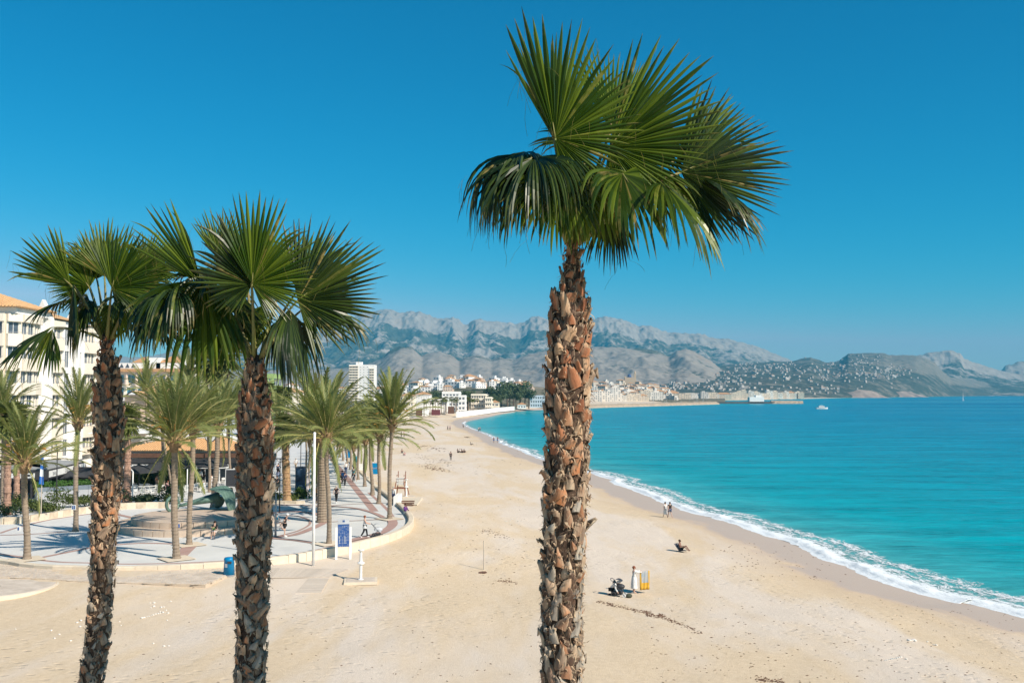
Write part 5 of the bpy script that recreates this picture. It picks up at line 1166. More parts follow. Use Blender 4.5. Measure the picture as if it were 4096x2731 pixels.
mws = [m_white, m_white, m_cream, m_cream, m_pink]
HV = [house_mesh(i, *a) for i, a in enumerate([(11, 9, 6.5, 1, m_white, 2), (14, 10, 6.5, 0, m_white, 2), (9, 9, 9, 1, m_cream, 3), (12, 8, 6, 1, m_cream, 2), (16, 10, 7, 0, m_white, 2), (10, 10, 5, 1, m_pink, 1), (8, 8, 9, 0, m_white, 3), (13, 9, 9, 1, m_pink, 3)])]
AV = [house_mesh(20 + i, *a) for i, a in enumerate([(22, 14, 17, 0, m_white, 6), (28, 14, 15, 0, m_cream, 5), (18, 14, 19, 0, m_cream, 7), (30, 15, 14, 1, m_pink, 5), (20, 14, 16, 0, m_white, 5), (14, 14, 21, 0, m_white, 7)])]
m_villaw = mat('dull_white', (.60, .55, .50), (.34, .29, .25), .05, .85, src='World')  # white dulled so the slope villas contrast less
def _dull(me):
    m2 = me.copy()
    for i_, mm in enumerate(m2.materials):
        if mm in (m_white, m_cream, m_pink): m2.materials[i_] = m_villaw
    return m2
HVd = [_dull(me) for me in HV]
AVd = None
kinds_ = ['white villa with tiled roof', 'white flat roofed villa', 'tall cream house with tiled roof', 'cream villa with tiled roof', 'long white flat roofed villa', 'low pinkish house', 'narrow white house', 'tall pinkish house']
def scatter(layer_, nm, n, sampler, lab, group, seed, pool, knds, scale=(.8, 1.25), cat='house', sampler_mid=1540, zones=((9e9, 'middle'),)):
    rr = random.Random(seed); k = 0; tries = 0
    while k < n and tries < n * 30:
        tries += 1; sx, sy = sampler(rr); p = on_layer(layer_, sx, sy)
        if p is None: continue
        i = rr.randrange(len(pool)); zn = ('upper' if sy < sampler_mid else 'lower'); xn = next(w_ for lim_, w_ in zones if sx < lim_); o = put(nm, pool[i], None, (p.x, p.y, p.z - .3), rr.uniform(-.7, .7), (lab % knds[i]) + ', %s %s part' % (zn, xn), cat, '%s, %s %s %s' % (group, zn, xn, knds[i])); s_ = rr.uniform(*scale); o.scale = (s_, s_, s_); k += 1
scatter('resort_hillside', 'villa', 95, lambda r_: ((lambda x: (x, np.interp(x, [1590, 1740, 1880, 2110], [1556, 1536, 1526, 1548]) + abs(r_.gauss(0, 1)) * 17))(r_.uniform(1590, 2115))), '%s on the resort hillside', 'villas on the resort hillside', 1, HV, kinds_, (.75, 1.2), sampler_mid=1552, zones=((1720, 'far left'), (1850, 'left'), (1980, 'middle'), (9e9, 'right')))
scatter('resort_hillside', 'villa', 30, lambda r_: (r_.uniform(1000, 1600), 1568 + abs(r_.gauss(0, 1)) * 12), '%s behind the promenade palms', 'villas behind the promenade', 2, HV, kinds_, sampler_mid=1574, zones=((1200, 'left'), (1400, 'middle'), (9e9, 'right')))
m_townw = mat('town_render', (.74, .69, .62), (.60, .55, .48), .04, .85, src='World'); m_townc = mat('town_cream_render', (.68, .58, .46), (.56, .47, .36), .04, .85, src='World')
for me in AV:
    for i_, mm in enumerate(me.materials):
        if mm is m_white: me.materials[i_] = m_townw
        if mm in (m_cream, m_pink): me.materials[i_] = m_townc
HVt = [me.copy() for me in HV]
for me in HVt:
    for i_, mm in enumerate(me.materials):
        if mm is m_white: me.materials[i_] = m_townw
        if mm in (m_cream, m_pink): me.materials[i_] = m_townc
akinds = ['white seafront apartment block', 'long cream seafront apartment block', 'tall cream apartment block', 'pinkish block with tiled roof', 'white six storey block', 'slim white tower block']
scatter('town_hill', 'town_house', 175, lambda r_: ((lambda x: (x, np.interp(x, [2350, 2500, 2537, 2614, 2680, 2700], [1543, 1537, 1540, 1556, 1575, 1590]) + r_.random() ** .8 * (1598 - np.interp(x, [2350, 2500, 2537, 2614, 2680], [1543, 1537, 1540, 1556, 1575]))))(r_.uniform(2360, 2690))), '%s of the hilltop old town', 'old town houses on the hill', 3, HVt, kinds_, (.8, 1.2), sampler_mid=1565, zones=((2430, 'far left'), (2500, 'left'), (2560, 'middle'), (2620, 'right'), (9e9, 'far right')))
rr = random.Random(5); sx = 2380
while sx < 3205:
    i = rr.randrange(6); d_ = np.interp(sx, [2380, 2650, 2900, 3205], [1330, 1560, 1960, 2450]); p = at(sx, 1572.6, d_ + rr.uniform(0, 60))
    o = put('apartment_block', AV[i], None, (p.x, p.y, 3.0), rr.uniform(-.15, .15), akinds[i] + ' in the long row behind the harbour', 'apartment block', 'apartment blocks behind the harbour, ' + akinds[i]); s_ = rr.uniform(.7, 1.0); o.scale = (s_, s_, s_ * rr.uniform(.65, 1.0))
    sx += 28 * 3985 / d_ * .32 * rr.uniform(.7, 1.25)
# church on the hill top
p = on_layer('town_hill', 2520, 1538) or at(2520, 1538, 2050); rt = thing('church', 'brown stone church with bell tower and blue dome crowning the old town', 'church', p)
MB().box((-3, 0, 6), (22, 12, 18)).build('nave', m_ochre, rt); MB().box((8.5, -2, 10), (4.5, 4.5, 26)).lathe([(2.4, 23), (2.4, 24.5), (1.2, 27), (.2, 30)], (8.5, -2, 0), 8).build('bell_tower', m_ochre, rt)
MB().lathe([(4.2, 15), (4.2, 17), (3.6, 19.5), (2.2, 21.2), (.3, 22)], (-3, 0, 0), 16).build('dome', mat('blue_glazed_dome', (.06, .10, .24), rough=.4), rt); MB().box((-12, -2, 8), (4, 4, 18)).build('small_tower', m_ochre, rt)
# villas on the long slope to the right
def slope_pt(r_):
    c_ = r_.choice([(2780, 1520, 110, 26), (2900, 1505, 90, 22), (3010, 1470, 60, 12), (3120, 1475, 60, 14), (3430, 1450, 70, 22), (3560, 1485, 60, 14), (3250, 1510, 120, 14), (3350, 1480, 90, 20), (2960, 1530, 120, 18), (2700, 1545, 70, 14), (3480, 1500, 60, 12), (3250, 1560, 160, 9), (2650, 1520, 60, 14)])
    return r_.gauss(c_[0], c_[2]), min(1580, r_.gauss(c_[1], c_[3]))
scatter('villa_hillside', 'villa', 172, slope_pt, '%s on the long slope', 'villas on the long slope', 7, HVd, kinds_, (.6, 1.1), sampler_mid=1505, zones=((2720, 'far left'), (2880, 'left'), (3050, 'left middle'), (3250, 'middle'), (3420, 'right'), (9e9, 'far right')))
rr = random.Random(8); mb = MB(); k = 0
while k < 430:
    sx, sy = slope_pt(rr); p = on_layer('villa_hillside', sx, sy)
    if p is None: continue
    s_ = rr.uniform(4, 8); mb.box((p.x, p.y, p.z + 1), (s_, 8, rr.uniform(5, 9)), rr.uniform(-.6, .6)); k += 1
mb.build('hillside_villas', m_villaw, None, kind='stuff', label='more tiny white villas sprinkled over the slope')
def red_cliff(sx0, sx1, syt, syb, d_, seed, lab):
    rr = random.Random(seed); nx_ = 40; P = []; a = at(sx0, syb, d_); b_ = at(sx1, syb, d_); H_ = at(sx0, syt, d_).z
    X_, T_ = np.meshgrid(np.linspace(a.x, b_.x, nx_), np.linspace(0, 1, 12), indexing='xy'); prof = np.sin(np.linspace(0, np.pi, nx_)) ** .6
    Z_ = T_ * H_ * prof[None, :] * (1 + .25 * fbm(X_ / 60, T_ * 2, 3, seed)); Y_ = d_ + T_ * 90 + 25 * ridged(X_ / 45, T_ * .5, 3, seed)
    put('sea_cliff', np_grid('sea_cliff', X_, Y_, np.maximum(Z_, -1), mat('reddish_cliff', (.38, .30, .245), (.30, .225, .18), .03, .95, src='World')), label=lab, kind='structure')
red_cliff(3408, 3575, 1556, 1592, 3080, 3, 'reddish sea cliff on the far shore')
red_cliff(3590, 3730, 1566, 1590, 3650, 4, 'low pinkish sea cliff right of the reddish one')
# pier with white harbour building
pp = on(2880, 1614, 0); d_ = pp.y; rt = thing('harbour_pier', 'dark harbour pier with white block house and boats, right of the breakwater', 'pier', (pp.x, pp.y, 0))
def hx(sx): return at(sx, 1600, d_).x - pp.x
MB().box(((hx(2820) + hx(3100)) / 2, 6, .9), (hx(3100) - hx(2820), 8, 3.4)).build('deck', m_dkmole, rt); MB().box(((hx(3000) + hx(3058)) / 2, 8, 5), (hx(3058) - hx(3000), 12, 8)).build('block_house', m_white, rt); MB().box(((hx(3026) + hx(3050)) / 2, 8, 10), (hx(3050) - hx(3026), 9, 3)).build('block_house_top', m_white, rt)
rockbar('rubble_point', (pp.x + hx(3090), pp.y + 10, 0), (pp.x + hx(3213), pp.y + 6, 0), 22, 4.0, m_spit, 'tan rubble point at the end of the harbour pier', seed=5)
m_hull = mat('white_hull', (.78, .78, .76), rough=.35); m_mast = mat('mast_metal', (.5, .5, .5), rough=.4)
def hull(mb, L_, W_, h, mi=0):
    P = []
    for x, w_, z0 in ((-.5, .8, 0), (-.2, 1, -.05), (.15, .95, 0), (.4, .5, .15), (.5, .04, .35)):
        P += [(x * L_, -w_ * W_ / 2, h * (1 + z0 * .5)), (x * L_, w_ * W_ / 2, h * (1 + z0 * .5)), (x * L_, w_ * W_ * .3, -.3), (x * L_, -w_ * W_ * .3, -.3)]
    fs = [(4 * i + a, 4 * i + 4 + a, 4 * i + 4 + b, 4 * i + b) for i in range(4) for a, b in ((0, 1), (1, 2), (2, 3), (3, 0))] + [(3, 2, 1, 0), (16, 17, 18, 19)]
    return mb.add(P, fs, mi)
rr = random.Random(2)
MBH = hull(MB(), 9, 2.8, 1.1).box((-.8, 0, 1.5), (3, 1.8, .9)).mesh('hull', m_hull); MST = MB().tube([(0.3, 0, 1), (.3, 0, 12.5)], [.09, .05], 5).tube([(.3, 0, 2), (-3.2, 0, 2.1)], .07, 5).mesh('mast', m_mast)
for i in range(46):
    sx = rr.uniform(2390, 2830); p = at(sx, 1572.6, np.interp(sx, [2390, 2830], [1180, 1330]) + rr.uniform(0, 40)); rt = thing('moored_sailboat', 'white sailboat moored behind the breakwater, only mast showing', 'boat', (p.x, p.y, .2), rr.uniform(-.4, .4), group='sailboats moored in the harbour'); put('hull', MBH, rt); put('mast', MST, rt).scale = (1, 1, rr.uniform(.7, 1.2))
p = on(3288, 1635, 0); rt = thing('motor_boat', 'small white motor boat alone on the open bay', 'boat', p, R(8))
hull(MB(), 11, 3.4, 1.3).build('hull', m_hull, rt); MB().box((-.6, 0, 2.0), (5, 2.4, 1.3)).box((-1.2, 0, 2.95), (3, 2.2, .3)).build('cabin', m_hull, rt); MB().box((-.5, 0, 2.1), (4.2, 2.46, .5)).build('cabin_windows', m_glass, rt)
p = on(3853, 1602, 0); rt = thing('sailing_boat', 'small sailing boat with white sail near the far right shore', 'boat', p, R(60)); hull(MB(), 12, 3.4, 1.2).build('hull', m_hull, rt); MB().tube([(0, 0, 1), (0, 0, 17)], .12, 6).build('mast', m_mast, rt)
MB().add([(-.2, 0, 2), (-5, 0, 2), (-.2, 0, 16.5), (-.2, .06, 2), (-5, .06, 2), (-.2, .06, 16.5)], [(0, 1, 2), (5, 4, 3), (0, 3, 4, 1), (1, 4, 5, 2), (2, 5, 3, 0)]).build('sail', m_frame, rt)
# ================================================================ PEOPLE
J0 = dict(pel=(0, 0, .94), wai=(0, 0, 1.08), che=(0, .01, 1.28), nec=(0, .01, 1.45), hea=(0, -.01, 1.56), top=(0, -.01, 1.63),
          sL=(.17, .01, 1.39), eL=(.22, .03, 1.12), wL=(.22, -.03, .88), hL=(.22, -.05, .80), sR=(-.17, .01, 1.39), eR=(-.22, .03, 1.12), wR=(-.22, -.03, .88), hR=(-.22, -.05, .80),
          pL=(.09, 0, .90), kL=(.10, -.01, .50), aL=(.10, .03, .09), tL=(.11, -.13, .03), pR=(-.09, 0, .90), kR=(-.10, -.01, .50), aR=(-.10, .03, .09), tR=(-.11, -.13, .03))
RAD = dict(pel=.135, wai=.115, che=.135, nec=.055, hea=.095, top=.075, sL=.065, eL=.042, wL=.030, hL=.036, pL=.095, kL=.060, aL=.038, tL=.030)
for k_ in list(RAD):
    if k_.endswith('L'): RAD[k_[:-1] + 'R'] = RAD[k_]
ED = [('pel', 'wai'), ('wai', 'che'), ('che', 'nec'), ('nec', 'hea'), ('hea', 'top')] + [e for s in 'LR' for e in (('che', 's' + s), ('s' + s, 'e' + s), ('e' + s, 'w' + s), ('w' + s, 'h' + s), ('pel', 'p' + s), ('p' + s, 'k' + s), ('k' + s, 'a' + s), ('a' + s, 't' + s))]
POSE = {
 'stand': {},
 'walk': dict(kL=(.09, -.16, .52), aL=(.09, -.24, .10), tL=(.09, -.40, .06), kR=(-.09, .08, .50), aR=(-.09, .34, .16), tR=(-.09, .28, .04), eL=(.23, .10, 1.13), wL=(.21, .16, .90), hL=(.21, .15, .82), eR=(-.23, -.05, 1.12), wR=(-.21, -.20, .93), hR=(-.21, -.26, .88)),
 'push': dict(kL=(.09, -.14, .52), aL=(.09, -.20, .10), tL=(.09, -.36, .05), kR=(-.09, .08, .50), aR=(-.09, .30, .13), tR=(-.09, .22, .03), eL=(.21, -.10, 1.14), wL=(.17, -.36, 1.06), hL=(.15, -.44, 1.05), eR=(-.21, -.10, 1.14), wR=(-.17, -.36, 1.06), hR=(-.15, -.44, 1.05)),
 'sit': dict(pel=(0, 0, .52), wai=(0, .02, .66), che=(0, .03, .86), nec=(0, .02, 1.03), hea=(0, 0, 1.14), top=(0, 0, 1.21), sL=(.17, .02, .97), eL=(.22, -.06, .72), wL=(.15, -.25, .66), hL=(.10, -.32, .64), sR=(-.17, .02, .97), eR=(-.22, -.06, .72), wR=(-.15, -.25, .66), hR=(-.10, -.32, .64),
             pL=(.09, -.02, .50), kL=(.12, -.42, .50), aL=(.11, -.42, .10), tL=(.11, -.57, .04), pR=(-.09, -.02, .50), kR=(-.12, -.42, .50), aR=(-.11, -.42, .10), tR=(-.11, -.57, .04)),
 'ground': dict(pel=(0, 0, .14), wai=(0, .06, .27), che=(0, .12, .46), nec=(0, .12, .62), hea=(0, .10, .73), top=(0, .10, .80), sL=(.17, .12, .56), eL=(.24, .20, .32), wL=(.22, .28, .10), hL=(.22, .30, .05), sR=(-.17, .12, .56), eR=(-.22, -.05, .36), wR=(-.14, -.25, .40), hR=(-.12, -.32, .40),
             pL=(.09, -.04, .13), kL=(.14, -.38, .40), aL=(.12, -.66, .08), tL=(.12, -.80, .04), pR=(-.09, -.04, .13), kR=(-.12, -.38, .36), aR=(-.12, -.70, .07), tR=(-.12, -.84, .04)),
 'lie': dict(pel=(0, 0, .12), wai=(0, .15, .12), che=(0, .34, .14), nec=(0, .52, .15), hea=(0, .63, .16), top=(0, .70, .17), sL=(.17, .46, .13), eL=(.30, .25, .07), wL=(.30, .02, .06), hL=(.30, -.06, .05), sR=(-.17, .46, .13), eR=(-.30, .25, .07), wR=(-.30, .02, .06), hR=(-.30, -.06, .05),
             pL=(.09, -.04, .11), kL=(.11, -.42, .14), aL=(.11, -.82, .06), tL=(.12, -.88, .16), pR=(-.09, -.04, .11), kR=(-.11, -.42, .14), aR=(-.11, -.82, .06), tR=(-.12, -.88, .16)),
 'hold': dict(eL=(.20, -.22, 1.34), wL=(.19, -.46, 1.36), hL=(.19, -.54, 1.36), eR=(-.20, -.22, 1.34), wR=(-.19, -.46, 1.36), hR=(-.19, -.54, 1.36)),
 'crouch': dict(pel=(0, .10, .42), wai=(0, .02, .56), che=(0, -.18, .70), nec=(0, -.33, .80), hea=(0, -.43, .85), top=(0, -.48, .88), sL=(.17, -.28, .76), eL=(.24, -.32, .50), wL=(.20, -.45, .28), hL=(.20, -.50, .20), sR=(-.17, -.28, .76), eR=(-.24, -.32, .50), wR=(-.20, -.45, .28), hR=(-.20, -.50, .20),
             pL=(.09, .08, .40), kL=(.16, -.28, .46), aL=(.13, -.02, .09), tL=(.13, -.18, .03), pR=(-.09, .08, .40), kR=(-.14, -.20, .10), aR=(-.13, .24, .09), tR=(-.13, .34, .04)),
 'stretch': dict(kL=(.08, -.02, .50), aL=(.07, .01, .09), tL=(.07, -.15, .03), pR=(-.09, .02, .90), kR=(-.12, .06, .50), aR=(-.14, .34, .72), tR=(-.14, .40, .60), eR=(-.24, .16, 1.14), wR=(-.20, .36, .92), hR=(-.17, .38, .82), eL=(.30, -.20, 1.24), wL=(.36, -.38, 1.12), hL=(.38, -.44, 1.10), che=(0, -.06, 1.27), nec=(0, -.12, 1.43), hea=(0, -.18, 1.52), top=(0, -.20, 1.59), sL=(.17, -.07, 1.38), sR=(-.17, -.04, 1.38)),
 'cycle': dict(pel=(0, .20, 1.0), wai=(0, .12, 1.13), che=(0, -.02, 1.30), nec=(0, -.12, 1.44), hea=(0, -.18, 1.54), top=(0, -.19, 1.61), sL=(.17, -.06, 1.38), eL=(.24, -.22, 1.18), wL=(.24, -.42, 1.08), hL=(.24, -.48, 1.05), sR=(-.17, -.06, 1.38), eR=(-.24, -.22, 1.18), wR=(-.24, -.42, 1.08), hR=(-.24, -.48, 1.05),
             pL=(.09, .18, .96), kL=(.12, -.14, .78), aL=(.12, .02, .40), tL=(.12, -.12, .34), pR=(-.09, .18, .96), kR=(-.16, .00, .58), aR=(-.15, .08, .18), tR=(-.15, -.06, .10)),
 'ridestop': dict(pel=(0, .10, .94), kL=(.26, -.05, .50), aL=(.34, .02, .09), tL=(.36, -.13, .03), kR=(-.26, -.05, .50), aR=(-.34, .02, .09), tR=(-.36, -.13, .03), eL=(.24, -.14, 1.16), wL=(.24, -.38, 1.06), hL=(.24, -.46, 1.04), eR=(-.24, -.14, 1.16), wR=(-.24, -.38, 1.06), hR=(-.24, -.46, 1.04)),
}
_jobs = []
def skin_job(J, edges, rad, grow=0.0, sub=1):
    keys = []
    for e in edges:
        for k in e:
            if k not in keys: keys.append(k)
    _jobs.append(([J[k] for k in keys], [(keys.index(a), keys.index(b)) for a, b in edges], [rad[k] + grow for k in keys], sub)); return len(_jobs) - 1
def run_jobs():
    objs = []
    for V, E, Rr, sub in _jobs:
        me = bpy.data.meshes.new('s'); me.from_pydata(V, E, []); o = bpy.data.objects.new('s', me); COL.objects.link(o)
        o.modifiers.new('k', 'SKIN'); m_ = o.modifiers.new('s', 'SUBSURF'); m_.levels = sub; m_.render_levels = sub
        for i, r_ in enumerate(Rr): me.skin_vertices[0].data[i].radius = (r_, r_ * .85)
        me.skin_vertices[0].data[0].use_root = True; objs.append(o)
    bpy.context.view_layer.update(); dg = bpy.context.evaluated_depsgraph_get(); out = []
    for o in objs:
        out.append(bpy.data.meshes.new_from_object(o.evaluated_get(dg)))
    for o in objs: me = o.data; bpy.data.objects.remove(o); bpy.data.meshes.remove(me)
    return out
_cm = {}
def cloth(c):
    if c not in _cm: _cm[c] = mat('cloth', c, tuple(x * .75 for x in c), 6, .85, .2, 20)
    return _cm[c]
m_skin = mat('skin', (.56, .36, .27), (.50, .31, .23), 5, .55); m_skind = mat('tanned_skin', (.24, .12, .08), (.20, .10, .065), 5, .55); m_shoe = mat('shoe_white', (.75, .75, .73), rough=.6)
PEOPLE = []
BLACK = (.02, .02, .022); NAVY = (.025, .04, .10); WHITE = (.78, .77, .75); GREY = (.30, .30, .31); TEAL = (.04, .15, .17); BLUE = (.03, .16, .42); JEANS = (.05, .08, .17); RED = (.45, .05, .04); PINK = (.50, .30, .32)
HB = (.05, .025, .015); HR_ = (.22, .065, .03); HG = (.45, .42, .38); HBL = (.40, .27, .13)
def person(label, pos, face, h=1.7, pose='stand', top=BLACK, bottom=BLACK, hair=HB, sleeves=0, legs='long', skin=None, extra=None, group=None, hat=None, shoes=None, longhair=False):
    J = dict(J0); J.update(POSE[pose]); s = h / 1.70; J = {k: tuple(c * s for c in v) for k, v in J.items()}; rad = {k: v * s for k, v in RAD.items()}
    ft = [k for k in ED]
    jb = skin_job(J, ED, rad); jt = None; jl = None
    if top:
        e = [('pel', 'wai'), ('wai', 'che')] + [('che', 's' + q) for q in 'LR']; JJ = dict(J); rr_ = dict(rad)
        for q in 'LR':
            JJ['m' + q] = tuple((np.array(J['s' + q]) + np.array(J['e' + q])) / 2); rr_['m' + q] = .058 * s
            if sleeves >= 0: e.append(('s' + q, 'm' + q))
            if sleeves: e.append(('m' + q, 'e' + q)); e.append(('e' + q, 'w' + q))
        jt = skin_job(JJ, e, rr_, .020 * s)
    if bottom:
        e = [('pel', 'p' + q) for q in 'LR']; JJ = dict(J); rr_ = dict(rad); rr_['pel'] = .13 * s
        for q in 'LR':
            if legs == 'shorts': JJ['n' + q] = tuple(np.array(J['p' + q]) * .25 + np.array(J['k' + q]) * .75); rr_['n' + q] = .085 * s; e.append(('p' + q, 'n' + q))
            else: e += [('p' + q, 'k' + q), ('k' + q, 'a' + q)]
        jl = skin_job(JJ, e, rr_, .018 * s)
    PEOPLE.append(dict(label=label, pos=Vector(pos), face=face, s=s, J=J, jb=jb, jt=jt, jl=jl, top=top, bottom=bottom, hair=hair, skin=skin or m_skin, extra=extra, group=group, hat=hat, shoes=shoes, longhair=longhair))
def P_(sx, sy): return on(sx, sy, ZP)
def S_(sx, sy): return on_sand(sx, sy)
def skirt(z0, z1, r0, r1, c):
    def f(rt, p):
        s = p['s']; mb = MB(); n = 20; P = []
        prof = [(z1, r1), ((z0 + z1) / 2, (r0 + r1) / 2 * 1.04), (z0 + .03, r0), (z0, r0 * .97)]
        for z, r_ in prof:
            for j in range(n): q = 2 * math.pi * j / n; k = 1 + .07 * math.sin(q * 5 + z * 3) * (1 if z < z1 else 0); P.append((r_ * s * math.cos(q) * k, r_ * s * .82 * math.sin(q) * k, z * s))
        mb.add(P, [(i * n + j, (i + 1) * n + j, (i + 1) * n + (j + 1) % n, i * n + (j + 1) % n) for i in range(3) for j in range(n)]); mb.build('skirt', cloth(c), rt, smooth=True)
    return f
def towel(rt, p):
    mb = MB(); n = 14
    m_y = mat('beach_towel_yellow', (.62, .36, .04), (.5, .28, .03), 4, .9); m_b = mat('beach_towel_blue', (.20, .30, .38), (.42, .36, .30), 2.5, .9)
    for i in range(n + 1):
        for j in range(9):
            x = -.34 + .68 * i / n; z = 1.36 - 1.15 * j / 8; y = .035 * math.sin(i * 1.3 + j * .3) * (.4 + j / 8) - .03 * j / 8; mb.v.append((x, y, z))
    for i in range(n):
        for j in range(8): mb.f.append((i * 9 + j, i * 9 + j + 1, (i + 1) * 9 + j + 1, (i + 1) * 9 + j)); mb.m.append(1 if j < 5 and 1 < i < 12 else 0)
    o = mb.build('beach_towel', [m_y, m_b], None, smooth=True, label='yellow and blue beach towel held out by the woman in the white robe', cat='towel'); sm = o.modifiers.new('s', 'SOLIDIFY'); sm.thickness = .012
    o.location = rt.location + Vector((.66, .08, 0)); o.rotation_euler = (0, 0, R(22))
# on the sand
person('woman in a white beach robe holding out a yellow towel', S_(2537, 2372), 98, 1.66, 'hold', WHITE, None, HR_, 1, extra=[skirt(.32, 1.08, .25, .17, (.78, .77, .75)), towel])
person('person in white bending over the black pushchair on the sand', S_(2450, 2380), 60, 1.6, 'crouch', WHITE, BLACK, HG, 1, hat=WHITE)
person('sunbather reclining in a beach chair facing the sun', S_(2724, 2206) + Vector((0, 0, .12)), 55, 1.65, 'ground', None, BLACK, HB, -1, 'shorts', skin=m_skind)
person('woman in a long white dress walking at the waterline', S_(2661, 2068), 200, 1.64, 'walk', WHITE, None, HB, 0, extra=[skirt(.35, 1.08, .22, .15, WHITE)])
person('man in black top and dark shorts walking at the waterline', S_(2680, 2071), 200, 1.72, 'walk', BLACK, JEANS, HB, 0, 'shorts')
person('dark dressed person standing alone on the mid beach', S_(1803, 1842), 20, 1.7, 'stand', (.06, .05, .05), BLACK, HB, 1)
for i, (sx, c, l_) in enumerate([(1832, BLACK, 'left of the group of four'), (1842, WHITE, 'second in the group of four'), (1849, (.25, .13, .09), 'third in the group of four'), (1857, BLACK, 'right of the group of four')]):
    person('person sitting on the sand, %s on the mid beach' % l_, S_(sx, 1810), 40 + i * 40, 1.65, 'ground', c, BLACK, HB, 0, group='four people sitting together on the sand')
for sx, sy, c, l_, po in [(1975, 1771, None, 'left bather standing at the waterline', 'stand'), (1990, 1771, None, 'right bather standing at the waterline', 'stand'), (1791, 1722, BLACK, 'dark figure walking on the far beach', 'walk'), (1800, 1722, PINK, 'pinkish figure beside the dark one on the far beach', 'walk'),
        (1914, 1726, WHITE, 'white dressed figure near the far waterline', 'stand'), (1920, 1724, PINK, 'second figure near the far waterline', 'stand'), (1853, 1710, GREY, 'figure at the bend of the far waterline', 'stand'), (1605, 1748, BLACK, 'dark figure on the sand behind the tallest date palm crown', 'stand'), (1616, 1748, PINK, 'pinkish figure on the sand behind the tallest date palm crown', 'stand')]:
    person(l_, S_(sx, sy), rnd.uniform(0, 360), 1.7, po, c, BLACK if c else BLUE, HB, 0, 'long' if c else 'shorts', skin=m_skind if c is None else None)
person('person in pink sitting on the sand right of the palm row', S_(1618, 1822), 200, 1.6, 'ground', PINK, GREY, HG, 0); person('person in dark top sitting on the sand right of the palm row', S_(1608, 1812), 180, 1.7, 'ground', BLACK, GREY, HB, 0)
person('dark sunbather lying on a green mat on the mid beach', S_(1868, 1750), 80, 1.7, 'lie', BLACK, BLACK, HB, 0); person('small dark figure sitting right of the mid beach', S_(1884, 1779), 80, 1.5, 'ground', TEAL, BLACK, HB, 0)
# on the plaza and promenade
person('woman in white vest and black leggings pushing a pushchair', P_(1459, 2150), 100, 1.66, 'push', WHITE, BLACK, HR_, -1, shoes=1, extra=[skirt(.72, 1.1, .20, .15, WHITE)])
person('man all in black walking down the promenade', P_(1345, 2012), 172, 1.75, 'walk', (.035, .022, .022), BLACK, HG, 0, shoes=1)
person('woman with long red hair and a pale skirt in the walking trio', P_(1359, 1947), 175, 1.66, 'walk', BLACK, BLACK, HR_, 1, longhair=True, extra=[skirt(.55, 1.05, .20, .15, (.70, .55, .52))])
person('person in a blue shirt in the walking trio', P_(1368, 1938), 178, 1.7, 'walk', BLUE, BLACK, HB, 1)
person('person in navy jacket in the walking trio', P_(1379, 1947), 180, 1.66, 'walk', NAVY, BLACK, HB, 1, shoes=1)
person('walker in white T-shirt with a jumper tied round the waist', P_(1383, 1900), 185, 1.75, 'walk', WHITE, JEANS, HG, 0, extra=[skirt(.72, 1.02, .17, .15, NAVY)])
person('cyclist in teal shirt resting astride his bicycle', P_(1414, 1925), 180, 1.76, 'ridestop', TEAL, BLACK, HB, 0, 'shorts')
person('distant walker in jeans on the promenade', P_(1325, 1816), 180, 1.75, 'walk', GREY, BLUE, HB, 1); person('distant walker in white jacket carrying a dark bag', P_(1335, 1814), 180, 1.7, 'walk', WHITE, BLACK, HB, 1)
person('jogger in black with a white cap stretching one leg behind him', P_(1139, 2147), 115, 1.78, 'stretch', (.05, .035, .035), BLACK, HB, 0, 'shorts', hat=WHITE, shoes=1)
_q = P_(1106, 2112); person('person in turquoise shirt sitting on the plinth edge', _q + Vector((0, 0, -.02)), 70, 1.7, 'sit', (.02, .30, .42), (.72, .60, .56), HB, 0, 'shorts', hat=GREY)
_q = P_(855, 2153); person('dark haired adult in black top sitting on the plinth holding a child', _q + Vector((0, .18, -.02)), 0, 1.72, 'sit', BLACK, (.60, .52, .48), HB, 0, 'shorts')
person('small child in white on the seated adult\'s lap', _q + Vector((.02, -.10, .28)), 5, .95, 'sit', (.10, .30, .05), WHITE, HB, 0, 'shorts')
person('person in white top and dark shorts by the low white wall', P_(1574, 2014), 150, 1.70, 'stand', WHITE, JEANS, HG, 1, 'shorts')
_q = P_(1622, 2058); person('person in purple jacket and white trousers sitting on the wall edge', Vector((_q.x, _q.y, ZP - .28)), 60, 1.72, 'sit', (.12, .035, .20), WHITE, HB, 1, 'shorts', skin=m_skind)
person('person in orange top wheeling a bicycle behind the palm trunks', P_(1266, 2010), 170, 1.7, 'walk', (.60, .25, .05), BLACK, HG, 1)
person('walker in navy on the inner path left of the hero trunk', P_(1096, 1885), 180, 1.75, 'walk', NAVY, BLACK, HB, 1); person('cyclist in blue jacket on the inner path', P_(1112, 1905) , 180, 1.75, 'cycle', NAVY, BLACK, HB, 1); person('runner in white shorts on the inner path', P_(1113, 1935), 175, 1.7, 'walk', (.35, .4, .55), WHITE, HB, 1, 'shorts')
person('person in black leggings walking by the lamp post', P_(1108, 1962), 175, 1.65, 'walk', BLACK, BLACK, HB, 1); person('white shirted walker by the far hedge', P_(1183, 1880), 180, 1.7, 'walk', WHITE, (.5, .4, .3), HG, 0)
person('person in pink blouse standing beside the white chairs', P_(671, 1985), 30, 1.66, 'stand', (.45, .25, .28), BLACK, HR_, 1); person('man in navy top and pale trousers by the restaurant plants', P_(641, 1966), 40, 1.75, 'stand', NAVY, (.6, .56, .5), HG, 0); person('child in orange beside the man in navy', P_(627, 1950), 40, 1.4, 'stand', (.6, .25, .12), (.6, .4, .3), HR_, 0, 'shorts')
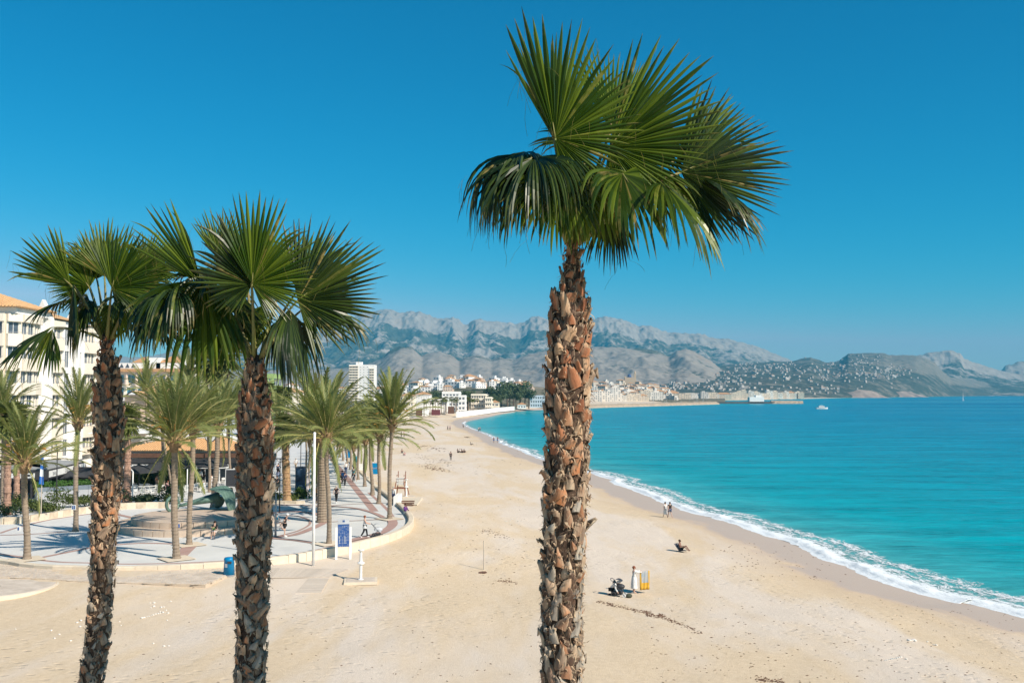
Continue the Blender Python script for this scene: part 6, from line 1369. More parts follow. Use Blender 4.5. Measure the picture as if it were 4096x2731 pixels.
person('diner in a pale blue shirt seated with his back to the plaza', P_(811, 1968), 185, 1.74, 'sit', (.60, .68, .75), WHITE, HG, 0); person('diner in white seated right of the one in pale blue', P_(846, 1955), 120, 1.7, 'sit', WHITE, WHITE, HG, 0)
person('waiter in white shirt and black apron under the parasol', P_(801, 1935), 170, 1.78, 'stand', WHITE, BLACK, HB, 1); person('dark dressed waiter under the parasol', P_(816, 1932), 90, 1.76, 'stand', BLACK, BLACK, HB, 1); person('dark haired diner in white behind the parasol pole', P_(845, 1938), 200, 1.66, 'sit', WHITE, GREY, HB, 0)
MESH = run_jobs()
for p in PEOPLE:
    rt = thing('person', p['label'], 'person', p['pos'], R(p['face']), group=p['group']); J = p['J']; s = p['s']
    def setm(me, m_):
        me.materials.clear(); me.materials.append(m_); me.polygons.foreach_set('use_smooth', [True] * len(me.polygons)); me.polygons.foreach_set('material_index', [0] * len(me.polygons)); return me
    put('body', setm(MESH[p['jb']], p['skin']), rt)
    if p['jt'] is not None: put('top', setm(MESH[p['jt']], cloth(p['top'])), rt)
    if p['jl'] is not None: put('trousers', setm(MESH[p['jl']], cloth(p['bottom'])), rt)
    h = Vector(J['hea']).lerp(Vector(J['top']), .35); mb = MB(); mb.ball(h + Vector((0, .022 * s, .028 * s)), (.098 * s, .108 * s, .108 * s), 10)
    if p['longhair']: mb.ball(h + Vector((0, .09 * s, -.16 * s)), (.13 * s, .07 * s, .24 * s), 10)
    mb.build('hair', cloth(p['hair']), rt, smooth=True)
    fc = MB(); fc.ball(h + Vector((0, -.10 * s, -.02 * s)), (.015 * s, .022 * s, .03 * s), 6)
    for q in (-1, 1): fc.ball(h + Vector((q * .035 * s, -.085 * s, .012 * s)), .012 * s, 6, 1); fc.ball(h + Vector((q * .095 * s, 0, -.01 * s)), (.015 * s, .025 * s, .035 * s), 6)
    fc.box(tuple(h + Vector((0, -.090 * s, -.055 * s))), (.045 * s, .012 * s, .010 * s), mi=2); fc.build('face', [p['skin'], cloth((.03, .02, .02)), cloth((.35, .12, .10))], rt, smooth=True)
    if p['hat']: mb = MB(); mb.ball(h + Vector((0, .01 * s, .05 * s)), (.112 * s, .12 * s, .09 * s), 10); mb.box(tuple(h + Vector((0, -.13 * s, .045 * s))), (.14 * s, .12 * s, .012 * s)); mb.build('cap', cloth(p['hat']), rt)
    if p['shoes']:
        for q in 'LR': a = Vector(J['a' + q]); t = Vector(J['t' + q]); mb = MB(); mb.tube([a + (a - t) * .25 + Vector((0, 0, -.03)), a.lerp(t, .5), t + (t - a) * .25], [.05 * s, .055 * s, .04 * s], 8); mb.build('shoe', m_shoe, rt, smooth=True)
    for f in (p['extra'] or []): f(rt, p)
# ================================================================ WHEELED THINGS
def wheel(mb, c, r_, ax='x', w_=.03, mi=0, spokes=10):
    c = Vector(c); ring = [c + (Vector((0, math.cos(a), math.sin(a))) if ax == 'x' else Vector((math.cos(a), 0, math.sin(a)))) * r_ for a in [2 * math.pi * i / 20 for i in range(21)]]
    mb.tube(ring, w_, 6, mi)
    for i in range(spokes): mb.tube([c, ring[i * 20 // spokes]], .005, 3, mi)
def bicycle(p, face, label, col=(.03, .03, .035)):
    rt = thing('bicycle', label, 'bicycle', p, R(face)); m_ = cloth(col)
    for y in (-.52, .52): w = MB(); wheel(w, (0, y, .34), .33); w.build('wheel', m_darkm, rt)
    f = MB()
    for a, b in (((0, .52, .34), (0, .1, .32)), ((0, .1, .32), (0, .22, .86)), ((0, .1, .32), (0, -.36, .78)), ((0, .2, .76), (0, -.38, .84)), ((0, .52, .34), (0, .2, .76)), ((0, -.52, .34), (0, -.36, .95))): f.tube([a, b], .018, 6)
    f.build('frame', m_, rt); MB().tube([(-.28, -.32, 1.0), (-.1, -.38, 1.0), (.1, -.38, 1.0), (.28, -.32, 1.0)], .014, 6).build('handlebar', m_darkm, rt); MB().box((0, .24, .92), (.13, .26, .06)).build('saddle', m_darkm, rt)
bicycle(P_(1414, 1925) + Vector((0, 0, 0)), 180, 'bicycle under the cyclist in teal'); bicycle(P_(1275, 2012), 170, 'bicycle wheeled by the person in orange'); bicycle(P_(1112, 1905), 180, 'bicycle ridden by the cyclist in blue')
m_hood = mat('stroller_grey', (.48, .49, .50), rough=.8)
def pushchair(p, face, label, light):
    rt = thing('pushchair', label, 'pushchair', p, R(face)); fm = MB()
    for x in (-.26, .26):
        w = MB(); wheel(w, (x, .28, .15), .14, w_=.03, spokes=6); w.build('wheel', m_darkm, rt); w = MB(); wheel(w, (x * .8, -.36, .10), .09, w_=.028, spokes=6); w.build('wheel', m_shoe if not light else m_darkm, rt)
        fm.tube([(x, .28, .15), (x, .0, .55), (x, .45, 1.02)], .016, 6); fm.tube([(x * .8, -.36, .10), (x, 0, .55)], .016, 6)
    fm.tube([(-.26, .45, 1.02), (0, .50, 1.05), (.26, .45, 1.02)], .02, 6); fm.build('frame', m_darkm, rt)
    MB().box((0, .05, .22), (.42, .50, .18)).build('basket', m_darkm, rt)
    s = MB(); s.add([(-.22, .18, .45), (.22, .18, .45), (.22, -.25, .42), (-.22, -.25, .42), (-.22, .32, .95), (.22, .32, .95), (.22, -.25, .52), (-.22, -.25, .52), (-.22, .12, .55), (.22, .12, .55)], [(0, 1, 2, 3), (0, 4, 5, 1), (3, 2, 6, 7), (8, 9, 5, 4), (7, 6, 9, 8), (0, 3, 7, 8), (0, 8, 4), (1, 9, 6, 2), (1, 5, 9)]); s.build('seat', cloth((.55, .57, .60)) if light else m_darkm, rt)
    MB().ball((0, -.04, .60), (.21, .34, .17), 10).build('carrycot', cloth((.55, .57, .60)) if light else m_darkm, rt, smooth=True)
    h = MB(); n = 9; P = []
    for x in (-.24, .24):
        for i in range(n): a = math.pi * (.05 + .75 * i / (n - 1)); P.append((x, .10 - .34 * math.cos(a) * -1 * .9 - .05, .72 + .32 * math.sin(a)))
    h.add(P + [(0, .05, .70)], [(i, i + 1, n + i + 1, n + i) for i in range(n - 1)]); h.build('hood', m_hood if light else m_darkm, rt)
q = P_(1459, 2150); pushchair(q + Vector((.95, .15, 0)), 100, 'grey and black pushchair pushed by the woman in the white vest', True)
q = S_(2476, 2384); pushchair(Vector((q.x, q.y, q.z)), 70, 'black pushchair standing on the sand beside the woman in the robe', False)
q = S_(2516, 2390); mb = MB(); mb.ball((0, 0, .12), (.2, .14, .14), 10); mb.tube([(-.1, 0, .24), (0, 0, .32), (.1, 0, .24)], .012, 5); mb.build('beach_bag', cloth((.07, .075, .05)), None, smooth=True, loc=q, label='small dark green bag on the sand right of the black pushchair', cat='bag')
q = S_(2724, 2206); rt = thing('beach_chair', 'low folding beach chair under the sunbather', 'chair', q, R(55)); mb = MB()
for x in (-.28, .28): mb.tube([(x, -.35, .0), (x, .05, .14), (x, .30, .0)], .014, 5); mb.tube([(x, -.42, .16), (x, .05, .10), (x, .48, .66)], .014, 5)
mb.build('frame', m_darkm, rt); mb = MB(); mb.add([(-.27, -.4, .15), (.27, -.4, .15), (.27, .05, .09), (-.27, .05, .09), (-.27, .46, .64), (.27, .46, .64)], [(0, 1, 2, 3), (3, 2, 5, 4)]); mb.build('canvas', cloth((.10, .10, .12)), rt)
# ================================================================ STREET AND BEACH FURNITURE
m_pole = mat('white_pole_paint', (.82, .82, .80), rough=.4); m_blue = mat('sign_blue', (.02, .075, .24), (.025, .085, .27), 2, .5); m_bin = mat('bin_blue', (.0, .22, .48), rough=.35); m_signw = mat('sign_white', (.48, .50, .53), rough=.5)
q = S_(1253, 2262); rt = thing('flag_pole', 'tall plain white pole at the corner of the boardwalk', 'pole', q); MB().tube([(0, 0, -.3), (0, 0, 4), (0, 0, 8.5)], [.10, .095, .075], 12).build('shaft', m_pole, rt, smooth=True); MB().ball((0, 0, 8.52), .10, 8).build('cap', m_pole, rt)
q = S_(1373, 2236); rt = thing('information_sign', 'blue beach information panel between two white posts', 'sign', q, R(14))
for x, h in ((-.47, 2.15), (.47, 2.15)): MB().box((x, 0, h / 2 - .2), (.15, .09, h + .4)).build('post', m_pole, rt)
MB().box((0, -.02, 1.76), (.76, .06, 2.5 - .65)).build('panel', m_blue, rt); MB().box((0, -.055, 2.52), (.76, .03, .34)).build('header', m_signw, rt); MB().box((0, -.074, 2.55), (.15, .012, .13)).build('emblem', m_blue, rt)
mb = MB(); rr = random.Random(6)
for k in range(15):
    y = 2.22 - k * .095
    for j in range(6):
        if rr.random() < .75: mb.box((-.30 + j * .12, -.054, y), (rr.uniform(.05, .10), .008, .022))
for k in range(5): mb.box((-.27, -.054, 1.5 - k * .10), (.06, .01, .06)); mb.box((.10, -.054, 1.5 - k * .10), (.06, .01, .06))
mb.build('lines_of_text', m_signw, rt, kind='stuff')
def shower(q, label, s=1.0, slab=True):
    rt = thing('beach_shower', label, 'shower', q); mb = MB(); mb.lathe([(.17, 0), (.17, .05), (.10, .08), (.085, .1), (.085, .95), (.20, .98), (.20, 1.08), (.09, 1.12), (.07, 1.7), (.10, 1.74), (.19, 1.78), (.20, 1.84), (.06, 1.86)], (0, 0, .12), 14); mb.build('column', m_pole, rt, smooth=False)
    for a in (0, 2.1, 4.2): MB().tube([(0, 0, 1.15), (math.cos(a) * .24, math.sin(a) * .24, 1.16)], .03, 6).build('tap', m_pole, rt)
    if slab: MB().box((0, 0, .06), (2.0, 1.7, .16), R(8)).build('slab', m_cope, rt); MB().box((0, 0, .145), (1.7, 1.4, .02), R(8)).build('tray', m_cob, rt)
    return rt
shower(S_(1443, 2327), 'white beach shower column on a square slab'); shower(S_(1625, 1990), 'white beach shower behind the lifeguard chair', 1.0)
q = P_(915, 2302); q = S_(916, 2303); rt = thing('litter_bin', 'round blue litter bin beside the cobbled path', 'bin', q)
MB().lathe([(.33, 0), (.34, .10)], n=24).build('base', m_grey, rt); MB().lathe([(.335, .10), (.30, .92), (.31, .93), (.31, 1.05), (.27, 1.12), (.05, 1.15)], n=24).build('bin_body', m_bin, rt, smooth=True); MB().box((.10, -.30, .86), (.24, .06, .13)).build('opening', m_darkm, rt); MB().box((-.10, -.325, .68), (.16, .02, .22), R(-18)).build('sticker', m_signw, rt)
q = S_(1935, 2278); mb = MB(); mb.tube([(0, 0, -.2), (.01, 0, 1.0), (-.01, 0, 1.93)], [.045, .04, .035], 7); mb.build('wooden_stake', m_wood, None, loc=q, label='lone wooden stake planted upright in the sand', cat='stake')
mb = MB(); rr = random.Random(3)
for i in range(14): mb.ball((rr.uniform(-.25, .25), rr.uniform(-.2, .2), .03), (rr.uniform(.06, .14), rr.uniform(.05, .1), .05), 6)
mb.build('driftwood_clump', m_brown, None, loc=S_(1928, 2290), label='dark clump of seaweed at the foot of the wooden stake', cat='seaweed')
# lifeguard chair
q = S_(1604, 1978); rt = thing('lifeguard_chair', 'tall brown timber lifeguard chair with white slatted back', 'chair', q, R(-12)); m_lg = mat('red_brown_timber', (.27, .10, .06), (.20, .075, .045), 4, .6)
for x in (-.62, .62):
    for y in (-.5, .55): MB().tube([(x * 1.15, y * 1.25, -.1), (x * .62, y * .5, 1.75)], .055, 6).build('leg', m_lg, rt)
fr = MB()
for y in (-.45, .45): fr.box((0, y * 1.0, .75), (1.3, .07, .1))
for x in (-.42, .42): fr.box((x, 0, 1.35), (.07, .7, .09)); fr.tube([(x, .25, 1.75), (x, .32, 2.55)], .045, 6); fr.box((x, 0, 2.1), (.07, .65, .07))
fr.build('frame', m_lg, rt); MB().box((0, 0, 1.76), (.95, .7, .07)).build('seat', m_lg, rt)
for k in range(5): MB().box((0, -.34, 1.15 + k * .17), (.84, .03, .12)).build('slat', m_pole, rt)
mb = MB(); a, b = P_(1583, 1998), P_(1600, 2030); mb.box(((a.x + b.x) / 2, (a.y + b.y) / 2, ZP + .25), (.45, 3.6, 1.2), R(0)); tag(mb.build('low_white_wall', m_white, None), 'short white wall at the steps down to the sand', 'wall')
rt = thing('timber_steps', 'dark timber steps beside the short white wall', 'steps', S_(1618, 2020))
for i in range(3): MB().box((0, -.4 + i * .4, .08 + i * .14), (1.9, .34, .10)).build('step', m_brown, rt)
mb = MB(); q = S_(1640, 2000); mb.prism([tuple(S_(*c).xy) for c in ((1612, 1992), (1690, 1994), (1668, 2022), (1602, 2012))], q.z - .2, q.z + .10); tag(mb.build('concrete_slab', m_cope, None), 'pale slab on the sand round the lifeguard chair', 'slab')
# other blue beach signs along the promenade
for i, (sx, sy0, sy1, dd) in enumerate([(1499, 1842, 1912, 0), (1391, 1768, 1852, 0)]):
    q = on(sx, sy1 + 14, 2.9); rt = thing('beach_sign', ['narrow blue beach sign right of the palm row', 'blue banner sign far down the palm row'][i], 'sign', q); h = (sy1 + 14 - sy0) / F * q.y
    for x in (-.42, .42): MB().box((x, 0, h * .48), (.14, .09, h * .96)).build('post', m_pole, rt)
    MB().box((0, -.02, h * .62), (.68, .05, h * .52)).build('panel', m_bin, rt); text('PLATJA', .30, m_signw, rt, (.1, -.06, h * .60), nm='lettering'); 
rt = thing('white_board', 'small blank white board by the sixth palm of the row', 'board', P_(1448, 1882)); MB().box((0, 0, .5), (1.1, .08, .9)).build('panel', m_pole, rt); MB().box((-.4, 0, .05), (.06, .06, .2)).box((.4, 0, .05), (.06, .06, .2)).build('feet', m_grey, rt)
q = P_(1424, 1862); rt = thing('litter_bin', 'turquoise litter bin hung on a palm of the row', 'bin', q + Vector((0, 0, 0))); MB().lathe([(.18, .55), (.22, .6), (.24, 1.3), (.16, 1.42)], n=14).build('bin_body', mat('bin_turquoise', (.02, .20, .26), rough=.4), rt, smooth=True); MB().box((0, .2, .7), (.05, .05, 1.4)).build('post', m_grey, rt)
# poles and lamp posts: (sx, base sy, top sy, radius, kind)
LP = [(1102, 2148, 1975, .075, 'bollard', 'grey steel post beside the stretching jogger'), (1118, 2050, 1835, .05, 'lamp', 'dark street lamp with square frame head behind the jogger'), (1202, 1935, 1770, .05, 'plain', 'dark pole above the black advertising panel'), (1231, 2008, 1900, .035, 'plain', 'thin pole right of the leafy bed'),
      (225, 2010, 1790, .06, 'lamp', 'grey street lamp in front of the restaurant sign'), (530, 1990, 1885, .07, 'elbow', 'short white bent steel post by the white chairs'), (748, 1975, 1875, .06, 'plain', 'white steel post between the two date palms'), (785, 1962, 1865, .04, 'plain', 'thin pole of the black parasol terrace'), (88, 2020, 1905, .06, 'plain', 'teal shaded post behind the left date palm'), (645, 1982, 1925, .03, 'plain', 'low post beside the man in navy')]
for sx, sb, st, r_, kd, lab in LP:
    q = P_(sx, sb); h = at(sx, st, q.y).z - ZP; rt = thing('street_lamp' if kd == 'lamp' else 'post', lab, 'lamp post' if kd == 'lamp' else 'post', q)
    m_ = m_darkm if kd == 'lamp' or 'dark' in lab else (m_pole if 'white' in lab else m_grey); MB().tube([(0, 0, 0), (0, 0, h * .5), (0, 0, h)], [r_ * 1.15, r_, r_ * .9], 8).build('shaft', m_, rt, smooth=True)
    if kd == 'lamp': mb = MB(); mb.tube([(0, 0, h - .35), (-.4, 0, h)], .02, 4); mb.tube([(0, 0, h - .35), (.4, 0, h)], .02, 4); mb.box((0, 0, h + .03), (1.0, .4, .07)); mb.build('lamp_head', m_, rt)
    if kd == 'elbow': mb = MB(); mb.tube([(0, 0, h), (-.25, 0, h + .25), (-.9, 0, h + .75)], r_ * .8, 8); mb.build('arm', m_, rt)
# blue and white flag
q = P_(164, 2058); rt = thing('banner_flag', 'blue and white banner hanging limp on a pole by the palms', 'flag', q); h = at(164, 1815, q.y).z - ZP
MB().tube([(0, 0, 0), (0, 0, h)], .045, 8).build('pole', m_wood, rt)
mb = MB(); zz = [h - .05, h - .6, h - 1.0, h - 1.35, h - 2.0, h - 2.7]; mi = [0, 1, 0, 1, 0]
for k, z in enumerate(zz):
    for j in range(5): mb.v.append((-.18 + .30 * j / 4 * (1 + .1 * k) + .03 * math.sin(k), .07 * math.sin(j * 2.2 + k * .7) - .09, z + .05 * math.sin(j * 1.7)))
for k in range(5):
    for j in range(4): mb.f.append((k * 5 + j, k * 5 + j + 1, k * 5 + 6 + j, k * 5 + 5 + j)); mb.m.append(mi[k])
mb.build('flag', [mat('flag_blue', (.03, .16, .50), rough=.8), m_frame], rt)
# black advertising panel
q = P_(1203, 1985); rt = thing('advertising_panel', 'tall black street advertising panel behind the leafy bed', 'sign', q, R(6)); m_adv = mat('poster_print', (.012, .02, .035), (.05, .11, .20), .8, .35); MB().box((0, 0, 1.75), (1.15, .22, 2.7)).build('casing', m_darkm, rt)
MB().box((0, -.125, 1.85), (.98, .02, 2.25)).build('poster', m_adv, rt); mb = MB()
for k, (w_, z) in enumerate([(.3, 1.20), (.5, 1.12), (.42, 1.04), (.7, .90), (.66, .82)]): mb.box((0, -.14, z), (w_, .006, .03))
mb.box((.05, -.14, 2.85), (.18, .006, .07)); mb.build('poster_lines', m_signw, rt)
# white folded parasols / banners beside it
for i, (sx, sy) in enumerate([(1227, 1975), (1143, 2000)]):
    q = P_(sx, sy); rt = thing('folded_parasol', ['closed white parasol beside the black advertising panel', 'small closed white parasol by the shaggy palm'][i], 'parasol', q); mb = MB(); mb.lathe([(.05, .2), (.22, .5), (.20, 1.6), (.06, 2.7 - i)], n=10); mb.build('canopy', cloth((.68, .60, .60)), rt); MB().tube([(0, 0, 0), (0, 0, 2.8 - i)], .03, 6).build('pole', m_pole, rt)
# stone bed wall and planting at the left
def stone_wall(S4, h, label, seed):
    L_ = crom([tuple(P_(a, b).xy) for a, b in S4], 8); rt = thing('stone_bed_wall', label, 'wall', (L_[0][0], L_[0][1], ZP)); rr = random.Random(seed); b0 = Vector((L_[0][0], L_[0][1]))
    seg_ = np.array(L_); dl = np.concatenate([[0], np.cumsum(np.hypot(*np.diff(seg_, axis=0).T))]); s = 0; n_ = 0
    while s < dl[-1] - .5:
        w_ = rr.uniform(.7, 1.2); x0, y0 = np.interp(s + .01, dl, seg_[:, 0]), np.interp(s + .01, dl, seg_[:, 1]); x1, y1 = np.interp(s + w_ - .01, dl, seg_[:, 0]), np.interp(s + w_ - .01, dl, seg_[:, 1])
        d = Vector((x1 - x0, y1 - y0)); mb = MB(); mb.box(((x0 + x1) / 2 - b0.x, (y0 + y1) / 2 - b0.y, h / 2 - .02), (d.length, .42 + rr.uniform(-.02, .02), h + rr.uniform(-.015, .015)), math.atan2(d.y, d.x)); mb.build('stone', m_cope if n_ % 2 else m_wallst, rt); s += w_; n_ += 1
stone_wall([(-60, 2092), (60, 2094), (200, 2074), (380, 2046), (520, 2034), (690, 2030)], .58, 'long low sandstone wall holding the planting bed at the left', 2)
stone_wall([(1080, 2012), (1150, 2014), (1232, 2014)], .30, 'low kerb wall in front of the leafy palm bed', 4)
BU = [(20, 2062, 2.0, 1.3, 1.1, 1), (60, 2040, 1.6, 1.2, 1.6, 1), (95, 2050, 1.6, 1.2, 1.3, 0), (150, 2042, 1.4, 1.1, 1.1, 1), (205, 2050, 1.3, 1.0, .9, 0), (250, 2035, 2.0, 1.3, 2.0, 0), (300, 2028, 1.2, 1.0, 1.0, 0), (345, 2025, 1.4, 1.0, 1.0, 0), (420, 2015, 1.4, 1.0, 1.2, 1), (470, 2012, 1.5, 1.0, 1.4, 1), (560, 2012, 1.8, 1.0, .9, 1), (600, 2010, 1.4, 1.0, .8, 1), (655, 2008, 1.6, 1.2, 2.0, 1), (690, 2014, 1.0, .8, 1.0, 0)]
for i, (sx, sy, a, b, h, k) in enumerate(BU):
    bush('garden_shrub', P_(sx, sy), (a, b, h), 520, .22, ('olive green' if k == 0 else 'dark green') + ' shrub in the walled bed, number %s from the left edge' % ['one', 'two', 'three', 'four', 'five', 'six', 'seven', 'eight', 'nine', 'ten', 'eleven', 'twelve', 'thirteen', 'fourteen'][i], m_bush if k == 0 else m_bushd, i, group='shrubs in the walled bed')
for i, (sx, sy, a, h) in enumerate([(1180, 1996, 1.2, .8), (1215, 1992, 1.0, .8), (1110, 2000, 1.1, .9), (1165, 2004, .8, .7)]): bush('garden_shrub', P_(sx, sy), (a, .9, h), 300, .2, 'low green plant in the palm bed, ' + ['left of the fan plant', 'right of the fan plant', 'behind the jogger', 'at the foot of the shaggy palm'][i], m_bush, 40 + i, group='plants in the palm bed')
def spiky(q, h, n, label, seed, m_=None):
    rr = random.Random(seed); mb = MB()
    for i in range(n):
        th = rr.uniform(0, 6.28); el = rr.uniform(.15, 1.45); d = Vector((math.cos(th) * math.cos(el), math.sin(th) * math.cos(el), math.sin(el))); L_ = h * rr.uniform(.7, 1.1); s = d.cross(Vector((0, 0, 1))).normalized() * h * .045; m1 = d * L_ * .55; e = d * L_ + Vector((0, 0, -.25 * L_)); b0 = len(mb.v)
        mb.v += [(0, 0, 0), tuple(m1 - s), tuple(e), tuple(m1 + s)]; mb.f.append((b0, b0 + 1, b0 + 2, b0 + 3)); mb.m.append(0)
    return mb.build('spiky_plant', m_ or m_bush, None, loc=q, label=label, cat='plant')
m_yg = leafmat('yellow_green_leaf', (.20, .26, .03), (.28, .32, .05), .35, .5, .2, 3)
spiky(P_(1198, 1992), 1.6, 110, 'bright fan leaved plant under the black advertising panel', 1, m_yg); spiky(P_(575, 1930), 1.8, 80, 'spiky plant beside the white chairs', 2); spiky(P_(735, 1935), 2.6, 90, 'yellow green palm plant beside the restaurant terrace', 3, m_yg); spiky(P_(610, 1935), 1.5, 70, 'green spiky plant behind the man in navy', 4); spiky(P_(700, 1930), 2.2, 90, 'olive palm plant behind the pink blouse', 5)
# shaggy washingtonias of the promenade
m_shag = mat('shaggy_trunk', (.30, .17, .10), (.42, .28, .14), 5, .95, .8, 14, sv=(1, 1, .35)); m_pinkt = mat('pinkish_fibre_trunk', (.40, .25, .18), (.30, .18, .13), 4, .95, .7, 14)
def shaggy(bs_, cs_, tr, label, seed, m_, sk=True):
    b = P_(*bs_); c = at(cs_[0], cs_[1], b.y); rt = thing('fan_palm', label, 'palm tree', b, group='fan palms standing on the promenade'); h = c - b; rr = random.Random(seed); mb = MB(); n = 60
    mb.tube([h * (i / n) for i in range(n + 1)], [tr * (1.25 - .35 * i / n + (.25 if i < 3 else 0)) * rr.uniform(.86, 1.14) for i in range(n + 1)], 12); mb.build('trunk', m_, rt)
    mb = MB()
    for i in range(520):
        t = rr.random() ** .8; th = rr.uniform(0, 6.28); p = h * t + Vector((math.cos(th), math.sin(th), 0)) * tr * 1.02; L_ = rr.uniform(.2, .6); s = Vector((-math.sin(th), math.cos(th), 0)) * rr.uniform(.02, .05); e = p + Vector((math.cos(th) * .15, math.sin(th) * .15, -L_ * (1 if sk else -.4))); b0 = len(mb.v)
        mb.v += [tuple(p - s), tuple(p + s), tuple(e)]; mb.f.append((b0, b0 + 1, b0 + 2)); mb.m.append(0)
    mb.build('dead_skirt', m_shag if sk else m_, rt, kind='stuff')
    for i in range(3): o = put('crown', FC[i], rt, loc=h + Vector((0, 0, .25 + .3 * i)), rz=i); o.scale = (1.25, 1.25, 1.25)
shaggy((1148, 2008), (1140, 1735), .34, 'shaggy brown fan palm in the leafy bed by the advertising panel', 3, m_shag); shaggy((28, 2058), (32, 1700), .27, 'pinkish trunked fan palm cut by the left edge', 4, m_pinkt, False); shaggy((66, 2020), (70, 1690), .24, 'second pinkish trunked fan palm from the left edge', 5, m_pinkt, False); shaggy((508, 2008), (512, 1700), .30, 'reddish trunked fan palm half hidden by the leftmost fan palm', 6, m_pinkt, False)
for i, (sx, sy, cy_) in enumerate([(1105, 1800, 1590), (1118, 1800, 1575), (1133, 1800, 1600), (1148, 1800, 1580), (1075, 1800, 1560), (820, 1800, 1460), (905, 1800, 1430), (860, 1800, 1480)]):
    b = on(sx, 1572.6 + 10.8 * F / (200 if i < 5 else 128), ZP); c = at(sx, cy_, b.y); rt = thing('fan_palm', ['first', 'second', 'third', 'fourth', 'fifth'][i] + ' thin fan palm of the cluster by the green tower' if i < 5 else ['left', 'right', 'lowest'][i - 5] + ' tall fan palm crown showing over the date palms', 'palm tree', b, group='fan palms behind the date palms'); h = c.z - b.z
    MB().tube([(0, 0, 0), (.2, 0, h / 2), (0, 0, h)], [.25, .2, .18], 8).build('trunk', m_ftrunk, rt); s_ = 1.2 if i < 5 else 1.75
    for k in range(2): o = put('crown', FC[(i + k) % 3], rt, loc=(0, 0, h + .5 * k), rz=k); o.scale = (s_, s_, s_)
for i, (sx, sy, s_) in enumerate([(515, 1760, 1.1), (540, 1740, .8), (595, 1742, .9), (625, 1730, .9)]):
    q = at(sx, sy, 126); tree((q.x, q.y, ZP), .55 * s_, 'green tree in front of the yellow wall, ' + ['leftmost', 'second', 'third', 'rightmost'][i], i, nm='garden_tree', group='trees in front of the yellow wall')
# ================================================================ RESTAURANTS
# pergola with the black sign
z1 = 6.3; q0 = at(-140, 1800, 101); q1 = at(190, 1800, 101); q2 = at(335, 1800, 113)
rt = thing('restaurant_pergola', 'black restaurant pergola with big white letters at the left', 'pergola', (q1.x, q1.y, ZP)); o_ = Vector((q1.x, q1.y, ZP))
def loc(x, y, z=0): return (x - o_.x, y - o_.y, z)
mb = MB(); sbox(mb, loc(q0.x, q0.y), loc(q1.x, q1.y), z1 - 1.0 - ZP, z1 - ZP, .1, .1); sbox(mb, loc(q1.x, q1.y), loc(q2.x, q2.y), z1 - .95 - ZP, z1 - .02 - ZP, .1, .1); mb.build('fascia', m_darkm, rt)
mb = MB(); P = [loc(q0.x, q0.y), loc(q1.x, q1.y), loc(q2.x, q2.y), loc(q2.x - 14, q2.y + 2), loc(q0.x, q0.y + 14)]; mb.prism([(a, b) for a, b, c in P], z1 + .01 - ZP, z1 + .16 - ZP); mb.build('roof', mat('pergola_canvas', (.34, .35, .35), (.28, .29, .29), .6, .8), rt)
def tlet(s, x0, w_):  # letters along the front fascia
    text(s, .62, m_frame, rt, (x0, -.13, z1 - .78 - ZP), bold=.035, align='LEFT', nm='sign_letters')
L_ = (q1 - q0).length; tlet('COCO & BEACH', -5.75, 5)
mb = MB(); sbox(mb, loc(q1.x, q1.y), loc(q2.x, q2.y), z1 - .78 - ZP, z1 - .15 - ZP, .14, -.102, 0, .3, 12.2); mb.build('light_box', m_frame, rt)
ang = math.atan2(q2.y - q1.y, q2.x - q1.x); dv = Vector((q2.x - q1.x, q2.y - q1.y)).normalized(); nn = Vector((dv.y, -dv.x))
for i, s_ in enumerate(('BAR', 'CAFE', 'GRILL')):
    c_ = dv * (1.8 + i * 4) + nn * .15; text(s_, .5, m_grey, rt, (c_.x, c_.y, z1 - .64 - ZP), rz=ang, bold=.01, nm='sign_letters', ext=.01)
for k in range(6):
    a = q0.lerp(q1, k / 5); MB().box(loc(a.x, a.y + .3, (z1 - 1.0 - ZP) / 2), (.14, .14, z1 - 1.0 - ZP)).build('post', m_darkm, rt)
for k in range(4): a = q1.lerp(q2, (k + .6) / 4); MB().box(loc(a.x - .2, a.y, (z1 - 1.0 - ZP) / 2), (.14, .14, z1 - 1.0 - ZP)).build('post', m_darkm, rt)
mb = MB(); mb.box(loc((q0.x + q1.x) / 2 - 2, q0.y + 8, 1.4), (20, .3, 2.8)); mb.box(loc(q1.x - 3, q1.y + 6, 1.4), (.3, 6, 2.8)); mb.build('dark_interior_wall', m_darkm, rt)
rt = thing('menu_board', 'black menu board in a white frame at the left edge', 'board', P_(5, 1995)); MB().box((0, 0, 1.5), (1.3, .1, 2.0)).build('frame', m_frame, rt); MB().box((0, -.06, 1.5), (1.12, .02, 1.82)).build('board', m_darkm, rt)
mb = MB()
for k in range(12): mb.box((-.05, -.075, 2.2 - k * .13), (.8 - .1 * (k % 3), .006, .03))
mb.build('menu_lines', m_signw, rt, kind='stuff')
# planter wall and hedge
pa, pb = P_(142, 2012), P_(388, 1996); rt = thing('planter_wall', 'long grey planter wall under the clipped hedge', 'wall', (pa.x, pa.y, ZP)); d_ = (pb - pa); an = math.atan2(d_.y, d_.x); n_ = 6
m_pl = mat('planter_grey', (.36, .38, .40), (.32, .33, .36), .7, .6); m_pl2 = mat('planter_blue_grey', (.17, .21, .25), rough=.5)
for i in range(n_):
    c_ = d_ * ((i + .5) / n_); MB().box((c_.x, c_.y, .55), (d_.length / n_ - .02, .8, 1.1), an).build('panel', m_pl, rt); MB().box((c_.x, c_.y - .02, 1.32), (d_.length / n_ - .02, .72, .42), an).build('trough', m_pl2, rt)
rr = random.Random(4); mb = MB()
for i in range(46): c_ = d_ * ((i + .5) / 46); leafblob(mb, (c_.x, c_.y, 1.75), (.3, .42, .42), 60, .16, rr, 0, .5)
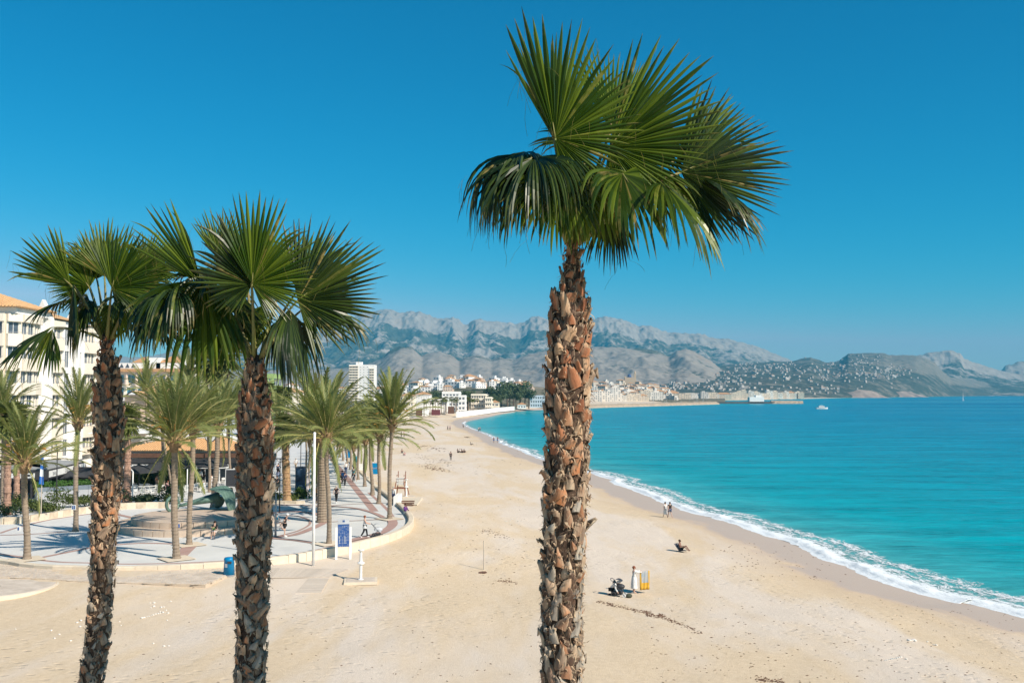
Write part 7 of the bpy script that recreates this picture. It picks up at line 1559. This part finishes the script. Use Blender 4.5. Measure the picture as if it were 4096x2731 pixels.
mb.build('clipped_hedge', m_hedge, None, loc=(pa.x, pa.y, ZP), label='bright green clipped hedge growing in the grey planter wall', cat='hedge')
# parasols
def parasol(q, r_, h, label, col=None, n=8, tilt=0):
    rt = thing('black_parasol', label, 'parasol', q, group='black restaurant parasols'); mb = MB(); P = [(0, 0, h + .75)]
    for k, (rr_, z) in enumerate(((.5, .45), (1, .02), (1, -.12))):
        for j in range(n * 2): a = math.pi * j / n; f_ = 1 if j % 2 == 0 else .93; P.append((math.cos(a) * r_ * rr_ * f_, math.sin(a) * r_ * rr_ * f_, h + z + (0 if j % 2 == 0 else -.06 * rr_)))
    N = n * 2; fs = [(0, 1 + j, 1 + (j + 1) % N) for j in range(N)]
    for k in range(2): fs += [(1 + k * N + j, 1 + (k + 1) * N + j, 1 + (k + 1) * N + (j + 1) % N, 1 + k * N + (j + 1) % N) for j in range(N)]
    mb.add(P, fs).build('canopy', col or m_blk, rt); MB().tube([(0, 0, 0), (0, 0, h + .7)], .045, 8).build('pole', m_darkm, rt)
    rb = MB(); [rb.tube([(0, 0, h - .25), (math.cos(math.pi * 2 * j / n) * r_ * .9, math.sin(math.pi * 2 * j / n) * r_ * .9, h + .03)], .015, 4) for j in range(n)]; rb.build('ribs', m_grey, rt)
for sx, sy, r_, h, lab in [(555, 1968, 2.0, 2.3, 'black parasol over the white chairs, leftmost of that terrace'), (632, 1962, 2.0, 2.5, 'black parasol behind the man in navy'), (832, 1952, 2.3, 2.6, 'black parasol beside the ringed date palm over the waiters'), (250, 1975, 2.5, 2.0, 'wide black parasol behind the hedge, left one'), (345, 1970, 2.5, 2.0, 'wide black parasol behind the hedge, right one'), (760, 1945, 2.0, 2.4, 'black parasol between the two plinth date palms')]:
    parasol(P_(sx, sy), r_, h, lab)
# chairs and tables
m_chair = mat('white_plastic', (.80, .80, .77), rough=.45)
def chair0_():
    rt = thing('terrace_chair', 'x', 'chair', (0, 0, 0), group='white terrace chairs')
    MB().box((0, 0, .44), (.46, .44, .035)).build('seat', m_chair, rt)
    mb = MB(); mb.tube([(-.23, .05, .66), (-.25, .20, .72), (-.16, .26, .80), (0, .28, .82), (.16, .26, .80), (.25, .20, .72), (.23, .05, .66)], .022, 6); mb.tube([(-.2, .24, .46), (-.2, .26, .76)], .018, 5); mb.tube([(.2, .24, .46), (.2, .26, .76)], .018, 5); mb.box((0, .265, .66), (.32, .02, .22)); mb.build('backrest', m_chair, rt)
    for x in (-.21, .21):
        for y in (-.2, .2): MB().tube([(x, y, .44), (x * 1.12, y * 1.15, 0)], .018, 6).build('leg', m_chair, rt)
        MB().tube([(x * 1.05, -.2, .44), (x * 1.1, -.15, .64), (x * 1.1, .1, .66)], .017, 5).build('armrest', m_chair, rt)
    return rt
ch = chair0_(); first = True
CH = [(512, 1985, 15, 'leftmost of the front row'), (540, 1987, 10, 'second of the front row'), (565, 1986, 0, 'third of the front row'), (590, 1985, -10, 'fourth of the front row'), (603, 1984, -20, 'right end of the front row'), (545, 1966, 180, 'second row, left end'), (568, 1964, 175, 'second row, middle'), (592, 1962, 185, 'second row, right'), (620, 1968, -30, 'right of the second row'), (632, 1972, -40, 'beside the man in navy'), (655, 1968, 60, 'left of the pink blouse'),
      (733, 1972, 0, 'beside the white steel post, left'), (741, 1976, 20, 'beside the white steel post, right'), (765, 1962, 180, 'between the two date palms'), (783, 1964, 10, 'left of the diner in pale blue'), (812, 1969, 5, 'under the diner in pale blue'), (847, 1956, -60, 'under the diner in white'), (905, 1948, 200, 'behind the sculpture, first'), (915, 1945, 200, 'behind the sculpture, second'), (925, 1942, 200, 'behind the sculpture, third'), (935, 1938, 200, 'behind the sculpture, fourth'), (895, 1938, 20, 'behind the sculpture, far side')]
for sx, sy, a, lab in CH:
    q = P_(sx, sy)
    if first: ch.location = q; ch.rotation_euler = (0, 0, R(a)); ch['label'] = 'white plastic terrace chair, ' + lab; first = False
    else: copy_tree(ch, None, q, R(a), 'white plastic terrace chair, ' + lab)
for sx, sy, lab in [(528, 1974, 'among the white chairs, left'), (566, 1972, 'among the white chairs, middle'), (604, 1970, 'among the white chairs, right'), (800, 1958, 'in front of the waiters'), (910, 1940, 'behind the sculpture'), (752, 1968, 'between the two date palms')]:
    rt = thing('terrace_table', 'white square terrace table ' + lab, 'table', P_(sx, sy), group='white terrace tables'); MB().box((0, 0, .73), (.8, .8, .04)).build('tabletop', m_chair, rt); MB().tube([(0, 0, 0), (0, 0, .71)], .04, 6).build('leg', m_chair, rt); MB().box((0, 0, .02), (.45, .45, .03)).build('foot', m_chair, rt)
# tiled restaurant
xA, xB = at(495, 1800, 124).x, at(985, 1800, 124).x; bz = Vector(((xA + xB) / 2, 124, ZP)); rt = thing('tiled_restaurant', 'low restaurant with clay tile roof and brown and white awnings', 'building', bz); w_ = xB - xA
zt = 14 - (1800 - 1572.6) * 124 / F - ZP
MB().box((0, 5, zt / 2), (w_, 10, zt)).build('wall', m_white, rt); mb = MB(); hip(mb, -w_ / 2, w_ / 2, .0, 10, zt + .02, 1.5, .8); mb.build('roof', m_tile2, rt); tiles_on(rt, -w_ / 2, w_ / 2, 0, 10, zt + .05, 1.5, .8, .30, m_tile2)
MB().box((0, -.7, zt - .55), (w_ + 1, 1.2, .5)).build('brown_awning', m_brown, rt); MB().box((0, -1.6, zt - 1.15), (w_ + 1, 1.6, .45)).build('black_awning', m_blk, rt); MB().box((-.5, -2.7, zt - 1.75), (w_ - 2, 1.4, .42)).build('white_awning', m_frame, rt)
for i in range(9): MB().box((-w_ / 2 + .6 + i * (w_ - 1.2) / 8, -3.2, (zt - 1.9) / 2), (.12, .12, zt - 1.9)).build('post', m_frame, rt)
MB().box((0, -.1, 1.3), (w_ - 1, .1, 2.6)).build('glass_front', m_glass, rt)
rr = random.Random(7)
for i in range(9):
    q = at(500 + i * 24, 1900, 117 + rr.uniform(-1, 2)); bush('garden_shrub', (q.x, q.y, ZP), (1.8, 1.2, rr.uniform(1.6, 3.0)), 420, .28, 'dense terrace plant in front of the tiled restaurant, %s from the left' % ['first', 'second', 'third', 'fourth', 'fifth', 'sixth', 'seventh', 'eighth', 'ninth'][i], m_bushd if i % 2 else m_bush, 60 + i, group='plants before the tiled restaurant')
q = at(842, 1745, 122); rt = thing('round_sign', 'round white hanging sign with a red boat and dark rim', 'sign', q); mb = MB(); mb.lathe([(.05, 0), (.62, 0), (.70, .05), (.70, .1)], n=28); o = mb.build('rim', m_darkm, rt); o.rotation_euler = (R(90), 0, 0); mb = MB().lathe([(.6, 0), (.6, .03)], n=28); o = mb.build('disc', m_frame, rt); o.rotation_euler = (R(90), 0, 0); o.location = (0, -.02, 0); o.location.y = -.12
MB().add([(-.3, -.17, -.05), (.3, -.17, -.05), (.2, -.17, -.18), (-.2, -.17, -.18), (0, -.17, .2), (.18, -.17, 0), (-.05, -.17, 0)], [(0, 3, 2, 1), (4, 6, 5)]).build('emblem', mat('sign_red', (.5, .06, .03)), rt); MB().tube([(0, 0, -.7), (0, 0, -3.2)], .05, 6).build('post', m_darkm, rt)
q = P_(912, 1960); rt = thing('menu_board', 'black menu board in a white frame behind the sculpture', 'board', P_(928, 1962)); MB().box((0, 0, 1.4), (1.5, .1, 2.0)).build('frame', m_frame, rt); MB().box((0, -.06, 1.4), (1.34, .02, 1.84)).build('board', m_darkm, rt)
simple_block('white_annex', 'small white annex with dark windows right of the tiled restaurant', 935, 1045, 128, 8, 7.6, m_white, 1, 3, None, wh=(.9, 2.4), side=True)
mb = MB(); q = at(640, 1770, 130); mb.box((0, 0, 0), (13, 4, 1.1)); hip(mb, -8, -1, -3, 3, .5, 1.2, .2); tag(mb.build('white_marquee', m_frame, None, loc=(q.x, q.y, 8.4)), 'white marquee roofs behind the tiled restaurant', 'marquee')
mb = MB(); hip(mb, -4, 4, -4, 4, 0, 2.4, 0); tag(mb.build('white_marquee', m_frame, None, loc=at(800, 1760, 132)), 'bright white tent roof behind the round sign', 'marquee')
for sx, lab in ((300, 'dark street lamp arm over the pergola'), ):
    pass
# tree ring slabs, trunk signs
rt = None
for (bx, by), lab in (((108, 2238), 'leaning'), ((706, 2236), 'plinth'), ((757, 2180), 'behind'), ((1558, 2076), 'sand'), ((1316, 2176), 'pole')):
    q = P_(bx, by); MB().box((0, 0, 0), (1.9, 1.9, .02), R(40)).build('paving_slab', m_cope, None, loc=(q.x, q.y, ZP + .064), kind='structure', label='pale square tree pit slab')
q = P_(302, 2124); z_ = at(306, 2026, q.y).z; rt = thing('trunk_sign', 'small white and blue sign strapped to a date palm trunk', 'sign', (q.x, q.y - .42, z_)); MB().box((0, 0, 0), (.34, .03, .38)).build('plate', m_frame, rt); mb = MB(); [mb.box((x, -.02, z), (.11, .01, .12)) for x in (-.07, .07) for z in (-.07, .07)]; mb.build('emblem', m_blue, rt)
q = P_(108, 2238); z_ = at(94, 2110, q.y).z; rt = thing('trunk_sign', 'small white and blue sign on the leaning date palm', 'sign', (q.x - .35, q.y - .42, z_)); MB().box((0, 0, 0), (.26, .03, .30)).build('plate', m_frame, rt); MB().box((-.05, -.02, 0), (.1, .01, .2)).build('emblem', m_blue, rt)
# pebbles, weed and drift on the sand
m_stone = mat('white_pebble', (.72, .69, .63), (.60, .57, .52), 3, .85); m_weed = mat('dry_seaweed', (.16, .085, .05), (.10, .055, .035), 5, .95)
rr = random.Random(12); STV = []
for v in range(4):
    mb = MB(); mb.ball((0, 0, .03), (.11, .08, .05), 7); mb.v = [tuple(c * rr.uniform(.85, 1.15) for c in p) for p in mb.v]; STV.append(mb.mesh('beach_stone', m_stone, True))
def stones(L_, lab, grp, s=1.0):
    for sx, sy in L_: o = put('beach_stone', STV[rr.randrange(4)], None, S_(sx, sy), rr.uniform(0, 6), lab, 'stone', grp); k = rr.uniform(.4, .85) * s; o.scale = (k, k, k)
stones([(568 + i * 9 + rr.uniform(-2, 2), 2472 - i * 2.6 + rr.uniform(-2, 2)) for i in range(10)], 'white stone in the line of stones between the two near palms', 'stones in a line between the near palms')
stones([(600, 2411), (617, 2411), (604, 2430), (616, 2425), (655, 2427), (645, 2429), (683, 2405), (668, 2480), (665, 2440), (650, 2448), (673, 2452), (640, 2446)], 'white stone scattered beside the stone line', 'stones scattered by the stone line', 1.1)
stones([(323, 2482), (308, 2490), (320, 2506), (62, 2516), (205, 2522), (237, 2537), (218, 2553), (283, 2563), (478, 2486), (484, 2501), (613, 2573), (656, 2584), (675, 2583)], 'white stone lying alone on the near sand', 'single stones on the near sand', 1.1)
stones([(3632 + i * 6, 2560 + rr.uniform(-2, 4)) for i in range(6)] + [(3710, 2566), (3735, 2578), (3745, 2580)], 'white stone of the small heap at the lower right', 'stones of the lower right heap', 1.2)
stones([(3540 + i * 8, 2641 - i * 1.6) for i in range(9)] + [(3625, 2636)], 'white stone in the short line at the lower right', 'stones in the short lower right line')
stones([(2050 + rr.uniform(-30, 40), 2085 + rr.uniform(-12, 12)) for i in range(16)], 'small pale stone of the patch left of the tallest palm', 'stone patch left of the tallest palm', .9)
stones([(rr.uniform(2350, 2960), rr.uniform(2080, 2420)) for i in range(26)], 'small pale stone on the sand near the robed woman and sunbather', 'small stones around the robed woman', .6)
mb = MB(); hv = []
def weed_line(S_pts, n, spread, sz):
    L_ = crom(S_pts, 10)
    for _ in range(n):
        i = rr.randrange(len(L_)); sx, sy = L_[i]; hv.append((sx + rr.gauss(0, spread), sy + rr.gauss(0, spread * .35), sz * rr.uniform(.4, 1.2)))
weed_line([(2395, 2403), (2460, 2420), (2530, 2437), (2600, 2457), (2660, 2472), (2720, 2495), (2800, 2530)], 300, 9, .05)
weed_line([(2560, 2442), (2590, 2450), (2620, 2462)], 50, 9, .05); weed_line([(2640, 2458), (2652, 2464)], 40, 6, .06); weed_line([(1930, 2118), (1980, 2135), (2030, 2160)], 60, 14, .06); weed_line([(1680, 1826), (1760, 1845), (1790, 1847)], 110, 16, .10); weed_line([(1700, 1860), (1740, 1875), (1790, 1878)], 140, 14, .11)
weed_line([(1670, 1780), (1720, 1790), (1780, 1800)], 60, 14, .18); weed_line([(1990, 2322), (2030, 2325), (2060, 2330)], 50, 10, .05); weed_line([(3030, 2712), (3090, 2722), (3140, 2728)], 90, 14, .05)
def weed_c(x0, x1, y0, y1, n, s):
    for _ in range(n): hv.append((rr.uniform(x0, x1), rr.uniform(y0, y1), s * rr.uniform(.4, 1.1)))
weed_c(2600, 4096, 2380, 2731, 420, .045); weed_c(2850, 3400, 2170, 2330, 120, .07); weed_c(1650, 2150, 1900, 2350, 160, .06); weed_c(300, 2200, 2330, 2731, 160, .045); weed_c(1640, 2100, 1700, 1900, 140, .12)
hx_ = np.array([tuple(on(a, b, 1.8).xy) for a, b, c in hv]); 
for _ in range(3):
    sdv = shore_dist(hx_[:, 0], hx_[:, 1]); zz_ = sand_from(sdv, hx_[:, 0], hx_[:, 1]); hx_ = np.array([tuple(on(a, b, z).xy) for (a, b, c), z in zip(hv, zz_)])
sdv = shore_dist(hx_[:, 0], hx_[:, 1]); zz_ = sand_from(sdv, hx_[:, 0], hx_[:, 1])
for (x, y), z, (a, b, s_) in zip(hx_, zz_, hv):
    th = rr.uniform(0, 6.28); d = Vector((math.cos(th), math.sin(th), 0)) * s_ * 1.6; n_ = Vector((-d.y, d.x, 0)) * .4; p = Vector((x, y, z + .005)); mb.add([p - d - n_, p + d - n_ * .5, p + d * .8 + n_, p - d * .7 + n_, p + Vector((0, 0, s_ * .5))], [(0, 1, 4), (1, 2, 4), (2, 3, 4), (3, 0, 4)])
mb.build('seaweed_wrack', m_weed, None, kind='stuff', label='dark dry seaweed scraps strewn on the sand')
